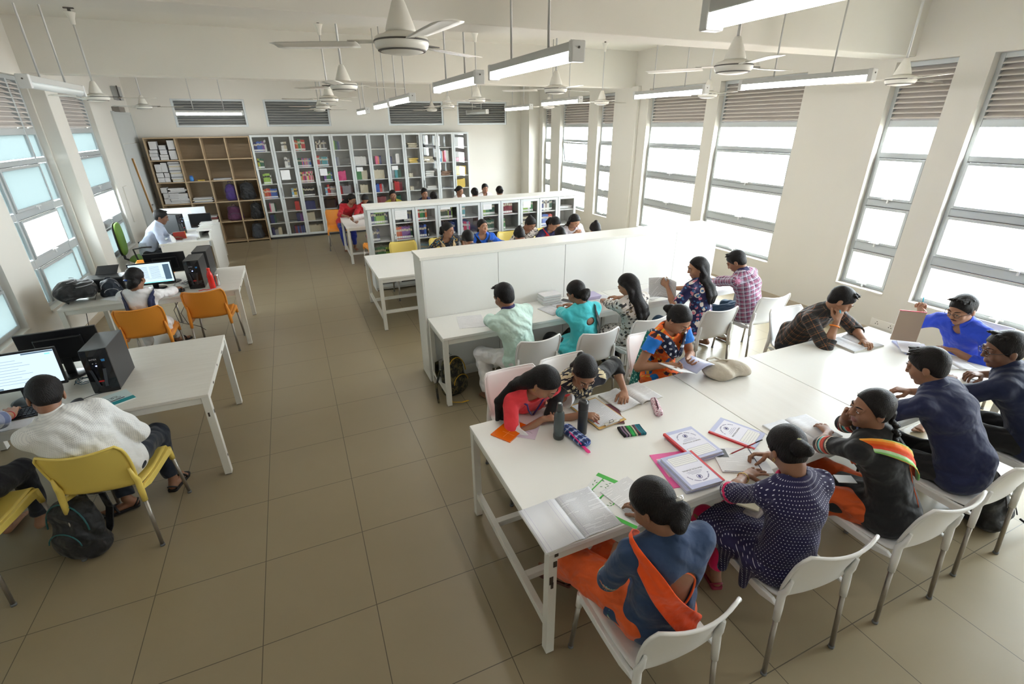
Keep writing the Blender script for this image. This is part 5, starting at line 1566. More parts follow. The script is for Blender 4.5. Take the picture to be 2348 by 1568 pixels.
# ================================================================ CHAIRS
M_leg = plain('chair_leg_steel', (.36, .335, .30), .32, .75, bump=.05)
M_legcap = plain('chair_leg_foot_grey', (.16, .17, .18), .6)
CM = {'white': plain('white_chair_plastic', (.80, .80, .79), .30, bump=.03, bscale=300), 'yellow': plain('yellow_chair_plastic', (.74, .57, .13), .34, bump=.03, bscale=300),
      'orange': plain('orange_chair_plastic', (.86, .33, .045), .34, bump=.03, bscale=300)}
def smooth(t): t = min(max(t, 0), 1); return t * t * (3 - 2 * t)
def make_chair(color):
    o = empty('%s_plastic_chair' % color, (0, 0, 0))
    mt = CM[color]
    # one-piece shell: seat runs into a tall concave backrest.  +y is forward
    def prof(u):  # u 0..1 along the shell from front lip to top of back -> (y, z, halfwidth, dish)
        if u < .10:
            t = u / .10; return (.235 - .02 * t * t + .01, .415 + .035 * math.sin(t * math.pi / 2), .205, .004)
        if u < .46:
            t = (u - .10) / .36; return (.225 - .385 * t, .450 - .016 * math.sin(t * math.pi) , .208 - .006 * t, .012)
        if u < .60:
            t = (u - .46) / .14; a = t * math.radians(80); R_ = .075
            return (-.160 - R_ * math.sin(a), .450 + R_ * (1 - math.cos(a)) * 1.0, .202 - .004 * t, .012 + .022 * t)
        t = (u - .60) / .40
        return (-.234 - .075 * t - .012 * t * t, .512 + .305 * t, .198 + .022 * math.sin(t * 2.3), .034 + .014 * t)
    nu, nv = 30, 14
    def P(u, v):
        y, z, w, d = prof(u)
        s_ = v * 2 - 1
        ex = 1 - abs(s_) ** 3
        # rounded upper corners
        if u > .9:
            tt = (u - .9) / .1
            z += (abs(s_) ** 2) * .022 * tt - .012 * tt
            z -= (max(0, abs(s_) - .86) / .14) ** 2 * .03 * tt
        back = smooth((u - .5) / .15)
        yy = y + back * (d * (s_ * s_) * 1.0) - back * .0
        zz = z + (1 - back) * (d * (abs(s_) ** 3))
        return (s_ * w, yy, zz)
    m = MB().grid(P, nu, nv)
    m.build('seat_shell', mt, o, solid=.007, offset=-1, bevel=0)
    # thick rim up both sides and across the top
    rim = MB()
    left = [P(u, 0) for u in np.linspace(.56, .985, 14)]
    topc = [P(1, v) for v in np.linspace(.05, .95, 13)]
    right = [P(u, 1) for u in np.linspace(.985, .56, 14)]
    rim.tube([Vector(p) for p in left + topc + right], .0085, n=8)
    rim.build('backrest_rim', mt, o)
    # side beams from the front leg to the back leg, sockets, legs
    for s_ in (-1, 1):
        b = MB()
        pts = [(s_ * .213, .232, .425), (s_ * .216, .16, .432), (s_ * .214, .02, .428), (s_ * .210, -.12, .430), (s_ * .207, -.20, .448)]
        hs_ = [.030, .028, .024, .024, .026]
        rings = []
        for (x, y, z), hh in zip(pts, hs_):
            up = y < -.19
            if not up: rings.append([(x - .011, y, z - hh), (x + .011, y, z - hh), (x + .012, y, z + hh * .85), (x - .012, y, z + hh * .85)])
            else: rings.append([(x - .011, y - hh * .6, z - hh * .45), (x + .011, y - hh * .6, z - hh * .45), (x + .011, y + hh * .7, z + hh * .3), (x - .011, y + hh * .7, z + hh * .3)])
        b.rings(rings, smooth=False)
        b.build('side_beam', mt, o, bevel=.004)
        for nm, top_, bot in (('front', (s_ * .212, .228, .44), (s_ * .232, .262, .0)), ('rear', (s_ * .206, -.218, .52), (s_ * .222, -.262, .0))):
            a, c = Vector(top_), Vector(bot)
            j = a + (c - a) * (.30 if nm == 'rear' else .22)
            j0 = a + (c - a) * .0
            so = MB().tube([j0, j0 + (j - j0) * .5, j] if nm == 'front' else [Vector((s_ * .199, -.2405, .63)), Vector((s_ * .202, -.232, .56)), j0, j0 + (j - j0) * .5, j], [.020, .0185, .0165] if nm == 'front' else [.008, .014, .0185, .0185, .0165], n=14).build('leg_socket', mt, o)
            lg = MB().tube([j - (c - a).normalized() * .02, c + Vector((0, 0, .012))], .0118, n=14).build('leg', M_leg, o)
            MB().tube([c + Vector((0, 0, .016)), c + Vector((0, 0, 0.0))], .0145, n=14).build('foot_cap', M_legcap, lg)
    return o
CH = {k: make_chair(k) for k in CM}
used_ch = set()
def chair(color, x, y, rz, label, group='white plastic chairs'):
    """rz in degrees: 0 faces +y"""
    if color not in used_ch: used_ch.add(color); o = CH[color]
    else: o = copy_tree(CH[color])
    o.location = (x, y, 0); o.rotation_euler = (0, 0, math.radians(rz))
    tag(o, label, 'chair', group)
    return o
gw = 'white plastic chairs'
chair('white', 1.73, -.945, -2, 'white plastic chair nearest the camera, under the girl with the orange scarf')
chair('white', 2.575, -.955, -6, 'white plastic chair under the girl in the navy dotted kurta')
chair('white', 3.36, -1.00, -4, 'white plastic chair under the girl in the black kurta with the braid')
chair('white', 4.10, -.99, -2, 'white plastic chair under the man in the navy polo shirt')
chair('white', 4.92, -1.02, 0, 'white plastic chair cut by the right edge of the photo')
chair('white', 1.87, .67, 180, 'white plastic chair behind the girl in coral red')
chair('white', 2.36, .70, 183, 'white plastic chair behind the girl in the black patterned top')
chair('white', 3.26, .80, 176, 'white plastic chair of the girl in the orange and blue top with the dotted scarf')
chair('white', 4.96, .74, 176, 'white plastic chair under the man in the dark checked shirt')
chair('white', 6.05, -.05, 90, 'white plastic chair under the man in the royal blue shirt')
chair('white', 2.34, 1.66, 2, 'white plastic chair of the man in the mint shirt at the long desk')
chair('white', 2.92, 1.58, 2, 'white plastic chair of the girl in turquoise at the long desk')
chair('white', 3.56, 1.64, 1, 'white plastic chair of the long haired girl in the grey floral kurta')
chair('white', 4.38, 1.54, -3, 'white plastic chair of the girl in the navy floral kurta')
chair('white', 5.22, 1.60, -4, 'white plastic chair of the man in the pink and navy plaid shirt')
go = 'orange plastic chairs'; gy = 'yellow plastic chairs'
chair('orange', -1.17, 4.13, 2, 'orange plastic chair under the woman in white', go)
chair('orange', -.60, 4.52, -2, 'empty orange plastic chair beside the aisle', go)
chair('orange', -1.45, 5.95, 180, 'orange plastic chair beyond the black computer gear on the second table', go)
chair('orange', 1.35, 9.55, 176, 'orange plastic chair of the girl in red at the far table', go)
chair('orange', 1.88, 7.45, 4, 'orange plastic chair half hidden behind the left end of the low bookcase', go)
chair('yellow', -.82, 1.32, -8, 'yellow plastic chair under the man in the white dotted shirt', gy)
chair('yellow', -1.52, 1.16, -10, 'yellow plastic chair cut by the left edge of the photo', gy)
chair('yellow', 2.06, 5.54, 180, 'empty yellow plastic chair at the bare end of the study table', gy)
chair('yellow', 2.72, 5.54, 180, 'yellow plastic chair behind the girl with the beige scarf', gy)
chair('yellow', 3.95, 5.54, 180, 'empty yellow plastic chair right of the girl in bright blue', gy)
chair('yellow', 4.60, 5.54, 180, 'yellow plastic chair behind the girl with the red scarf', gy)
# green office chair
o = empty('office_chair', (-1.98, 8.05, 0), math.radians(-85), 'green padded office chair with black arms by the staff counter', 'chair')
M_grn = plain('green_chair_fabric', (.13, .24, .035), .8, bump=.2)
M_blk = plain('black_plastic', (.018, .018, .02), .45)
def cush(cx, cy, cz, a, b, c, ax):
    R_ = []
    for t in np.linspace(-1.5, 1.5, 9):
        ring = []
        for u in np.linspace(0, 2 * math.pi, 24, endpoint=False):
            p = [a * math.copysign(abs(math.cos(u)) ** .55, math.cos(u)), b * math.copysign(abs(math.sin(u)) ** .55, math.sin(u))]
            k = max(math.cos(t), .02) ** .35
            q = c * math.sin(t)
            ring.append((cx + p[0] * k, cy + (q if ax == 'y' else p[1] * k), cz + (p[1] * k if ax == 'y' else q)))
        R_.append(ring)
    return R_
MB().rings(cush(0, 0, .49, .25, .24, .04, 'z')).build('seat_cushion', M_grn, o)
MB().rings(cush(0, -.27, .84, .21, .27, .035, 'y')).build('backrest_cushion', M_grn, o)
MB().rings(cush(0, -.305, .84, .215, .275, .018, 'y')).build('backrest_shell', M_blk, o)
MB().tube([(0, -.31, .80), (0, -.30, .5), (0, -.18, .43), (0, 0, .43)], .02).build('back_bracket', M_blk, o)
MB().tube([(0, 0, .10), (0, 0, .45)], [.028, .022], n=12).build('gas_column', M_blk, o)
for s_ in (-1, 1):
    MB().tube([(s_ * .2, -.05, .47), (s_ * .30, -.08, .52), (s_ * .31, -.1, .70), (s_ * .31, .02, .72), (s_ * .30, .16, .71)], .014, n=8).build('armrest', M_blk, o)
for k in range(5):
    a = k * 2 * math.pi / 5
    lg = MB().tube([(0, 0, .10), (.15 * math.cos(a), .15 * math.sin(a), .10), (.28 * math.cos(a), .28 * math.sin(a), .065)], [.022, .018, .013], n=8).build('leg', M_blk, o)
    MB().lathe([(0, -.012), (.026, -.012), (.026, .012), (0, .012)], (.28 * math.cos(a), .28 * math.sin(a), .027), M=Matrix.Rotation(math.pi / 2, 4, 'X') @ Matrix.Rotation(a, 4, 'Y')).build('castor', M_blk, lg)
# ================================================================ THE READERS
c_navy = cloth('navy_jersey', C8(24, 33, 72)); c_blk = cloth('black_cotton', C8(20, 20, 22)); c_dark = cloth('dark_trousers', C8(26, 28, 36))
c_org = cloth('orange_cotton', C8(232, 96, 38), bs=.4); c_orgs = cloth('bright_orange_scarf', C8(248, 84, 6), bs=.3); c_denim = cloth('indigo_denim_cloth', C8(38, 62, 98), wv=700, var=.14)
c_pink = cloth('magenta_cotton', C8(214, 22, 92)); c_white = cloth('white_cotton', C8(232, 230, 232)); c_coral = cloth('coral_red_cotton', C8(238, 62, 72), wv=500)
c_turq = cloth('turquoise_cotton', C8(70, 196, 205)); c_mint = cloth('mint_cotton', C8(204, 232, 222), bs=.4); c_rblue = cloth('royal_blue_jersey', C8(38, 74, 205))
c_jean = cloth('blue_jeans', C8(62, 92, 122), wv=900); c_brnt = cloth('rust_orange_cotton', C8(205, 84, 26), bs=.4)
band = stripes('folk_woven_band', [C8(196, 120, 90), C8(30, 120, 110), C8(60, 50, 50), C8(70, 170, 160), C8(215, 200, 170), C8(200, 90, 70), C8(40, 40, 50), C8(120, 190, 180)], .055)
band2 = stripes('red_teal_woven_band', [C8(60, 190, 195), C8(40, 40, 44), C8(200, 190, 170), C8(60, 55, 55), C8(196, 60, 50), C8(216, 90, 70), C8(196, 60, 50), C8(200, 190, 170)], .075)
p_navy = polka('navy_dotted_cotton', C8(26, 20, 66), C8(205, 205, 220), .0165, .15)
p_wdot = polka('white_fine_dotted_shirting', C8(222, 222, 220), C8(176, 178, 184), .009, .2)
p_chk = plaid('charcoal_orange_check', C8(44, 46, 44), [(.5, .22, C8(30, 30, 33), .6)], [(.12, .018, C8(196, 120, 70), .9), (.86, .012, C8(150, 110, 80), .7)], .062)
p_pl2 = plaid('navy_pink_plaid', C8(42, 36, 78), [(.2, .10, C8(212, 206, 222), .62), (.62, .08, C8(200, 110, 140), .5)], [(.42, .02, C8(235, 225, 232), .8), (.85, .018, C8(235, 140, 150), .8)], .052)
p_pl3 = plaid('blue_white_big_check', C8(206, 208, 212), [(.25, .2, C8(58, 72, 118), .65)], [(.7, .03, C8(80, 90, 120), .6)], .11)
f_nav = floral('navy_floral_print', C8(30, 30, 78), [C8(222, 214, 206), C8(206, 120, 140), C8(60, 110, 160)], 13, .36)
f_gry = floral('grey_white_floral_print', C8(210, 204, 198), [C8(60, 56, 58), C8(120, 104, 80)], 24, .36)
f_blk = floral('black_cream_ikat_print', C8(20, 20, 34), [C8(222, 208, 172)], 30, .45)
f_mul = floral('orange_blue_print', C8(238, 104, 28), [C8(20, 120, 200), C8(60, 30, 40), C8(230, 170, 60)], 9, .34)
f_drk = floral('dark_multicolour_print', C8(28, 32, 44), [C8(60, 110, 130), C8(190, 150, 60)], 26, .3)
d_nav = polka('navy_ring_scarf', C8(18, 30, 62), C8(206, 214, 226), .05, .24); d_grn = polka('green_dotted_scarf', C8(8, 110, 100), C8(170, 214, 200), .035, .2)
zig = stripes('black_white_zigzag', [C8(230, 230, 230), C8(25, 25, 30), C8(230, 230, 230), C8(25, 25, 30)], .02)
m_trim = plain('orange_piping', C8(240, 112, 60), .7); m_lany = cloth('lanyard_purple', C8(60, 36, 110)); m_lanb = cloth('lanyard_blue', C8(40, 60, 110))
m_gold = plain('gold_bangle', (.6, .42, .12), .25, .9); m_card = plain('white_card', (.8, .8, .8), .4)
s_brn = plain('brown_sandal_leather', (.10, .035, .025), .5); s_blk = plain('black_sandal', (.012, .012, .013), .5); s_red = plain('red_sandal', (.26, .02, .05), .5)
def ring(ctx, i, t, r, mat_, name, th=.003, par=None):
    e, w = ctx['elb'][i], ctx['wr'][i]; c = e + (w - e) * t; u = nrm(w - e); a = nrm(np.cross(u, [0, 0, 1.])); b = np.cross(u, a)
    return MB().tube([ctx['loc'](c + (a * math.cos(q) + b * math.sin(q)) * r) for q in np.linspace(0, 2 * math.pi, 21)], th, n=8).build(name, mat_, par or ctx['root'])
def band_over(ctx, name, seq, w, mat_, o=.012, thick=.006, wave=.006, wd=None):
    """cloth band laid on the torso: seq = [(t, angle, extra)]"""
    pts = [ctx['surf'](t, a, o + e) for t, a, e in seq]
    out = []
    for i, p in enumerate(pts):
        t, a, _ = seq[i]; g = math.radians(a)
        nn = ctx['sR'] * math.sin(g) + ctx['front'] * math.cos(g)
        d = nrm(pts[min(i + 1, len(pts) - 1)] - pts[max(i - 1, 0)])
        out.append((p, wd if wd is not None else np.cross(nn, d)))
    return ribbon(ctx, name, out, w, mat_, thick, wave=wave)
def hairclip(ctx, x, y, z, mat_):
    m = MB(); c = ctx['hp'](x, y, z)
    m.tube([ctx['loc'](c - ctx['hR'] * .022), ctx['loc'](c - ctx['hF'] * .012), ctx['loc'](c + ctx['hR'] * .022)], [.006, .010, .006], n=8)
    m.tube([ctx['loc'](c - ctx['hR'] * .012 + ctx['hU'] * .012), ctx['loc'](c + ctx['hR'] * .016 - ctx['hU'] * .010)], .005, n=8)
    m.build('hair_clip', mat_, ctx['root'])
def earring(ctx, s, mat_=None):
    m = MB(); c = ctx['hp'](s * .078, -.008, -.045)
    m.tube([ctx['loc'](c + ctx['hF'] * .008 * math.cos(q) + ctx['hU'] * .008 * math.sin(q)) for q in np.linspace(0, 6.28, 13)], .0018, n=6)
    m.build('earring', mat_ or m_gold, ctx['root'])
NEAR, MID, FAR = .0055, .0075, .013
A_ = np.array

# --- near table, camera side
def x1(c):
    band_over(c, 'dupatta', [(.84, -28, .03), (.96, -50, .04), (1.02, -85, .04), (.98, -118, .042), (.86, -140, .036), (.72, -152, .026), (.57, -166, .018), (.42, 178, .018), (.27, 162, .02), (.12, 146, .03)], [.06, .07, .09, .10, .105, .105, .105, .11, .12, .12], c_orgs, o=.004, thick=.008)
    # piped keyhole at the back
    pts = []
    for q in np.linspace(0, 2 * math.pi, 33):
        ang = 174 - math.sin(q) * 33; t = .63 + .21 * math.cos(q)
        pts.append(c['loc'](c['surf'](t, ang, -.004)))
    MB().tube(pts, .0042, n=8).build('keyhole_piping', m_trim, c['top'])
    hairclip(c, .02, -.128, .015, plain('silver_clip', (.7, .7, .7), .25, .7))
    MB().tube([c['loc'](c['N'] + c['up'] * .016 + (c['sR'] * math.cos(q) + c['front'] * math.sin(q)) * .064) for q in np.linspace(0, 2 * math.pi, 25)], .009, n=8).build('neck_binding', c_orgs, c['top'])
person('girl in indigo top, bright orange scarf and orange trousers, nearest the camera', (1.74, -1.0), 12, (1.665, -.955, 1.155), look=(-30, 38, -4),
       hands=[dict(w=(1.68, -.74, .65), d=(.8, .5, 0)), dict(w=(1.90, -.69, .79), d=(-.3, .9, 0))], feet=[(1.63, -.36, .17), (1.78, -.56, .085)], tone=1, hair='lowbun', h=NEAR, seed=1, poles=[A_([-.9, -.45, -.5]), A_([.8, -.1, -.6])],
       knees=[A_([-.45, .5, 1.0]), A_([-.2, .7, 1.0])],
       top=dict(name='kurta', mats=[c_denim, band], sleeve=1.12, cuff=[(.96, 1.12, 1)], skirt=.36, hemband=1, neck=.036, holes=[(174, .63, (.080, .06, .108))]),
       bottom=dict(name='salwar_trousers', mats=[c_org], r=(.10, .085, .085, .06), baggy=True, len=.9), shoes=dict(mat=s_brn, cross=True, dir=[(-.6, .8, .0), (-.1, 1, 0)]), extras=x1)
def x2(c):
    hairclip(c, .0, -.105, .035, plain('pale_green_clip', (.45, .48, .25), .3))
    MB().tube([c['loc'](c['N'] + c['up'] * .012 + (c['sR'] * math.cos(q) + c['front'] * math.sin(q)) * .068) for q in np.linspace(0, 2 * math.pi, 25)], .010, n=8).build('neck_binding', c_pink, c['top'])
    ring(c, 0, .84, .029, m_gold, 'bangle')
    q = c['P'] + c['R'] * -.03 + c['F'] * .26 + A_([0, 0, .12])
    MB().cbox(c['loc'](q), (.06, .11, .012), rz=.6).build('card_pouch', plain('cream_card', (.7, .66, .5), .4), c['root'], bevel=.003)
    MB().cbox(c['loc'](q + A_([.03, -.02, -.05])), (.09, .08, .03), rz=.3).build('cloth_purse', plain('taupe_cloth', (.42, .37, .35), .8), c['root'], bevel=.012)
    for s in (-1, 1): earring(c, s)
person('girl in a navy white-dotted kurta with pink leggings, writing at the near table', (2.50, -1.02), 12, (2.495, -.90, 1.135), look=(12, 40, 4),
       hands=[dict(w=(2.58, -.665, .772), d=(1, .02, -.02), curl=(.12, .15, .1), spread=.14), dict(w=(2.83, -.60, .79), d=(-.75, .6, -.1), n=(-.4, -.3, -.8), curl=(.55, .7, .4), thumb=.6)],
       feet=[(2.40, -.56, .085), (2.50, -.68, .085)], tone=1, hair='bun', h=NEAR, seed=2, poles=[A_([-.9, .25, -.5]), A_([.7, -.2, -.6])],
       top=dict(name='kurta', mats=[p_navy, zig, c_pink], sleeve=1.08, cuff=[(.93, .985, 2), (.985, 1.08, 1)], skirt=.92, drop=.16, neck=.042),
       bottom=dict(name='leggings', mats=[c_pink], r=(.085, .062, .056, .042), len=.92), shoes=dict(mat=s_red), extras=x2, lean=.07)
def x3(c):
    band_over(c, 'dupatta', [(.72, -60, .03), (.93, -50, .04), (1.0, -95, .036), (.97, -135, .034), (.86, -165, .03), (.7, 165, .024), (.52, 142, .022), (.34, 120, .024)], [.05, .06, .075, .085, .09, .09, .085, .07],
              stripes('rainbow_scarf', [C8(250, 90, 20), C8(250, 120, 30), C8(250, 170, 60), C8(150, 220, 120), C8(200, 235, 190), C8(250, 90, 60)], .085, axis=0), o=.006)
    MB().tube([c['loc'](c['surf'](t, 178 - 8 * math.sin(t * 3), .006)) for t in np.linspace(.84, .12, 12)], .0028, n=6).build('tie_cord', c_brnt, c['top'])
    MB().tube([c['loc'](c['N'] + c['up'] * .02 + (c['sR'] * math.cos(q) + c['front'] * math.sin(q)) * .058) for q in np.linspace(0, 2 * math.pi, 25)], .005, n=8).build('lanyard', m_lanb, c['root'])
    q = c['P'] + c['R'] * -.12 + c['F'] * .22 + A_([0, 0, .13])
    MB().cbox(c['loc'](q), (.10, .065, .004), rz=-.5).build('name_card', m_card, c['root'], bevel=.001)
person('girl in black kurta with a braid and rainbow scarf, chin on her hand', (3.34, -1.04), -10, (3.185, -.85, 1.15), look=(-52, 4, 3),
       hands=[dict(w=(3.36, -.59, .775), d=(.5, .8, 0), curl=(.2, .25, .2), spread=.12), dict(w=(3.27, -.70, .985), d=(-.15, -.35, .8), n=(-.7, -.4, .2), curl=(1.0, 1.1, .8))],
       tone=1, hair='braid', h=NEAR, seed=3, poles=[A_([-.95, .5, -.4]), A_([1.0, .75, -.9])],
       top=dict(name='kurta', mats=[c_blk, band2], sleeve=1.02, cuff=[(.66, 1.0, 1)], skirt=.7, hemband=1, neck=.044, holes=[(176, .86, (.045, .06, .08))]),
       bottom=dict(name='salwar_trousers', mats=[c_brnt], r=(.11, .095, .085, .06), baggy=True), shoes=dict(mat=s_brn), extras=x3, lean=.05)
person('man in a navy polo shirt seen from behind at the near table', (4.10, -1.0), -6, (3.975, -.69, 1.16), look=(-8, 22, 0), sex='m',
       hands=[dict(w=(4.06, -.52, .785), d=(.7, .6, 0), curl=(.6, .8, .5)), dict(w=(4.36, -.50, .785), d=(-.6, .7, 0), curl=(.6, .7, .5))], tone=1, hair='short', h=NEAR, seed=4, poles=[A_([-1, .1, -.35]), A_([1, .1, -.5])],
       top=dict(name='polo_shirt', mats=[c_navy], sleeve=.92, collar=c_navy, neck=.035, loose=1.12, off=.016, puff=1.1), bottom=dict(mats=[c_blk]), lean=.07)
person('man with glasses in a dark navy shirt at the right edge', (4.90, -1.04), -14, (4.725, -.745, 1.15), look=(-38, 12, 0), sex='m',
       hands=[dict(w=(4.76, -.52, .785), d=(.9, .3, .15), curl=(.7, .8, .5)), dict(w=(5.12, -.56, .785), d=(-.9, .3, .1), curl=(.6, .7, .5))], tone=2, hair='short', h=NEAR, seed=5, glasses=True, size=1.05, poles=[A_([-1, .1, -.4]), A_([1, .1, -.5])],
       top=dict(name='shirt', mats=[cloth('dark_navy_cotton', C8(16, 28, 62))], sleeve=1.0, collar=cloth('dark_navy_cotton', C8(16, 28, 62)), neck=.04, loose=1.15, off=.018, puff=1.1), bottom=dict(mats=[c_blk]), lean=.06)
# --- near table, far side
def x6(c):
    L = c['loc']
    MB().tube([L(c['surf'](.99, -150, .01)), L(c['surf'](1.0, -70, .012)), L(c['surf'](.93, -24, .02)), L(c['surf'](.80, -8, .03)), L(c['surf'](.66, 4, .05))], .0065, n=6).tube([L(c['surf'](.99, 150, .01)), L(c['surf'](1.0, 70, .012)), L(c['surf'](.93, 24, .02)), L(c['surf'](.80, 16, .03)), L(c['surf'](.66, 4, .05))], .0065, n=6).build('lanyard', m_lany, c['root'])
    for s in (-1, 1): earring(c, s)
person('girl in coral red with white frilled sleeves bent over the near table', (1.86, .70), 178, (1.825, .285, 1.045), look=(-32, 46, 0),
       hands=[dict(w=(1.94, .40, .785), d=(-.2, -.9, 0), curl=(.5, .6, .4)), dict(w=(1.80, .275, .78), d=(.95, -.1, 0), curl=(.5, .7, .4))], tone=0, hair='side', h=NEAR, seed=6, poles=[A_([.9, .3, -.4]), A_([-1, .1, -.4])],
       top=dict(name='kurta', mats=[c_coral, c_white], sleeve=1.1, frill=1, skirt=.9, drop=.1, neck=.045), bottom=dict(name='trousers', mats=[c_white], r=(.09, .07, .065, .055)), shoes=dict(mat=plain('pink_sandal', (.5, .2, .25), .6), cross=True), extras=x6, lean=.07)
person('girl in black jacket and cream patterned top writing on a clipboard', (2.24, .70), 184, (2.115, .28, 1.06), look=(12, 42, 0),
       hands=[dict(w=(2.50, .335, .79), d=(-.6, -.75, -.1), n=(-.2, 0, -1), curl=(.45, .6, .5)), dict(w=(2.07, .215, .785), d=(.7, -.6, 0), n=(.2, 0, -1), curl=(.5, .7, .5), thumb=.6)], tone=0, hair='pony', h=NEAR, seed=7, poles=[A_([1, .2, -.35]), A_([-.9, .5, -.5])],
       top=dict(name='top', mats=[f_blk, c_blk], sleeve=1.45, cuff=[(0, 1.0, 1), (1.0, 1.44, 1)], skirt=.5, neck=.045, vneck=.07), bottom=dict(mats=[c_blk]), extras=lambda c: [earring(c, s) for s in (-1, 1)], lean=.06)
def x8(c):
    for s, sg in ((-1, -1), (1, 1)):
        band_over(c, 'dupatta', [(.78, sg * 150, .02), (.93, sg * 120, .03), (1.0, sg * 80, .03), (.96, sg * 42, .035), (.86, sg * 24, .045), (.74, sg * 10, .055), (.64, sg * 2, .06)], [.05, .08, .10, .11, .10, .09, .05], d_nav, o=.004, thick=.01, wave=.012)
    pts = [(c['SH'][1] + c['back'] * .07 + A_([0, 0, .03]), None), (c['SH'][1] + c['R'] * .06 + c['back'] * .06 - A_([0, 0, .1]), None), (c['SH'][1] + c['R'] * .10 + c['back'] * .07 - A_([0, 0, .3]), None), (c['SH'][1] + c['R'] * .13 + c['back'] * .07 - A_([0, 0, .5]), None)]
    ribbon(c, 'scarf_tail', [(p, c['F'] + c['R'] * .5) for p, _ in pts], [.10, .13, .16, .17], d_grn, .008, wave=.014)
person('girl in orange and blue print with a navy ringed scarf, reading a booklet', (3.22, .82), 176, (3.14, .57, 1.155), look=(-8, 36, -3),
       hands=[dict(w=(3.22, .50, .83), d=(-.55, -.8, 0), n=(.5, -.3, .6), curl=(.5, .6, .4), thumb=.7), dict(w=(3.02, .50, .82), d=(.55, -.75, 0), n=(-.4, -.3, .6), curl=(.5, .6, .4), thumb=.7)], tone=0, hair='bun', h=NEAR, seed=8, poles=[A_([.6, .1, -1]), A_([-.6, .1, -1])],
       top=dict(name='kurta', mats=[f_mul, cloth('azure_cotton', C8(20, 120, 215))], sleeve=.42, cuff=[(0, .42, 1)], skirt=.8, neck=.05), bottom=dict(mats=[c_dark]), extras=x8, lean=.03)
def x9(c):
    ring(c, 1, .82, .036, plain('orange_wristband', (.9, .25, .02), .6), 'wristband', .006)
    w = c['wr'][1]; MB().tube([c['loc'](w + A_([.02, .0, .07])), c['loc'](w + A_([-.05, -.03, .12]))], .0055, n=8).build('pen_cap', plain('cyan_pen', (.03, .45, .65), .3), c['root'])
person('man in dark charcoal shirt with orange check, chin on his fist', (4.84, .78), 176, (4.80, .405, 1.115), look=(-34, 34, 4), sex='m',
       hands=[dict(w=(4.97, .22, .78), d=(-.55, -.8, 0), curl=(.5, .7, .5)), dict(w=(4.72, .345, .955), d=(.15, .0, .95), n=(.2, .9, .1), curl=(1.2, 1.3, .9))], tone=0, hair='short', h=NEAR, seed=9, poles=[A_([.9, .3, -.4]), A_([-.75, .1, -1.0])],
       top=dict(name='checked_shirt', mats=[p_chk], sleeve=1.32, collar=p_chk, neck=.036), bottom=dict(mats=[c_dark]), extras=x9, lean=.06, beard=True)
person('man with glasses in royal blue shirt holding up a brown pad', (5.86, -.15), -88, (5.435, -.175, 1.13), look=(6, 22, 0), sex='m',
       hands=[dict(w=(5.42, -.24, .785), d=(-.35, .9, 0), curl=(.35, .5, .4)), dict(w=(5.45, .10, 1.0), d=(-.25, .0, .9), n=(-.9, 0, -.2), curl=(.7, .9, .6), thumb=.6)], tone=0, hair='short', h=NEAR, seed=10, glasses=True, poles=[A_([.1, -.9, -.6]), A_([.3, .9, -.9])],
       top=dict(name='shirt', mats=[c_rblue], sleeve=1.55, collar=c_rblue, neck=.04, vneck=.05), bottom=dict(mats=[c_dark]), lean=.05, beard=True)
# --- long desk, backs to the camera
person('man in pale mint shirt and white trousers leaning on the long desk', (2.27, 1.62), -4, (2.13, 1.68, 1.145), look=(-14, 24, 0), sex='m', syaw=-6,
       hands=[dict(w=(2.17, 2.12, .785), d=(.9, .3, 0)), dict(w=(2.42, 2.12, .79), d=(-.9, .3, 0))], feet=[(2.02, 1.86, .085), (2.35, 1.9, .085)], tone=1, hair='short', h=MID, seed=11, poles=[A_([-1, .35, -.1]), A_([1, .35, -.1])],
       top=dict(name='kurta_shirt', mats=[c_mint], sleeve=1.3, collar=cloth('navy_collar', C8(40, 38, 90)), neck=.036, loose=1.06, off=.016, puff=1.1, skirt=.3, wr=.005), bottom=dict(mats=[c_white], r=(.095, .075, .07, .06)), lean=.06)
def x12(c):
    band_over(c, 'dupatta', [(.8, 60, .02), (.95, 75, .022), (.98, 120, .018), (.9, 140, .02), (.7, 132, .02), (.45, 122, .025), (.22, 118, .03)], [.05, .07, .09, .10, .10, .10, .10], cloth('black_gold_scarf', C8(24, 24, 26)), o=.006)
    pts = []
    for q in np.linspace(0, 2 * math.pi, 25): pts.append(c['loc'](c['surf'](.76 + .07 * math.cos(q), 172 - 17 * math.sin(q), -.002)))
    MB().tube(pts, .003, n=6).build('keyhole_piping', c_blk, c['top'])
person('girl in turquoise kurta with a black scarf at the long desk', (2.90, 1.54), -2, (2.82, 1.585, 1.11), look=(-16, 32, 0),
       hands=[dict(w=(2.92, 2.12, .785), d=(.5, .8, 0)), dict(w=(3.06, 2.10, .785), d=(-.5, .8, 0))], tone=1, hair='lowbun', h=MID, seed=12, poles=[A_([-1, -.1, -.35]), A_([1, 0, -.5])],
       top=dict(name='kurta', mats=[c_turq, zig], sleeve=1.1, cuff=[(.9, 1.1, 0)], skirt=.6, drop=.08, neck=.04, holes=[(172, .76, (.045, .04, .035))]), bottom=dict(name='trousers', mats=[c_blk], r=(.10, .09, .08, .055)), extras=x12)
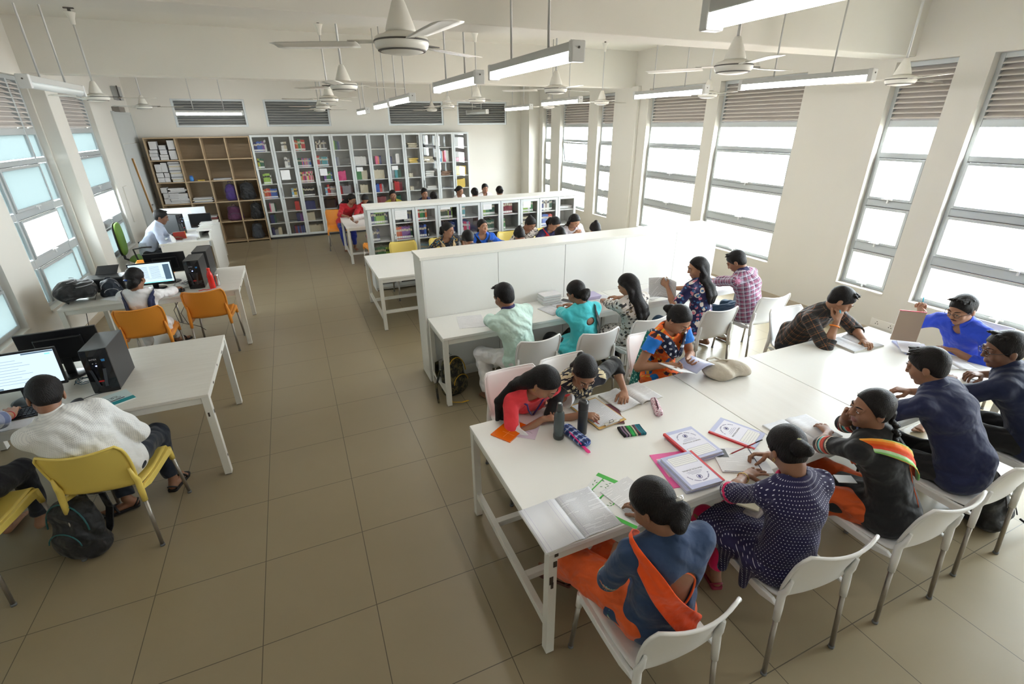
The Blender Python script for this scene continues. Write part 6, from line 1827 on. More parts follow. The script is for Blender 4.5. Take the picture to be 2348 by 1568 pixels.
person('girl with very long loose hair in a grey floral kurta at the long desk', (3.54, 1.62), -8, (3.41, 1.60, 1.10), look=(-22, 30, 0),
       hands=[dict(w=(3.45, 2.06, .785), d=(.4, .8, 0), curl=(.6, .7, .4)), dict(w=(3.66, 2.08, .785), d=(-.5, .8, 0))], tone=0, hair='long', h=MID, seed=13, poles=[A_([-1, .1, -.3]), A_([1, .1, -.4])], feet=[(3.42, 1.78, .085), (3.56, 1.84, .085)],
       top=dict(name='kurta', mats=[f_gry], sleeve=1.5, skirt=.85, drop=.10, neck=.04), bottom=dict(name='trousers', mats=[c_blk], r=(.085, .065, .06, .045), len=.8), shoes=dict(mat=plain('silver_sandal', (.4, .42, .42), .5)))
person('girl in navy floral kurta holding up a newspaper sheet at the desk', (4.38, 1.56), -14, (4.325, 1.645, 1.155), look=(-48, 14, 0),
       hands=[dict(w=(4.10, 1.80, .93), d=(-.3, .6, .5), n=(.8, .2, -.2), curl=(.6, .8, .5)), dict(w=(4.42, 2.05, .80), d=(-.6, .6, 0))], tone=0, hair='long', h=MID, seed=14, poles=[A_([-.3, -.4, -1]), A_([1, 0, -.5])],
       top=dict(name='kurta', mats=[f_nav], sleeve=.85, skirt=.6, neck=.04), bottom=dict(name='jeans', mats=[c_jean]))
person('man in navy and pink plaid shirt at the window end of the desk', (5.14, 1.60), -10, (4.985, 1.74, 1.125), look=(-18, 36, 0), sex='m',
       hands=[dict(w=(5.08, 2.16, .785), d=(.5, .7, 0)), dict(w=(5.28, 2.12, .785), d=(-.5, .8, 0))], feet=[(4.98, 1.98, .085), (5.3, 1.95, .085)], tone=1, hair='short', h=MID, seed=15, poles=[A_([-1, .1, -.3]), A_([1, 0, -.5])],
       top=dict(name='plaid_shirt', mats=[p_pl2], sleeve=1.3, collar=p_pl2, neck=.034, loose=1.05, off=.015), bottom=dict(name='jeans', mats=[c_jean]), lean=.08)
# --- computer tables
def x16(c):
    band_over(c, 'vest_strap', [(.15, -126, .02), (.4, -130, .016), (.65, -132, .018), (.88, -135, .03), (1.02, -100, .04), (.95, -55, .045), (.7, -40, .04)], [.10, .085, .08, .075, .07, .07, .07], c_navy, o=.006)
    band_over(c, 'vest_strap', [(.15, 126, .02), (.4, 130, .016), (.65, 132, .018), (.88, 135, .03), (1.02, 100, .04), (.95, 55, .045), (.7, 40, .04)], [.10, .09, .085, .08, .07, .07, .07], c_navy, o=.006)
    hairclip(c, -.045, -.10, -.01, plain('blue_clip', (.03, .1, .45), .3))
person('woman in white with navy straps at the second computer table', (-1.16, 4.12), 4, (-1.125, 4.04, 1.09), look=(10, 10, 0),
       hands=[dict(w=(-1.22, 4.58, .785)), dict(w=(-.90, 4.53, .80), d=(.2, .95, 0), curl=(.3, .5, .4))], feet=[(-1.38, 4.62, .085), (-1.12, 4.86, .085)], tone=1, hair='lowbun', h=MID, seed=16,
       top=dict(name='kurta', mats=[c_white], sleeve=1.6, skirt=.95, drop=.1, neck=.04), bottom=dict(name='trousers', mats=[c_white], len=.85), shoes=dict(mat=s_blk, dir=[(0, 1, 0), (.75, .6, 0)]), extras=x16)
person('man in fine dotted white shirt seated on the near yellow chair', (-.80, 1.28), -6, (-.965, 1.245, 1.115), look=(-26, 34, -10), sex='m', syaw=-10,
       hands=[dict(w=(-1.12, 1.62, .80), d=(-.3, .9, 0)), dict(w=(-.74, 1.50, .60), d=(-.6, .6, -.2))], feet=[(-.92, 1.52, .10), (-.66, 1.66, .085)], tone=1, hair='short', h=NEAR, seed=17, poles=[A_([-1, 0, -.6]), A_([.9, -.3, -.7])],
       top=dict(name='shirt', mats=[p_wdot], sleeve=1.7, collar=p_wdot, neck=.036, loose=1.1, off=.018, puff=1.1), bottom=dict(name='jeans', mats=[cloth('dark_jeans', C8(22, 30, 44), wv=800)]), shoes=dict(mat=s_blk, cross=True, dir=[(-.5, -.1, 0), (.3, 1, 0)]), lean=.10)
person('person in blue and white checked shirt cut off by the left edge', (-1.60, 1.20), 10, (-1.72, 1.42, 1.14), look=(0, 30, 0), sex='m',
       hands=[dict(w=(-1.72, 1.88, .785), d=(.1, 1, 0)), dict(w=(-1.42, 1.80, .785), d=(-.35, .9, .05), curl=(.15, .35, .3), spread=.14)], tone=0, hair='short', h=MID, seed=18, poles=[A_([-1, 0, -.5]), A_([.75, -.35, -.5])],
       top=dict(name='checked_shirt', mats=[p_pl3], sleeve=1.55, collar=p_pl3, neck=.036, off=.018, puff=1.4), bottom=dict(name='jeans', mats=[c_dark]), extras=lambda c: ring(c, 1, .93, .027, plain('red_thread', (.5, .02, .03), .8), 'wrist_thread', .0025))
person('man in light blue grey shirt seated at the staff counter', (-1.93, 8.10), 84, (-1.60, 8.08, 1.145), look=(4, 20, 0), sex='m',
       hands=[dict(w=(-1.50, 8.20, .82), d=(.9, -.1, .1)), dict(w=(-1.50, 7.98, .80), d=(.9, .2, 0))], tone=2, hair='short', h=.010, seed=19,
       top=dict(name='shirt', mats=[cloth('pale_blue_shirting', C8(176, 186, 206))], sleeve=1.8, collar=cloth('pale_blue_shirting', C8(176, 186, 206)), neck=.036), bottom=dict(mats=[c_dark]))
# --- behind the partition
def scarf(mat_, w=.07, tail=.55):
    def f(c):
        for sg in (-1, 1): band_over(c, 'scarf', [(.96, sg * 130, .015), (1.0, sg * 80, .02), (.95, sg * 40, .03), (.82, sg * 28, .04), (tail, sg * 26, .045)], [w * .7, w, w, w, w], mat_, o=.004)
    return f
person('girl with a beige scarf over a dark printed top behind the partition', (2.78, 5.50), 180, (2.655, 5.15, 1.075), look=(-42, 12, 0), hands=[dict(w=(2.9, 5.2, .785)), dict(w=(2.45, 5.12, .785))],
       tone=1, hair='pony', h=.0095, seed=20, top=dict(mats=[f_drk], sleeve=1.5, neck=.045), bottom=dict(mats=[c_dark]), extras=scarf(cloth('beige_scarf', C8(196, 172, 130))), legs=False)
person('girl in bright blue with a dark scarf behind the partition', (3.32, 5.50), 180, (3.235, 5.18, 1.07), look=(-12, -2, 0), hands=[dict(w=(3.65, 5.1, .785)), dict(w=(3.05, 5.12, .785))],
       tone=0, hair='pony', h=.0095, seed=21, top=dict(mats=[cloth('bright_blue_cotton', C8(24, 96, 206))], sleeve=1.5, neck=.045), bottom=dict(mats=[c_dark]), extras=scarf(cloth('black_scarf', C8(26, 22, 30)), .10), legs=False)
person('girl with a top knot in a pale lace top, head bowed, behind the partition', (4.10, 5.42), 180, (4.03, 5.08, 1.065), look=(-25, 40, 0), tone=1, hair='topbun', h=.0095, seed=22,
       hands=[dict(w=(4.2, 5.05, .785)), dict(w=(3.85, 5.05, .785))], top=dict(mats=[f_gry], sleeve=1.3), bottom=dict(mats=[c_dark]), legs=False)
person('girl in dark blue with a red scarf writing behind the partition', (4.62, 5.42), 180, (4.43, 4.98, 1.05), look=(-30, 42, 0), tone=0, hair='pony', h=.0095, seed=23,
       hands=[dict(w=(4.6, 4.9, .785)), dict(w=(4.25, 4.95, .785))], top=dict(mats=[cloth('deep_blue_cotton', C8(30, 34, 80))], sleeve=1.6), bottom=dict(mats=[c_dark]), extras=scarf(cloth('red_scarf', C8(214, 30, 44)), .10, .65), legs=False, lean=.08)
person('girl with long loose hair in pale grey behind the partition', (5.02, 5.35), 180, (4.815, 4.99, 1.06), look=(-14, 36, 0), tone=0, hair='long', h=.0095, seed=24,
       hands=[dict(w=(4.90, 4.95, .86), d=(-.5, -.4, .6)), dict(w=(4.78, 4.95, .86), d=(.5, -.4, .6))], top=dict(mats=[cloth('pale_grey_cotton', C8(196, 190, 196))], sleeve=1.5), bottom=dict(mats=[c_dark]), legs=False)
for i, (x, y, z, hr, sx, lb) in enumerate([(2.68, 4.27, 1.10, 'short', 'm', 'man facing away, hair showing over the partition beside the beige scarf girl'),
        (3.42, 4.17, 1.10, 'topbun', 'f', 'person facing away, hair above the partition before the top knot girl'),
        (4.13, 4.25, 1.035, 'short', 'f', 'person facing away, hair barely above the partition near the red scarf'),
        (4.64, 4.09, 1.09, 'topbun', 'f', 'person facing away, lone tuft of hair over the partition, farthest right')]):
    person(lb, (x + .08, y - .42), 0, (x, y, z), look=(0, 40, 0), tone=1, sex=sx, hair=hr, h=.012, detail=0, seed=30 + i, hands=[dict(w=(x - .12, y + .12, .785)), dict(w=(x + .12, y + .12, .785))],
           top=dict(mats=[[c_navy, c_coral, c_white, c_blk][i]], sleeve=1.3), bottom=dict(mats=[c_dark]), legs=False)
# --- far group behind the low bookcase
person('girl in red with dark blue leggings writing at the far left table', (1.50, 9.60), 176, (1.72, 9.38, 1.075), look=(-30, 30, 0), tone=1, hair='side', h=.011, seed=40, hands=[dict(w=(1.80, 9.1, .785)), dict(w=(1.50, 9.05, .785))],
       top=dict(mats=[cloth('red_kurta', C8(176, 22, 34))], sleeve=1.5, skirt=.5), bottom=dict(name='leggings', mats=[cloth('cobalt_leggings', C8(24, 40, 130))]))
person('girl with dark hair beside the girl in red at the far table', (2.02, 9.62), 180, (1.99, 9.28, 1.06), look=(10, 40, 0), tone=1, hair='bun', h=.012, seed=41, detail=0, hands=[dict(w=(2.1, 9.1, .785)), dict(w=(1.85, 9.05, .785))], top=dict(mats=[cloth('red_kurta', C8(176, 22, 34))], sleeve=1.2), bottom=dict(mats=[c_dark]), legs=False)
person('person in a white shirt at the far left table, mostly hidden by the low bookcase', (1.96, 7.72), 0, (1.93, 8.10, 1.07), look=(0, 40, 0), tone=1, sex='f', hair='short', h=.011, seed=42, detail=0, hands=[dict(w=(1.62, 8.12, .785), d=(.2, .9, 0)), dict(w=(2.1, 8.15, .785))], poles=[A_([-1, 0, -.2]), None],
       top=dict(mats=[c_white], sleeve=.9), bottom=dict(name='leggings', mats=[cloth('cobalt_leggings', C8(24, 40, 130))]))
for i, (x, y, z, hr, yw, cl, lb) in enumerate([(2.64, 9.45, 1.10, 'bun', 180, cloth('olive_cotton', C8(150, 140, 40)), 'girl in olive peering over the low bookcase, left of the middle'),
        (3.37, 9.42, 1.10, 'topbun', 175, c_navy, 'girl with her hair up seen from the nose upwards above the low bookcase'),
        (4.26, 9.50, 1.10, 'bun', 150, c_white, 'girl turned to the right in front of the yellow files, above the low bookcase'),
        (4.93, 9.55, 1.115, 'bun', 182, c_white, 'girl facing the camera above the low bookcase against the bare wall')]):
    person(lb, (x + .03, y + .28), yw, (x, y, z), look=(0, 12, 0), tone=1, hair=hr, h=.0105, detail=1, seed=50 + i, top=dict(mats=[cl], sleeve=1.3), bottom=dict(mats=[c_dark]), hands=[dict(w=(x + .12, y - .3, .785)), dict(w=(x - .12, y - .3, .785))], legs=False)
for i, (x, y, z, lb) in enumerate([(4.80, 8.28, 1.19, 'person facing away, dark hair over the right half of the low bookcase'), (4.21, 8.28, 1.185, 'person facing away, low dark hair beside the girl before the bare wall'), (3.25, 8.15, 1.17, 'person facing away, dark hair over the middle of the low bookcase')]):
    person(lb, (x, y - .32), 0, (x, y, z), look=(0, 20, 0), tone=1, hair='bun', h=.012, detail=0, seed=60 + i, top=dict(mats=[c_navy], sleeve=1.3), bottom=dict(mats=[c_dark]), hands=[dict(w=(x - .12, y + .2, .785)), dict(w=(x + .12, y + .2, .785))], legs=False)
# ================================================================ THINGS ON THE TABLES
def ruled(name, paper=(.80, .81, .84), pitch=.008, ink=(.10, .10, .16), rule=(.50, .54, .68), write=1.0, margins=(), dense=.48, head=0, box=None):
    """ruled or printed page, pattern in the page's own coordinates (x across, y up the page)"""
    if name in _mc: return _mc[name]
    t = NT(name); x, y, _ = t.sep(t.obj())
    fy = t.math('FRACT', t.math('DIVIDE', t.math('ADD', y, 10.0), pitch))
    c = paper
    if rule: c = t.mix(t.math('MULTIPLY', t.math('LESS_THAN', fy, .09), .75), c, rule)
    for mx in margins:
        c = t.mix(t.math('LESS_THAN', t.math('ABSOLUTE', t.math('SUBTRACT', x, mx)), .0005), c, (.45, .40, .62))
    if write > 0:
        row = t.math('FLOOR', t.math('DIVIDE', t.math('ADD', y, 10.0), pitch))
        cb = t.n('ShaderNodeCombineXYZ'); t.l(t.math('MULTIPLY', x, 1.0), cb.inputs[0]); t.l(t.math('MULTIPLY', row, .37), cb.inputs[1])
        nz = t.n('ShaderNodeTexNoise'); nz.inputs['Scale'].default_value = 420; nz.inputs['Detail'].default_value = 1; t.l(cb.outputs[0], nz.inputs['Vector'])
        n2 = t.n('ShaderNodeTexNoise'); n2.inputs['Scale'].default_value = 9; n2.inputs['Detail'].default_value = 0; t.l(cb.outputs[0], n2.inputs['Vector'])
        wob = t.math('ADD', .48, t.math('MULTIPLY', t.math('SUBTRACT', nz.outputs[0], .5), .9))
        m = t.math('LESS_THAN', t.math('ABSOLUTE', t.math('SUBTRACT', fy, wob)), .13)
        m = t.math('MULTIPLY', m, t.math('LESS_THAN', n2.outputs[0], dense + .12))
        c = t.mix(t.math('MULTIPLY', m, .5 * write), c, ink)
    t.bsdf(c, .75)
    _mc[name] = t.m
    return t.m
P_left = ruled('ruled_page_blank', write=0, margins=(-.095, -.075, .055, .075))
P_right = ruled('ruled_page_handwritten', write=1, margins=(-.082,), dense=.5)
P_hand = ruled('handwritten_page', pitch=.009, write=1, margins=(-.08,), dense=.55)
P_print = ruled('printed_page', paper=(.82, .82, .84), pitch=.0052, rule=None, write=1, ink=(.05, .05, .06), dense=.52)
P_faint = ruled('faint_page', pitch=.008, write=.5, margins=(), dense=.45)
def text(body, size, M, mat_, parent, name='printed_title'):
    cu = bpy.data.curves.new(name, 'FONT'); cu.body = body; cu.size = size; cu.align_x = 'CENTER'; cu.align_y = 'CENTER'; cu.extrude = .0001
    f = bpy.data.objects.new(name, cu); col.objects.link(f)
    bpy.context.view_layer.update()
    me = bpy.data.meshes.new_from_object(f.evaluated_get(bpy.context.evaluated_depsgraph_get()))
    bpy.data.objects.remove(f)
    me.materials.clear(); me.materials.append(mat_)
    o = bpy.data.objects.new(name, me); col.objects.link(o); o.parent = parent; o.matrix_local = M
    return o
def flat(name, label, cat, x, y, z, w, h, t, rz, cover, pages=None, group=None, bevel=.0012):
    """closed book or booklet lying flat: covers with a page block between them, spine at -x"""
    o = empty(name, (x, y, z), math.radians(rz), label, cat, group)
    if t > .004:
        MB().box(-w / 2 + .002, w / 2 - .002, -h / 2 + .002, h / 2 - .002, .0015, t - .0015).build('page_block', pages or M_leaf, o)
        MB().box(-w / 2, w / 2, -h / 2, h / 2, t - .0015, t).box(-w / 2, w / 2, -h / 2, h / 2, 0, .0015).box(-w / 2, -w / 2 + .0015, -h / 2, h / 2, .0015, t - .0015).build('cover', cover, o)
    else: MB().box(-w / 2, w / 2, -h / 2, h / 2, 0, t).build('cover', cover, o)
    return o
def open_book(name, label, cat, x, y, z, w, h, rz, ml, mr, t=.010, cover=None, bow=.006, group=None):
    o = empty(name, (x, y, z), math.radians(rz), label, cat, group)
    for s, m_, nm in ((-1, ml, 'left_page'), (1, mr, 'right_page')):
        def P(u, v, s=s):
            a = u * w
            zz = t * (1 - .25 * u) + bow * math.sin(min(u * 2.2, 1) * math.pi) * (1 - .5 * u) - t * .8 * max(0, 1 - u * 9) 
            return (a - w / 2, (v - .5) * h, zz + .0008)
        g = MB().grid(lambda u, v: P(u if s > 0 else 1 - u, v) if s > 0 else ((1 - u) * w * -1 * -1 * 0 + (-(1 - u) * w) + w / 2, (v - .5) * h, P(1 - u, v)[2]), 14, 1)
        po = g.build(nm, m_, o, solid=.0006, recalc=False)
        po.location = (s * w / 2, 0, 0)
        b = MB().rings([[(s * .003, yy, .0012), (s * w, yy, .0012), (s * w, yy, t * .62), (s * w * .5, yy, t * .70), (s * w * .15, yy, t * .72), (s * .006, yy, t * .2)] for yy in (-h / 2 + .001, h / 2 - .001)], smooth=False)
        b.build('page_block', M_leaf, o)
    MB().box(-w - .002, w + .002, -h / 2 - .001, h / 2 + .001, 0, .0012).build('cover', cover or M_paper, o)
    return o
I_ = lambda x, y, z, r=0: Matrix.Translation((x, y, z)) @ Matrix.Rotation(math.radians(r), 4, 'Z')
T0 = TZ + .0006
M_jour = plain('lavender_cover', C8(186, 192, 226), .35); M_jin = plain('lavender_light_panel', C8(232, 232, 246), .4); M_red = plain('red_binding_tape', C8(206, 34, 44), .4)
M_ink = plain('dark_ink', (.03, .03, .06), .7); M_blueink = plain('violet_ink', C8(70, 70, 130), .7)
# open ruled notebook on the near corner
open_book('open_notebook', 'large open ruled notebook hanging over the near left corner of the table', 'notebook', 1.556, -.515, T0, .212, .295, 1.5, P_left, P_right, t=.006, bow=.004)
# bamboo file
o = flat('bamboo_file', 'white and green file with bamboo drawing, partly under printed sheets', 'file', 1.845, -.50, T0, .27, .34, .003, 30, plain('file_white', (.78, .79, .78), .35))
gm = plain('leaf_green', C8(70, 180, 70), .4); gd = plain('dark_leaf_green', C8(36, 110, 50), .4)
MB().box(.105, .135, -.17, .17, .003, .0034).box(-.135, -.112, -.17, .17, .003, .0034).build('green_band', gm, o)
m = MB(); rr = random.Random(4)
for k in range(3):
    yy = .13 - k * .07
    m.cbox((.03, yy, .0033), (.16, .007 + .003 * (k % 2), .0006), rz=rr.uniform(-.15, .15))
m.build('bamboo_stems', gm, o)
m = MB()
for k in range(26):
    cx, cy, a = rr.uniform(-.08, .10), rr.uniform(-.02, .16), rr.uniform(0, 6.28)
    pts = [(0, 0), (.009, .003), (.02, 0), (.009, -.003)]
    M = I_(cx, cy, .0037, math.degrees(a))
    m.add([M @ Vector((p[0], p[1], 0)) for p in pts], [(0, 1, 2, 3)])
m.build('bamboo_leaves', gd, o, recalc=False)
o = flat('printed_handout', 'stapled sheets of print beside the head of the girl with the orange scarf', 'papers', 1.93, -.545, T0 + .0036, .21, .29, .004, 12, P_print)
# violet journals
def journal(label, x, y, z, rz, t, spine=-1, w=.215, h=.278, group='lavender practical journals'):
    o = flat('practical_journal', label, 'book', x, y, z, w, h, t, rz, M_jour, plain('journal_pages', (.74, .74, .80), .8), group)
    s = 1 if spine > 0 else -1
    xs = sorted((s * w / 2 + s * .001, s * (w / 2 - .014)))
    MB().box(xs[0], xs[1], -h / 2 - .0005, h / 2 + .0005, t, t + .0005).box(*sorted((s * w / 2, s * (w / 2 + .0015))), -h / 2, h / 2, 0, t + .0005).build('red_spine', M_red, o)
    MB().box(-.09, .09, -.11, .11, t, t + .0002).build('pale_field', M_jin, o)
    MB().box(-.078, .078, -.118, -.045, t + .0002, t + .0004).build('name_panel', plain('label_white', (.84, .84, .84), .6), o)
    lm = MB()
    for k in range(4): lm.box(-.07, .07, -.062 - k * .014, -.0613 - k * .014, t + .0004, t + .0006)
    for q in ((-.079, .079, -.119, -.118), (-.079, .079, -.045, -.044)): lm.box(q[0], q[1], q[2], q[3], t + .0004, t + .0006)
    for q in ((-.079, -.078, -.118, -.045), (.078, .079, -.118, -.045)): lm.box(q[0], q[1], q[2], q[3], t + .0004, t + .0006)
    for k, ww in ((0, .03), (1, .045), (2, .05)): lm.box(-ww, ww, .038 - k * .009, .0393 - k * .009, t + .0004, t + .0006)
    lm.build('printed_rules', M_blueink, o)
    text('PRACTICAL JOURNAL', .0135, I_(0, .004, t + .0006), M_ink, o)
    em = MB().tube([(.015 * math.cos(a), .066 + .015 * math.sin(a), t + .0006) for a in np.linspace(0, 2 * math.pi, 25)], .0012, n=5)
    em.build('emblem_ring', M_blueink, o)
    MB().add([(.009, .062, t + .0006), (.004, .077, t + .0006), (-.005, .072, t + .0006), (-.009, .060, t + .0006), (0, .056, t + .0006)], [(0, 1, 2, 3, 4)]).build('emblem_centre', M_blueink, o, recalc=False)
    ar = MB()
    for k in range(30):
        a = math.radians(12 + k * 156 / 29)
        if k % 7 == 6: continue
        M = I_(.068 * math.cos(a), .036 + .062 * math.sin(a), t + .0005, math.degrees(a) - 90)
        ar.box(-.0016, .0016, -.0035, .0035, 0, .0002, M=M)
    ar.build('arched_lettering', M_blueink, o)
    return o
o = flat('pink_file', 'bright pink file peeping out under the lavender journals', 'file', 2.325, -.445, T0, .24, .29, .004, -13, plain('pink_file_cover', C8(228, 92, 160), .4))
MB().box(-.10, .02, -.06, .10, .004, .0044).build('pale_pink_field', plain('pale_pink', C8(236, 190, 190), .5), o)
journal('lower lavender journal of the near pair, mostly covered', 2.330, -.497, T0 + .0048, 174, .015)
journal('top lavender journal of the near pair with the red spine on its right', 2.345, -.507, T0 + .021, 176, .016)
journal('lower lavender journal under the one with the red left spine', 2.545, -.315, T0, -4, .013)
journal('lavender journal with a red left spine, in the middle of the three', 2.535, -.308, T0 + .0145, -2, .015)
journal('lavender journal lying apart on the right, red spine toward the writing hand', 2.885, -.325, T0, 25, .010)
o = flat('white_sheet', 'loose white sheet sticking out left of the middle lavender journal', 'paper', 2.40, -.35, T0, .16, .12, .0012, 25, M_paper)
o = flat('exam_magazine', 'black and white magazine under the hand of the girl in navy dots', 'magazine', 2.695, -.535, T0, .285, .225, .007, -27, P_print)
MB().box(-.13, -.06, .02, .10, .007, .0074).build('grey_photo', plain('photo_grey', (.08, .08, .09), .5), o)
MB().box(.08, .086, -.11, .11, .007, .0074).box(-.13, .08, -.108, -.104, .007, .0074).build('dark_rule', M_ink, o)
o = empty('pencil', (2.76, -.50, .805), 0, 'red and black pencil held by the girl in navy dots', 'pencil')
MB().tube([(-.085, .02, -.045), (.035, -.006, .0), (.06, -.011, .010)], .0038, n=8).build('shaft', plain('pencil_red', (.35, .02, .03), .35), o)
MB().tube([(.06, -.011, .010), (.10, -.02, .025)], .0039, n=8).build('dark_end', M_blk, o)
MB().tube([(-.085, .02, -.045), (-.097, .0226, -.0495)], [.0036, .0006], n=8).build('sharpened_tip', plain('pencil_wood', (.5, .35, .2), .6), o)
open_book('open_exercise_book', 'open exercise book in front of the girl with the braid', 'notebook', 3.285, -.475, T0, .19, .265, -4, P_faint, P_faint, t=.007)
# orange booklet, pink leaflet
o = flat('pink_leaflet', 'pale pink leaflet with small print beside the orange booklet', 'leaflet', 1.695, .262, T0, .135, .19, .002, -38, plain('pale_lilac_cover', C8(214, 196, 214), .4))
m = MB()
for k in range(9): m.cbox((-.03 + k * .008, -.02 - .00022 * (k - 4) ** 2 * 4, .0022), (.006, .003, .0003), rz=.1 * (k - 4))
for k in range(6): m.cbox((-.01 + (k % 3) * .018, .05 + (k // 3) * .018, .0022), (.010, .008, .0003))
m.build('printed_marks', M_ink, o)
o = flat('orange_booklet', 'shiny orange booklet at the far left corner of the near table', 'booklet', 1.585, .30, T0, .215, .15, .008, 32, plain('orange_film_cover', C8(228, 104, 10), .15))
MB().box(-.09, .06, -.012, -.009, .008, .0083).box(-.04, -.037, -.06, .03, .008, .0083).build('fold_marks', plain('pale_orange', C8(246, 150, 70), .3), o)
# bottles
t = NT('smoky_bottle_plastic'); tb = t.bsdf((.20, .24, .25), .12); tb.inputs['Transmission Weight'].default_value = .55; tb.inputs['IOR'].default_value = 1.2; M_smoke = t.m
o = empty('water_bottle', (1.835, .105, TZ), 0, 'smoky grey see-through water bottle on the near table, left of the black flask', 'bottle')
MB().lathe([(0, 0), (.030, 0), (.0335, .004), (.0335, .165), (.030, .185), (.020, .198), (.018, .205), (0, .205)], n=28).build('bottle_body', M_smoke, o)
MB().lathe([(.0, .03), (.0345, .03), (.0345, .008), (.031, -.0), (0, .0)], n=28).build('dark_base', plain('bottle_base_dark', (.03, .035, .035), .3), o)
MB().lathe([(0, .2), (.0205, .2), (.021, .208), (.0165, .24), (.0165, .252), (0, .253)], n=24).build('cap', plain('cap_dark', (.05, .055, .055), .3), o)
MB().lathe([(0, .2532), (.010, .2532), (.010, .2545), (0, .2545)], n=16).build('cap_disc', plain('cap_disc_pale', (.6, .6, .6), .4), o)
o = empty('flask', (1.995, .088, TZ), 0, 'black matt flask standing behind the blue pencil case', 'flask')
MB().lathe([(0, 0), (.029, 0), (.031, .003), (.031, .175), (.0305, .178), (.0, .178)], n=28).build('flask_body', plain('flask_black', (.025, .028, .03), .4), o)
MB().lathe([(0, .178), (.0318, .178), (.0325, .182), (.0325, .222), (.026, .238), (.012, .243), (0, .243)], n=28).build('lid', plain('lid_black', (.022, .024, .026), .3), o)
MB().cbox((.034, .008, .215), (.012, .02, .03)).build('lid_catch', M_blk, o, bevel=.004)
# pencil cases, pouch
pc = plaid('blue_tartan', C8(40, 90, 180), [(.3, .16, C8(20, 34, 80), .8), (.75, .08, C8(206, 214, 226), .8)], [(.1, .03, C8(20, 20, 30), .8)], .045)
pp = floral('pink_print_pouch', C8(222, 190, 200), [C8(150, 60, 90), C8(240, 236, 238)], 60, .4)
def soft_case(name, label, cat, x, y, z, L, w, hh, rz, mat_, group=None):
    o = empty(name, (x, y, z), 0, label, cat, group)
    S = SDF(); a = math.radians(rz); d = A_([math.cos(a), math.sin(a), 0]); r = A_([-math.sin(a), math.cos(a), 0])
    c = A_([x, y, z + hh * .5])
    S.frames = [frame_of(c - d * L / 2, c + d * L / 2, r, w * .5)]
    S.ecap(c - d * (L / 2 - hh * .4), c + d * (L / 2 - hh * .4), w / 2, hh / 2, w / 2 * .96, hh / 2, r, k=.01, fr=0, cut=[((0, 0, z + .001), (0, 0, -1))])
    sdf_object(S, 'pouch_body', mat_, o, .004, noise=.0025, seed=3)
    return o, d, r
o, d, r = soft_case('pencil_case', 'blue tartan pencil case with a pink zip pull on the near table', 'pencil case', 1.925, .055, TZ, .23, .085, .05, 98, pc)
MB().tube([(-.024, .11, .036), (-.030, 0, .044), (-.022, -.11, .036)], .004, n=8).build('zip', plain('hot_pink_zip', C8(230, 40, 130), .5), o)
MB().rings([[(cx - .5 * ww, cy, .020), (cx + .5 * ww, cy, .020), (cx + .5 * ww, cy, .024), (cx - .5 * ww, cy, .024)] for cx, cy, ww in ((-.01, -.10, .02), (-.012, -.14, .018), (-.012, -.17, .026), (-.011, -.185, .016))], smooth=False).build('zip_pull', plain('hot_pink_zip', C8(230, 40, 130), .5), o)
o, d, r = soft_case('pencil_case', 'small pink patterned pencil case with a dark zip, right of the open books', 'pencil case', 2.605, .115, TZ, .20, .055, .05, 62, pp)
MB().tube([(-.04, -.07, .044), (0, 0, .051), (.04, .07, .044)], .006, n=8).build('zip', plain('maroon_zip', (.08, .015, .03), .5), o)
o = empty('striped_pouch', (2.295, -.03, TZ), math.radians(-12), 'folded black green and teal striped pouch near the clipboard', 'pouch')
wv = MB().grid(lambda u, v: ((u - .5) * .155, (v - .5) * .105, .012 + .004 * math.sin(u * 9) * math.cos(v * 5)), 20, 12)
po = wv.build('pouch_cloth', None or plain('x_tmp', (1, 1, 1)), o, solid=.02, offset=-1)
t = NT('ethnic_stripe_cloth'); sx, sy, _ = t.sep(t.obj())
f = t.math('DIVIDE', t.math('ADD', sx, .08), .16)
seq = [(16, 16, 18), (16, 16, 18), (120, 90, 120), (30, 30, 40), (160, 140, 150), (40, 60, 50), (30, 150, 60), (40, 170, 80), (30, 120, 60), (190, 180, 150), (40, 40, 60), (120, 60, 70), (30, 120, 130), (20, 90, 110), (20, 110, 120), (10, 70, 90)]
cst = t.ramp(f, [(i / len(seq), C8(*c)) for i, c in enumerate(seq)], 'CONSTANT')
t.bsdf(cst, .85); po.data.materials.clear(); po.data.materials.append(t.m)
# clipboard
o = flat('maroon_notebook', 'maroon notebook corner showing under the clipboard', 'notebook', 2.27, .20, T0, .17, .24, .008, -22, plain('maroon_cover', C8(96, 34, 50), .5))
o = empty('clipboard', (2.205, .235, T0 + .009), math.radians(6), 'brown clipboard with handwritten sheets, its steel clip toward the camera', 'clipboard')
MB().box(-.115, .115, -.165, .165, 0, .004).build('board', plain('hardboard_tan', C8(206, 168, 96), .5), o, bevel=.002)
MB().box(-.105, .105, -.145, .15, .0042, .0065).build('sheets', P_hand, o)
MB().box(-.06, .06, -.163, -.148, .0045, .013).box(-.052, .052, -.148, -.132, .0068, .0085).build('clip', plain('clip_steel', (.55, .55, .56), .2, .9), o, bevel=.002)
MB().tube([(-.015, -.150, .014), (-.015, -.140, .022), (.015, -.140, .022), (.015, -.150, .014)], .002, n=6).build('clip_lever', plain('clip_dark', (.03, .03, .03), .3, .5), o)
open_book('open_textbook', 'open textbook under the left hand of the girl in the black jacket', 'book', 2.545, .325, T0, .195, .25, 6, P_print, P_print, t=.012, bow=.012)
o = empty('pen', (2.13, .12, TZ), 0, 'dark red pen in the fingers of the girl in the black jacket', 'pen')
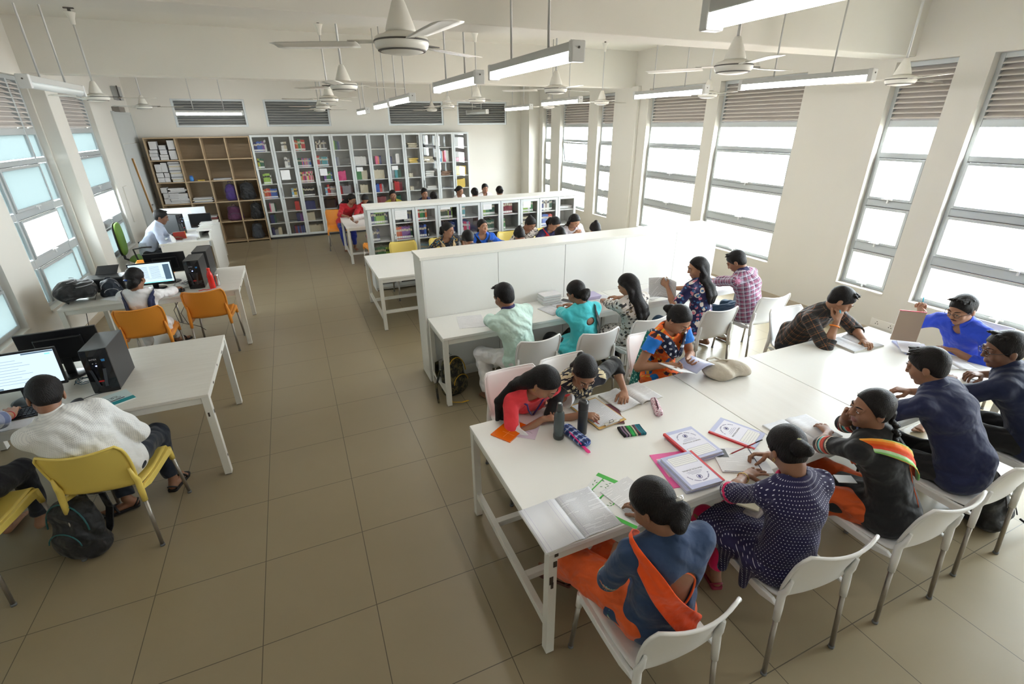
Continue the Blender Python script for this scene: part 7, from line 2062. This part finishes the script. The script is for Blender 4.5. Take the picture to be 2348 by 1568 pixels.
MB().tube([(-.045, .07, .055), (0, 0, .022), (.018, -.028, .008)], [.0035, .0038, .0015], n=8).build('barrel', plain('pencil_red', (.35, .02, .03), .35), o)
o = flat('white_pad', 'white writing pad with a pink edge under the arm of the girl in coral', 'pad', 1.80, .37, T0, .22, .15, .006, 14, M_paper)
MB().box(-.11, .11, -.0765, -.072, 0, .0064).build('pink_edge', plain('pink_edge', C8(228, 60, 100), .5), o)
# beige bag
o = empty('cloth_bag', (3.42, .31, TZ), 0, 'crumpled beige cloth bag lying on the wood grain table', 'bag')
S = SDF(); cc = A_([3.42, .31, TZ])
S.ell(cc + A_([0, 0, .04]), (.175, .12, .055), None, k=.03, cut=[((0, 0, TZ + .002), (0, 0, -1))])
S.ell(cc + A_([-.09, .03, .05]), (.09, .085, .05), None, k=.03, cut=[((0, 0, TZ + .002), (0, 0, -1))])
S.ell(cc + A_([.12, -.02, .035]), (.08, .10, .045), None, k=.03, cut=[((0, 0, TZ + .002), (0, 0, -1))])
t = NT('beige_canvas'); nz = t.noise(30, 4, t.obj()); t.bsdf(t.mix(nz.outputs[0], (.44, .39, .31), (.60, .55, .46)), .9, 0, t.bump(nz.outputs[0], .5, .01)); M_beige = t.m
sdf_object(S, 'bag_body', M_beige, o, .006, noise=.011, seed=8)
MB().tube([(-.16, .02, .05), (-.08, .06, .095), (.02, .05, .10), (.10, .0, .085), (.16, -.07, .05)], .006, n=8).build('seam_cord', plain('bag_cord', (.40, .34, .26), .8), o)
MB().tube([(-.1, .09, .06), (-.05, .13, .085), (.03, .14, .08), (.09, .1, .055)], .009, n=8).build('handle', M_beige, o)
# booklet held by the reader with the ringed scarf
o = empty('booklet', (3.125, .435, .815), 0, 'lavender booklet held open by the girl with the ringed scarf', 'booklet')
for s in (-1, 1):
    def bp(u, v, s=s): return (s * u * .17, (v - .5) * .235 - .02, .02 - .02 * (1 - u) ** 2 + (.02 if s > 0 else .03) * u + v * -.03 + (.02 * math.sin(u * 3) if s > 0 else 0))
    MB().grid(bp, 10, 4).build('right_page' if s > 0 else 'left_page', [P_print, M_jour][s > 0], o, solid=.003, recalc=False)
open_book('open_book', 'open book under the elbow of the man in the dark checked shirt', 'book', 4.915, .255, T0, .185, .265, -3, P_faint, P_faint, t=.014, bow=.010)
# the end of the table
o = flat('lavender_register', 'lavender register with papers beneath the raised brown pad', 'book', 5.25, -.03, T0, .21, .28, .014, -38, M_jour)
o = flat('white_journal', 'white covered journal on top of the lavender register', 'book', 5.235, -.035, T0 + .0145, .20, .27, .008, -52, plain('journal_pages', (.74, .74, .80), .8))
o = empty('writing_pad', (5.25, .063, .785), math.radians(-43), 'brown backed writing pad held upright by the man in royal blue', 'pad')
MB().box(-.095, .095, -.002, .002, .0, .275).build('pad_back', plain('pad_board_brown', C8(176, 158, 142), .7), o)
MB().box(-.095, .095, .002, .008, .0, .273).build('paper_block', M_paper, o)
MB().box(-.096, .096, -.003, .009, .273, .278).build('pink_binding', plain('pink_edge', C8(228, 60, 100), .5), o)
open_book('open_notebook', 'open notebook in front of the man in royal blue', 'notebook', 5.215, -.335, T0, .135, .20, -28, P_faint, P_faint, t=.008)
flat('loose_papers', 'loose papers at the hands of the man with glasses at the right edge', 'papers', 5.20, -.53, T0, .24, .16, .004, 20, P_faint)
flat('small_notebook', 'small white notebook in front of the man in the navy polo', 'notebook', 4.17, -.40, T0, .16, .20, .004, 8, P_faint)
o = empty('pen', (5.47, .12, 1.09), 0, 'light blue pen sticking up from the hand holding the brown pad', 'pen')
MB().tube([(0, 0, 0), (.01, .01, .045)], .005, n=8).build('barrel', plain('cyan_pen', (.03, .45, .65), .3), o)
# long desk
flat('newsprint_sheet', 'folded newsprint sheet at the left end of the long desk', 'newspaper', 1.98, 2.20, T0, .26, .33, .003, -12, P_print)
for k in range(4):
    o = empty('plastic_tub', (2.96 + rs.uniform(-.01, .01), 2.36, TZ + .028 * k), rs.uniform(-.06, .06), 'flat clear tub on the long desk, %s of four' % ['bottom', 'second from bottom', 'third from bottom', 'top'][k], 'tub', 'flat clear tubs stacked on the long desk')
    MB().box(-.11, .11, -.07, .07, .0005, .022).build('tub_body', plain('milky_plastic', (.66, .69, .68), .25), o, bevel=.006)
    MB().box(-.114, .114, -.074, .074, .022, .027).build('lid', plain('milky_lid', [(.72, .70, .72), (.74, .74, .75)][k % 2], .2), o, bevel=.002)
o = empty('mobile_phone', (3.17, 2.33, T0), math.radians(35), 'dark mobile phone beside the stack of tubs', 'phone')
MB().box(-.036, .036, -.072, .072, 0, .008).build('case', plain('phone_grey', (.2, .2, .21), .4, .4), o, bevel=.003); MB().box(-.032, .032, -.066, .066, .008, .0085).build('screen', M_blk, o)
open_book('open_notebook', 'open notebook before the girl in turquoise', 'notebook', 2.95, 2.15, T0, .18, .25, 12, P_hand, P_faint, t=.008)
for k in range(3): flat('purple_book', 'lilac covered book on the long desk, %s of three' % ['bottom', 'middle', 'top'][k], 'book', 3.43 + .006 * k, 2.33 - .004 * k, T0 + k * .0135, .17, .23, .013, 84 + 3 * k, plain('lilac_cover', C8(196, 188, 222), .5), None, 'lilac books stacked on the long desk')
flat('newspaper', 'newspaper sheet lying on the desk before the girl in navy floral', 'newspaper', 4.17, 2.14, T0, .34, .30, .003, 14, P_print)
o = empty('newspaper_sheet', (4.10, 1.87, .76), math.radians(-62), 'curved newspaper sheet held upright by the girl in navy floral', 'newspaper')
MB().grid(lambda u, v: ((u - .5) * .30, .05 * math.sin(u * 2.6) - .06 * v, v * .24 + .02 * math.sin(u * 3)), 14, 8).build('page', P_print, o, solid=.0015, recalc=False)
flat('loose_papers', 'papers under the arms of the man in plaid', 'papers', 5.05, 2.24, T0, .22, .28, .004, -8, P_faint)
flat('loose_papers', 'sheet on the long desk before the girl with very long hair', 'papers', 3.58, 2.20, T0, .20, .26, .003, 10, P_faint)

# ================================================================ COMPUTERS
M_case = plain('tower_side_grey', (.050, .050, .052), .42, .3); M_gloss = plain('gloss_black_front', (.008, .008, .010), .12)
M_bez = plain('monitor_bezel', (.010, .010, .012), .3); M_off = plain('screen_off', (.012, .013, .015), .12)
M_led = emit('blue_led', (.15, .25, 1.0), 14.0); M_tx = plain('silver_print', (.5, .5, .52), .4)
def tower(x, y, z, rz, label, back=False):
    o = empty('computer_tower', (x, y, z), math.radians(rz), label, 'computer')
    w, d, h = .165, .39, .345
    MB().box(-w / 2, w / 2, -d / 2 + .02, d / 2, .006, h).build('steel_case', M_case, o, bevel=.003)
    MB().box(-w / 2 + .01, -w / 2 + .03, -d / 2 + .04, d / 2 - .02, 0, .006).box(w / 2 - .03, w / 2 - .01, -d / 2 + .04, d / 2 - .02, 0, .006).build('feet', M_blk, o)
    f = MB()
    rings = []
    for zz, bulge, ww in ((.0, .002, .97), (.03, .012, 1), (.10, .020, 1), (.20, .014, 1), (.30, .010, 1), (h + .002, .004, .98)):
        hw = w / 2 * ww
        rings.append([(-hw, -d / 2 + .02, zz), (-hw, -d / 2 + .008, zz), (-hw * .45, -d / 2 - bulge * .6, zz), (0, -d / 2 - bulge, zz), (hw * .45, -d / 2 - bulge * .6, zz), (hw, -d / 2 + .008, zz), (hw, -d / 2 + .02, zz)])
    fo = f.rings(rings, smooth=False).build('front_panel', M_gloss, o, bevel=.002)
    yf = -d / 2 - .016
    MB().add([(-.05, yf + .003, .20), (-.032, yf - .004, .20), (-.012, yf - .009, .06), (-.03, yf - .003, .06)], [(0, 1, 2, 3)]).add([(.05, yf + .003, .20), (.032, yf - .004, .20), (.012, yf - .009, .06), (.03, yf - .003, .06)], [(0, 1, 2, 3)]).build('v_trim', plain('trim_gunmetal', (.06, .065, .075), .25, .4), o, solid=.003, recalc=False)
    MB().cbox((0, yf + .004, .225), (.008, .008, .006)).build('power_light', M_led, o, bevel=.002)
    MB().cbox((0, yf - .006, .105), (.032, .006, .012)).build('red_badge', plain('badge_red', (.42, .01, .01), .4), o, bevel=.002)
    MB().cbox((.045, yf + .012, .262), (.022, .006, .017)).build('blue_sticker', plain('sticker_blue', (.03, .22, .50), .4), o)
    MB().cbox((-.016, yf + .004, .245), (.005, .006, .003)).cbox((0.004, yf + .003, .245), (.005, .006, .003)).build('front_sockets', M_tx, o)
    text('INTEX', .016, Matrix.Translation((-.008, yf + .0045, .275)) @ Matrix.Rotation(math.radians(90), 4, 'X'), M_tx, o, 'brand_lettering')
    return o
def monitor(x, y, z, rz, label, w=.50, h=.285, screen=None, tilt=4, stand=.10):
    o = empty('monitor', (x, y, z), math.radians(rz), label, 'monitor')
    M = Matrix.Translation((0, 0, stand)) @ Matrix.Rotation(math.radians(-tilt), 4, 'X')
    def bb(*a): return MB().box(*a, M=M)
    bb(-w / 2, w / 2, .0, .022, 0, h).build('housing', M_bez, o, bevel=.004)
    MB().box(-w * .3, w * .3, .022, .045, .05, h - .05, M=M).build('back_bulge', M_bez, o, bevel=.012)
    so = bb(-w / 2 + .014, w / 2 - .014, -.0016, 0.0, .024, h - .014).build('screen', screen or M_off, o)
    MB().box(-.03, .03, .02, .04, -.0 - stand + .01, stand * .6 + .04, M=Matrix.Translation((0, 0, stand - .0))).build('neck', M_bez, o, bevel=.004)
    MB().lathe([(0, 0), (.11, 0), (.11, .006), (.09, .012), (0, .012)], (0, .03, 0), n=28).build('stand_foot', M_bez, o)
    return o, so, M
e_w = emit('screen_white', (.62, .78, .92), .40); e_d = emit('screen_dark_panel', (.03, .05, .07), 1.0); e_t = emit('screen_text_grey', (.30, .40, .50), .40); e_r = emit('screen_red', (.6, .04, .05), .9); e_b = emit('screen_blue', (.1, .3, .6), 1.0); e_te = emit('screen_teal', (.06, .36, .34), 1.0)
tower(-.962, 2.20, TZ, -1, 'black computer tower with a blue light on the near computer table')
o, so, M = monitor(-1.44, 2.06, TZ, 2, 'lit monitor with a white web page on the near computer table', screen=e_w)
def sc_quads(o, so, M, rects, mt, name):
    m = MB()
    for a, b, c, d in rects: m.box(a, b, -.0022, -.0017, c, d, M=M)
    return m.build(name, mt, so)
sc_quads(o, so, M, [(-.2, .02 + .1 * ((k * 7) % 3) / 3, .225 - k * .021, .228 - k * .021) for k in range(9)], e_t, 'page_text')
sc_quads(o, so, M, [(.06, .235, .258, .268), (-.235, -.10, .026, .036)], e_d, 'page_bars')
sc_quads(o, so, M, [(-.21, -.17, .045, .055), (-.22, -.205, .07, .085)], e_r, 'red_marks')
sc_quads(o, so, M, [(.185, .215, .24, .249)], e_b, 'blue_link')
monitor(-1.31, 2.50, TZ, 183, 'dark monitor seen from behind the lit one on the near computer table')
monitor(-1.95, 2.42, TZ, 200, 'third monitor at the window end of the near computer table')
tower(-.71, 4.845, TZ, -2, 'black computer tower beside the red bottle on the second table')
o = tower(-.685, 5.35, TZ, 178, 'rear computer tower seen from its back on the second table')
o, so, M = monitor(-1.185, 4.86, TZ, 1, 'lit monitor showing a document page on the second table', w=.45, h=.27, screen=e_w, stand=.055)
sc_quads(o, so, M, [(-.21, -.15, .05, .235)], e_d, 'side_panel'); sc_quads(o, so, M, [(.13, .195, .05, .235)], e_d, 'side_panel')
sc_quads(o, so, M, [(-.13 + (.12 if k % 2 else 0), -.03 + (.12 if k % 2 else 0), .215 - (k // 2) * .013, .219 - (k // 2) * .013) for k in range(22)], e_t, 'document_text')
sc_quads(o, so, M, [(-.2, .19, .026, .034)], e_te, 'task_bar')
sc_quads(o, so, M, [(-.05, .16, .072, .074)], e_d, 'window_edge')
monitor(-1.07, 5.17, TZ, 181, 'black monitor seen from behind on the far side of the second table', w=.44, h=.255, stand=.12)
def keyboard(x, y, rz, label):
    o = empty('keyboard', (x, y, T0), math.radians(rz), label, 'keyboard')
    MB().add([(-.22, -.07, 0), (.22, -.07, 0), (.22, .07, 0), (-.22, .07, 0), (-.22, -.07, .010), (.22, -.07, .010), (.22, .07, .018), (-.22, .07, .018)], [(0, 3, 2, 1), (4, 5, 6, 7), (0, 1, 5, 4), (1, 2, 6, 5), (2, 3, 7, 6), (3, 0, 4, 7)]).build('tray', M_bez, o, bevel=.003)
    k = MB()
    for r_ in range(5):
        for c in range(18):
            xx = -.205 + c * .0235; yy = -.052 + r_ * .0235
            k.box(xx, xx + .019, yy, yy + .019, .010 + (r_ + 1) * .0014, .0155 + (r_ + 1) * .0014)
    k.build('keycaps', plain('keycap_black', (.02, .02, .022), .45), o)
def mouse(x, y, rz, label):
    o = empty('mouse', (x, y, T0), math.radians(rz), label, 'mouse')
    MB().rings([[(.031 * k * math.cos(a), .055 * k * math.sin(a), z_) for a in np.linspace(0, 2 * math.pi, 20, endpoint=False)] for k, z_ in ((.9, 0), (1, .008), (.96, .018), (.8, .028), (.5, .034), (.1, .036))]).build('mouse_body', M_blk, o)
    MB().tube([(0, .05, .01), (.03, .12, .003), (.10, .17, .003), (.12, .28, .003)], .002, n=6).build('mouse_cable', M_blk, o)
keyboard(-1.50, 1.86, 6, 'black keyboard under the hand at the left edge of the photo')
mouse(-1.115, 1.885, -20, 'black mouse to the right of the man in the dotted shirt')
keyboard(-1.13, 4.66, 2, 'black keyboard before the woman in white')
mouse(-.875, 4.62, 8, 'mouse under the right hand of the woman in white')
def cables(name, label, x, y, z, seed, n=7, R=.12, mats_=(M_blk,)):
    o = empty(name, (x, y, z), 0, label, 'cables')
    r_ = random.Random(seed)
    for k in range(n):
        pts = []
        a = r_.uniform(0, 6.28); px, py = r_.uniform(-R, R) * .5, r_.uniform(-R, R) * .5
        for i in range(14):
            a += r_.uniform(-.9, .9) + .35
            px += math.cos(a) * R * .28; py += math.sin(a) * R * .28
            px = max(-R, min(R, px)); py = max(-R, min(R, py))
            pts.append((px, py, .004 + .006 * k / n + r_.uniform(0, .02)))
        MB().tube(pts, .0026, n=6).build('cable', mats_[k % len(mats_)], o)
M_cblu = plain('blue_grey_cable', (.06, .14, .20), .5)
cables('cable_tangle', 'tangle of black and blue cables between monitor and tower on the near computer table', -1.13, 2.22, TZ, 2, 8, .10, (M_blk, M_cblu))
cables('cable_tangle', 'tangle of grey cables between monitor and tower on the second table', -.90, 4.95, TZ, 5, 9, .10, (M_blk, plain('grey_cable', (.35, .35, .36), .5)))
o = empty('hanging_cable', (-.95, 4.5, 0), 0, 'black cable hanging in loops below the second computer table', 'cable')
MB().tube([(.06, .05, .70), (-.04, 0, .55), (-.02, -.02, .40), (.10, -.02, .34), (.16, 0, .48), (.10, 0, .62), (.02, 0, .5), (.06, 0, .36), (.18, 0, .30), (.22, .02, .24)], .0035, n=6).build('cable', M_blk, o)
o = empty('hanging_cable', (-1.84, 4.6, 0), 0, 'black cable hanging at the left leg of the second computer table', 'cable')
MB().tube([(.04, -.1, .72), (.0, -.08, .5), (-.03, -.05, .3), (.0, 0, .12), (.1, .1, .02)], .0035, n=6).build('cable', M_blk, o)
# teal book
o = flat('motorbike_booklet', 'thin white and teal booklet with a drawing, in front of the near tower', 'booklet', -.905, 1.83, T0, .255, .205, .009, 30, plain('booklet_pale', C8(196, 214, 214), .3))
MB().box(-.1275, .1275, -.1025, -.045, .009, .0094).build('teal_band', plain('teal_print', C8(40, 140, 148), .35), o)
m = MB()
for a, b, c, d in ((.0, .012, .05, .03), (.03, .025, .04, .02), (-.05, -.02, .025, .03), (.05, .0, .03, .02), (-.02, .03, .02, .02)):
    m.tube([(a + c / 2 * math.cos(q), b + d / 2 * math.sin(q), .0095) for q in np.linspace(0, 6.28, 14)], .0012, n=4)
m.cbox((.02, -.028, .0095), (.12, .012, .0004), rz=.05).cbox((-.06, -.015, .0095), (.022, .016, .0004))
m.build('line_drawing', M_ink, o)
flat('loose_papers', 'papers beside the keyboard at the left edge of the photo', 'papers', -1.42, 1.72, T0, .21, .12, .004, 4, P_faint)
# red bottle, steel flask, red strap
o = empty('red_bottle', (-.545, 4.60, TZ), 0, 'glossy red plastic bottle on the second computer table', 'bottle')
MB().lathe([(0, 0), (.030, 0), (.034, .01), (.034, .10), (.031, .12), (.034, .14), (.030, .18), (.017, .215), (.015, .22), (0, .22)], n=28).build('bottle_body', plain('red_bottle_plastic', (.72, .025, .02), .15), o)
MB().lathe([(0, .22), (.019, .22), (.019, .25), (0, .252)], n=20).build('cap', plain('red_cap', (.75, .05, .03), .3), o)
o = empty('steel_flask', (-.495, 4.68, TZ), 0, 'short ribbed steel flask behind the red bottle', 'flask')
MB().lathe([(0, 0), (.026, 0), (.028, .005)] + [(.028 - .002 * (k % 2), .01 + k * .012) for k in range(11)] + [(.024, .15), (0, .152)], n=24).build('flask_body', plain('flask_steel', (.65, .65, .66), .22, .95), o)
o = MB().tube([(-.69, 4.52, TZ + .004), (-.64, 4.55, TZ + .005), (-.60, 4.52, TZ + .004), (-.55, 4.56, TZ + .004)], .004, n=6).build('phone_cable', plain('red_cord', (.7, .03, .04), .6)); tag(o, 'thin red cord lying in front of the tower on the second table', 'cord')
flat('loose_papers', 'papers left of the woman in white', 'papers', -1.50, 4.68, T0, .24, .30, .008, -35, P_faint)
flat('loose_papers', 'magazine under the papers left of the woman in white', 'magazine', -1.62, 4.62, T0, .22, .28, .0005 + .0001, -70, M_jour) if False else None
# printer
o = empty('printer', (-1.73, 5.14, TZ), 0, 'long black printer behind the bags on the second table', 'printer')
MB().box(-.21, .21, -.13, .13, .0, .155).build('printer_body', plain('printer_black', (.015, .015, .017), .3), o, bevel=.015)
MB().box(-.16, .16, -.135, -.12, .03, .08).build('output_slot', M_off, o, bevel=.003)
MB().add([(-.12, .10, .155), (.10, .10, .155), (.12, .20, .24), (-.10, .20, .24)], [(0, 1, 2, 3)]).build('paper_tray', M_blk, o, solid=.006, recalc=False)

# ================================================================ BAGS
def backpack(label, x, y, z, rz, w, d, h, mat_, tiltx=0, trim=None, pocket=None, flat_=False, straps=True, seed=1, res=.010, group=None):
    o = empty('backpack', (0, 0, 0), 0, label, 'bag', group)
    S = SDF()
    S.ecap((0, 0, h * .16), (0, 0, h * .74), w * .5, d * .42, w * .42, d * .34, (1, 0, 0), k=.05)
    S.ell((0, 0, h * .16), (w * .5, d * .46, h * .17), None, k=.04)
    S.ell((0, -d * .34, h * .30), (w * .36, d * .22, h * .24), None, k=.02)
    S.ell((0, -d * .2, h * .62), (w * .36, d * .22, h * .24), None, k=.04)
    b = sdf_object(S, 'bag_body', mat_, o, res, noise=.009, seed=seed)
    tm = trim or plain('zip_dark', (.03, .03, .035), .4)
    MB().tube([(w * .42 * math.cos(a), -d * .30 * (1 - .0 * a), h * (.50 + .40 * math.sin(a))) for a in np.linspace(0, math.pi, 14)], .005, n=6).build('zip', tm, o)
    MB().tube([(w * .33 * math.cos(a), -d * .52, h * (.30 + .20 * math.sin(a))) for a in np.linspace(.1, math.pi - .1, 12)], .004, n=6).build('pocket_zip', tm, o)
    MB().tube([(-.03, d * .2, h * .93), (-.02, d * .2, h * 1.02), (.02, d * .2, h * 1.02), (.03, d * .2, h * .93)], .008, n=8).build('carry_loop', mat_, o)
    if straps:
        for s in (-1, 1):
            MB().rings([[(s * w * .22 + q * .025, yy, zz) for q in (-1, 1)] + [(s * w * .22 + q * .025, yy + .010, zz) for q in (1, -1)] for yy, zz in ((d * .3, h * .86), (d * .62, h * .78), (d * .72, h * .5), (d * .55, h * .22), (d * .3, h * .12))], smooth=False).build('shoulder_strap', mat_, o, bevel=.003)
    M = Matrix.Translation((x, y, z)) @ Matrix.Rotation(math.radians(rz), 4, 'Z') @ Matrix.Rotation(math.radians(tiltx), 4, 'X')
    o.matrix_world = M
    return o
t = NT('camouflage_cloth'); nz = t.noise(18, 4, t.obj()); n3 = t.noise(40, 3, t.obj())
t.bsdf(t.ramp(t.math('ADD', t.math('MULTIPLY', nz.outputs[0], .7), t.math('MULTIPLY', n3.outputs[0], .3)), [(0, C8(24, 24, 22)), (.45, C8(48, 46, 34)), (.52, C8(92, 84, 54)), (.62, C8(40, 40, 34))], 'CONSTANT'), .8, 0, t.bump(n3.outputs[0], .3, .01)); M_camo = t.m
M_yel = plain('mustard_webbing', C8(210, 160, 30), .6); M_bag = cloth('black_bag_nylon', C8(20, 21, 24), .6, 300, .4); M_bagn = cloth('navy_bag_nylon', C8(30, 38, 52), .6, 300, .4)
M_bagp = cloth('purple_bag_nylon', C8(64, 40, 108), .7); M_bagm = cloth('plum_bag_nylon', C8(84, 36, 72), .7); M_bagg = cloth('slate_bag_nylon', C8(62, 66, 74), .7)
o = backpack('camouflage backpack with mustard zips on the floor under the long desk end', 1.76, 2.16, 0, 28, .30, .22, .44, M_camo, -6, M_yel)
MB().tube([(-.14, .02, .30), (-.22, .02, .16), (-.24, .0, .06), (-.27, -.04, .005)], .011, n=6).build('side_strap', M_camo, o)
MB().rings([[(x_, y_ - .010, z_) , (x_, y_ + .010, z_), (x_, y_ + .010, z_ + .003), (x_, y_ - .010, z_ + .003)] for x_, y_, z_ in ((-.16, -.10, .055), (-.20, -.16, .012), (-.14, -.24, .004), (-.08, -.27, .004))], smooth=False).build('loose_strap', M_yel, o)
backpack('black backpack on the floor under the near yellow chair', -1.08, 1.17, 0, -25, .32, .22, .46, M_bag, -6, plain('zip_teal', (.02, .12, .13), .5), seed=4)
o = backpack('black backpack on the floor behind the chairs at the right edge', 4.60, -1.07, 0, 40, .32, .26, .42, M_bag, -18, seed=5)
MB().tube([(-.10, -.15, .10), (-.14, -.22, .03), (-.08, -.30, .01), (-.14, -.34, .008), (-.18, -.28, .01)], .007, n=6).build('loose_strap', M_bag, o)
o = backpack('big black backpack lying on the second computer table by the window', -1.88, 4.62, TZ + .005, 100, .40, .24, .37, M_bag, 0, plain('zip_grey', (.3, .3, .32), .4), seed=6)
o.matrix_world = Matrix.Translation((-2.06, 4.70, TZ + .115)) @ Matrix.Rotation(math.radians(-78), 4, 'Z') @ Matrix.Rotation(math.radians(-90), 4, 'X')
o = backpack('smaller navy bag leaning on the big black backpack', -1.60, 4.78, TZ + .003, 15, .20, .17, .20, M_bagn, 0, plain('zip_grey', (.3, .3, .32), .4), straps=False, seed=7)
backpack('purple and grey backpack standing in the third row of the open shelving', -.775, 11.31, OZ[2] + .012, 0, .26, .2, .42, M_bagp, 0, M_bagg, seed=8, res=.014, straps=False)
backpack('black backpack standing in the third row, right column of the open shelving', -.43, 11.31, OZ[2] + .012, 0, .34, .22, .42, M_bag, 0, seed=9, res=.014, straps=False)
backpack('plum backpack with hanging strap in the fourth row of the open shelving', -.80, 11.31, OZ[1] + .012, 0, .34, .2, .36, M_bagm, 0, M_bagg, seed=10, res=.014, straps=False)
backpack('dark backpack in the fourth row beside the tall bookcase', -.33, 11.31, OZ[1] + .012, 0, .28, .2, .42, M_bag, 0, seed=11, res=.014, straps=False)
backpack('slate grey backpack in the bottom row of the open shelving', -.40, 11.31, OZ[0] + .012, 0, .26, .2, .40, M_bagg, 0, seed=12, res=.014, straps=False)
backpack('small red bag on the floor under the long desk', 3.95, 2.2, 0, 10, .22, .14, .26, cloth('red_bag_nylon', C8(150, 24, 36), .7), 0, seed=13, res=.014, straps=False)

# ================================================================ STAFF COUNTER
monitor(-1.12, 8.62, .75, 2, 'dark monitor standing on the staff counter', w=.36, h=.25, stand=.09)
tower(-1.60, 8.72, .75, 62, 'black computer box on the staff counter behind the seated man')
bpy.data.objects[bpy.context.scene.objects[-1].name] if False else None
o = empty('red_book', (-1.40, 8.02, .752), math.radians(12), 'upright open red book with orange edges on the staff counter', 'book')
MB().box(-.09, .09, 0, .003, 0, .13).build('cover', plain('red_book_cover', (.32, .03, .02), .4), o); MB().box(.088, .096, -.002, .06, 0, .13).build('orange_edge', plain('orange_edge', (.8, .3, .05), .5), o); MB().box(-.085, .088, .003, .05, .002, .127).build('page_block', M_leaf, o)
o = empty('paper_cup', (-1.47, 7.80, .751), 0, 'crumpled white paper standing on the edge of the staff counter', 'paper')
MB().rings([[(.035 * k * math.cos(a) + dx, .028 * k * math.sin(a), z_) for a in np.linspace(0, 2 * math.pi, 7, endpoint=False)] for k, z_, dx in ((.8, 0, 0), (1, .05, .004), (.8, .10, -.01), (.2, .13, -.02))], smooth=False).build('crumple', M_paper, o)
for k, (x, y, rz, lb) in enumerate(((-1.25, 7.95, 10, 'paper pile in the middle of the staff counter'), (-1.22, 8.2, -12, 'stapled sheets beside the red book on the staff counter'), (-1.48, 7.85, 30, 'papers by the near edge of the staff counter'))):
    flat('loose_papers', lb, 'papers', x, y, .7505, .21, .28, .012 - .003 * k, rz, P_faint)
for k in range(5):
    flat('paper_sheaf', 'white papers heaped on the raised ledge of the staff counter, %s of five' % ['bottom', 'second', 'third', 'fourth', 'top'][k], 'papers', -1.00 + rs.uniform(-.02, .02), 8.35 + k * .05, .896 + k * .0085, .21, .28, .008, rs.uniform(-20, 20), M_paper, None, 'papers on the counter ledge')
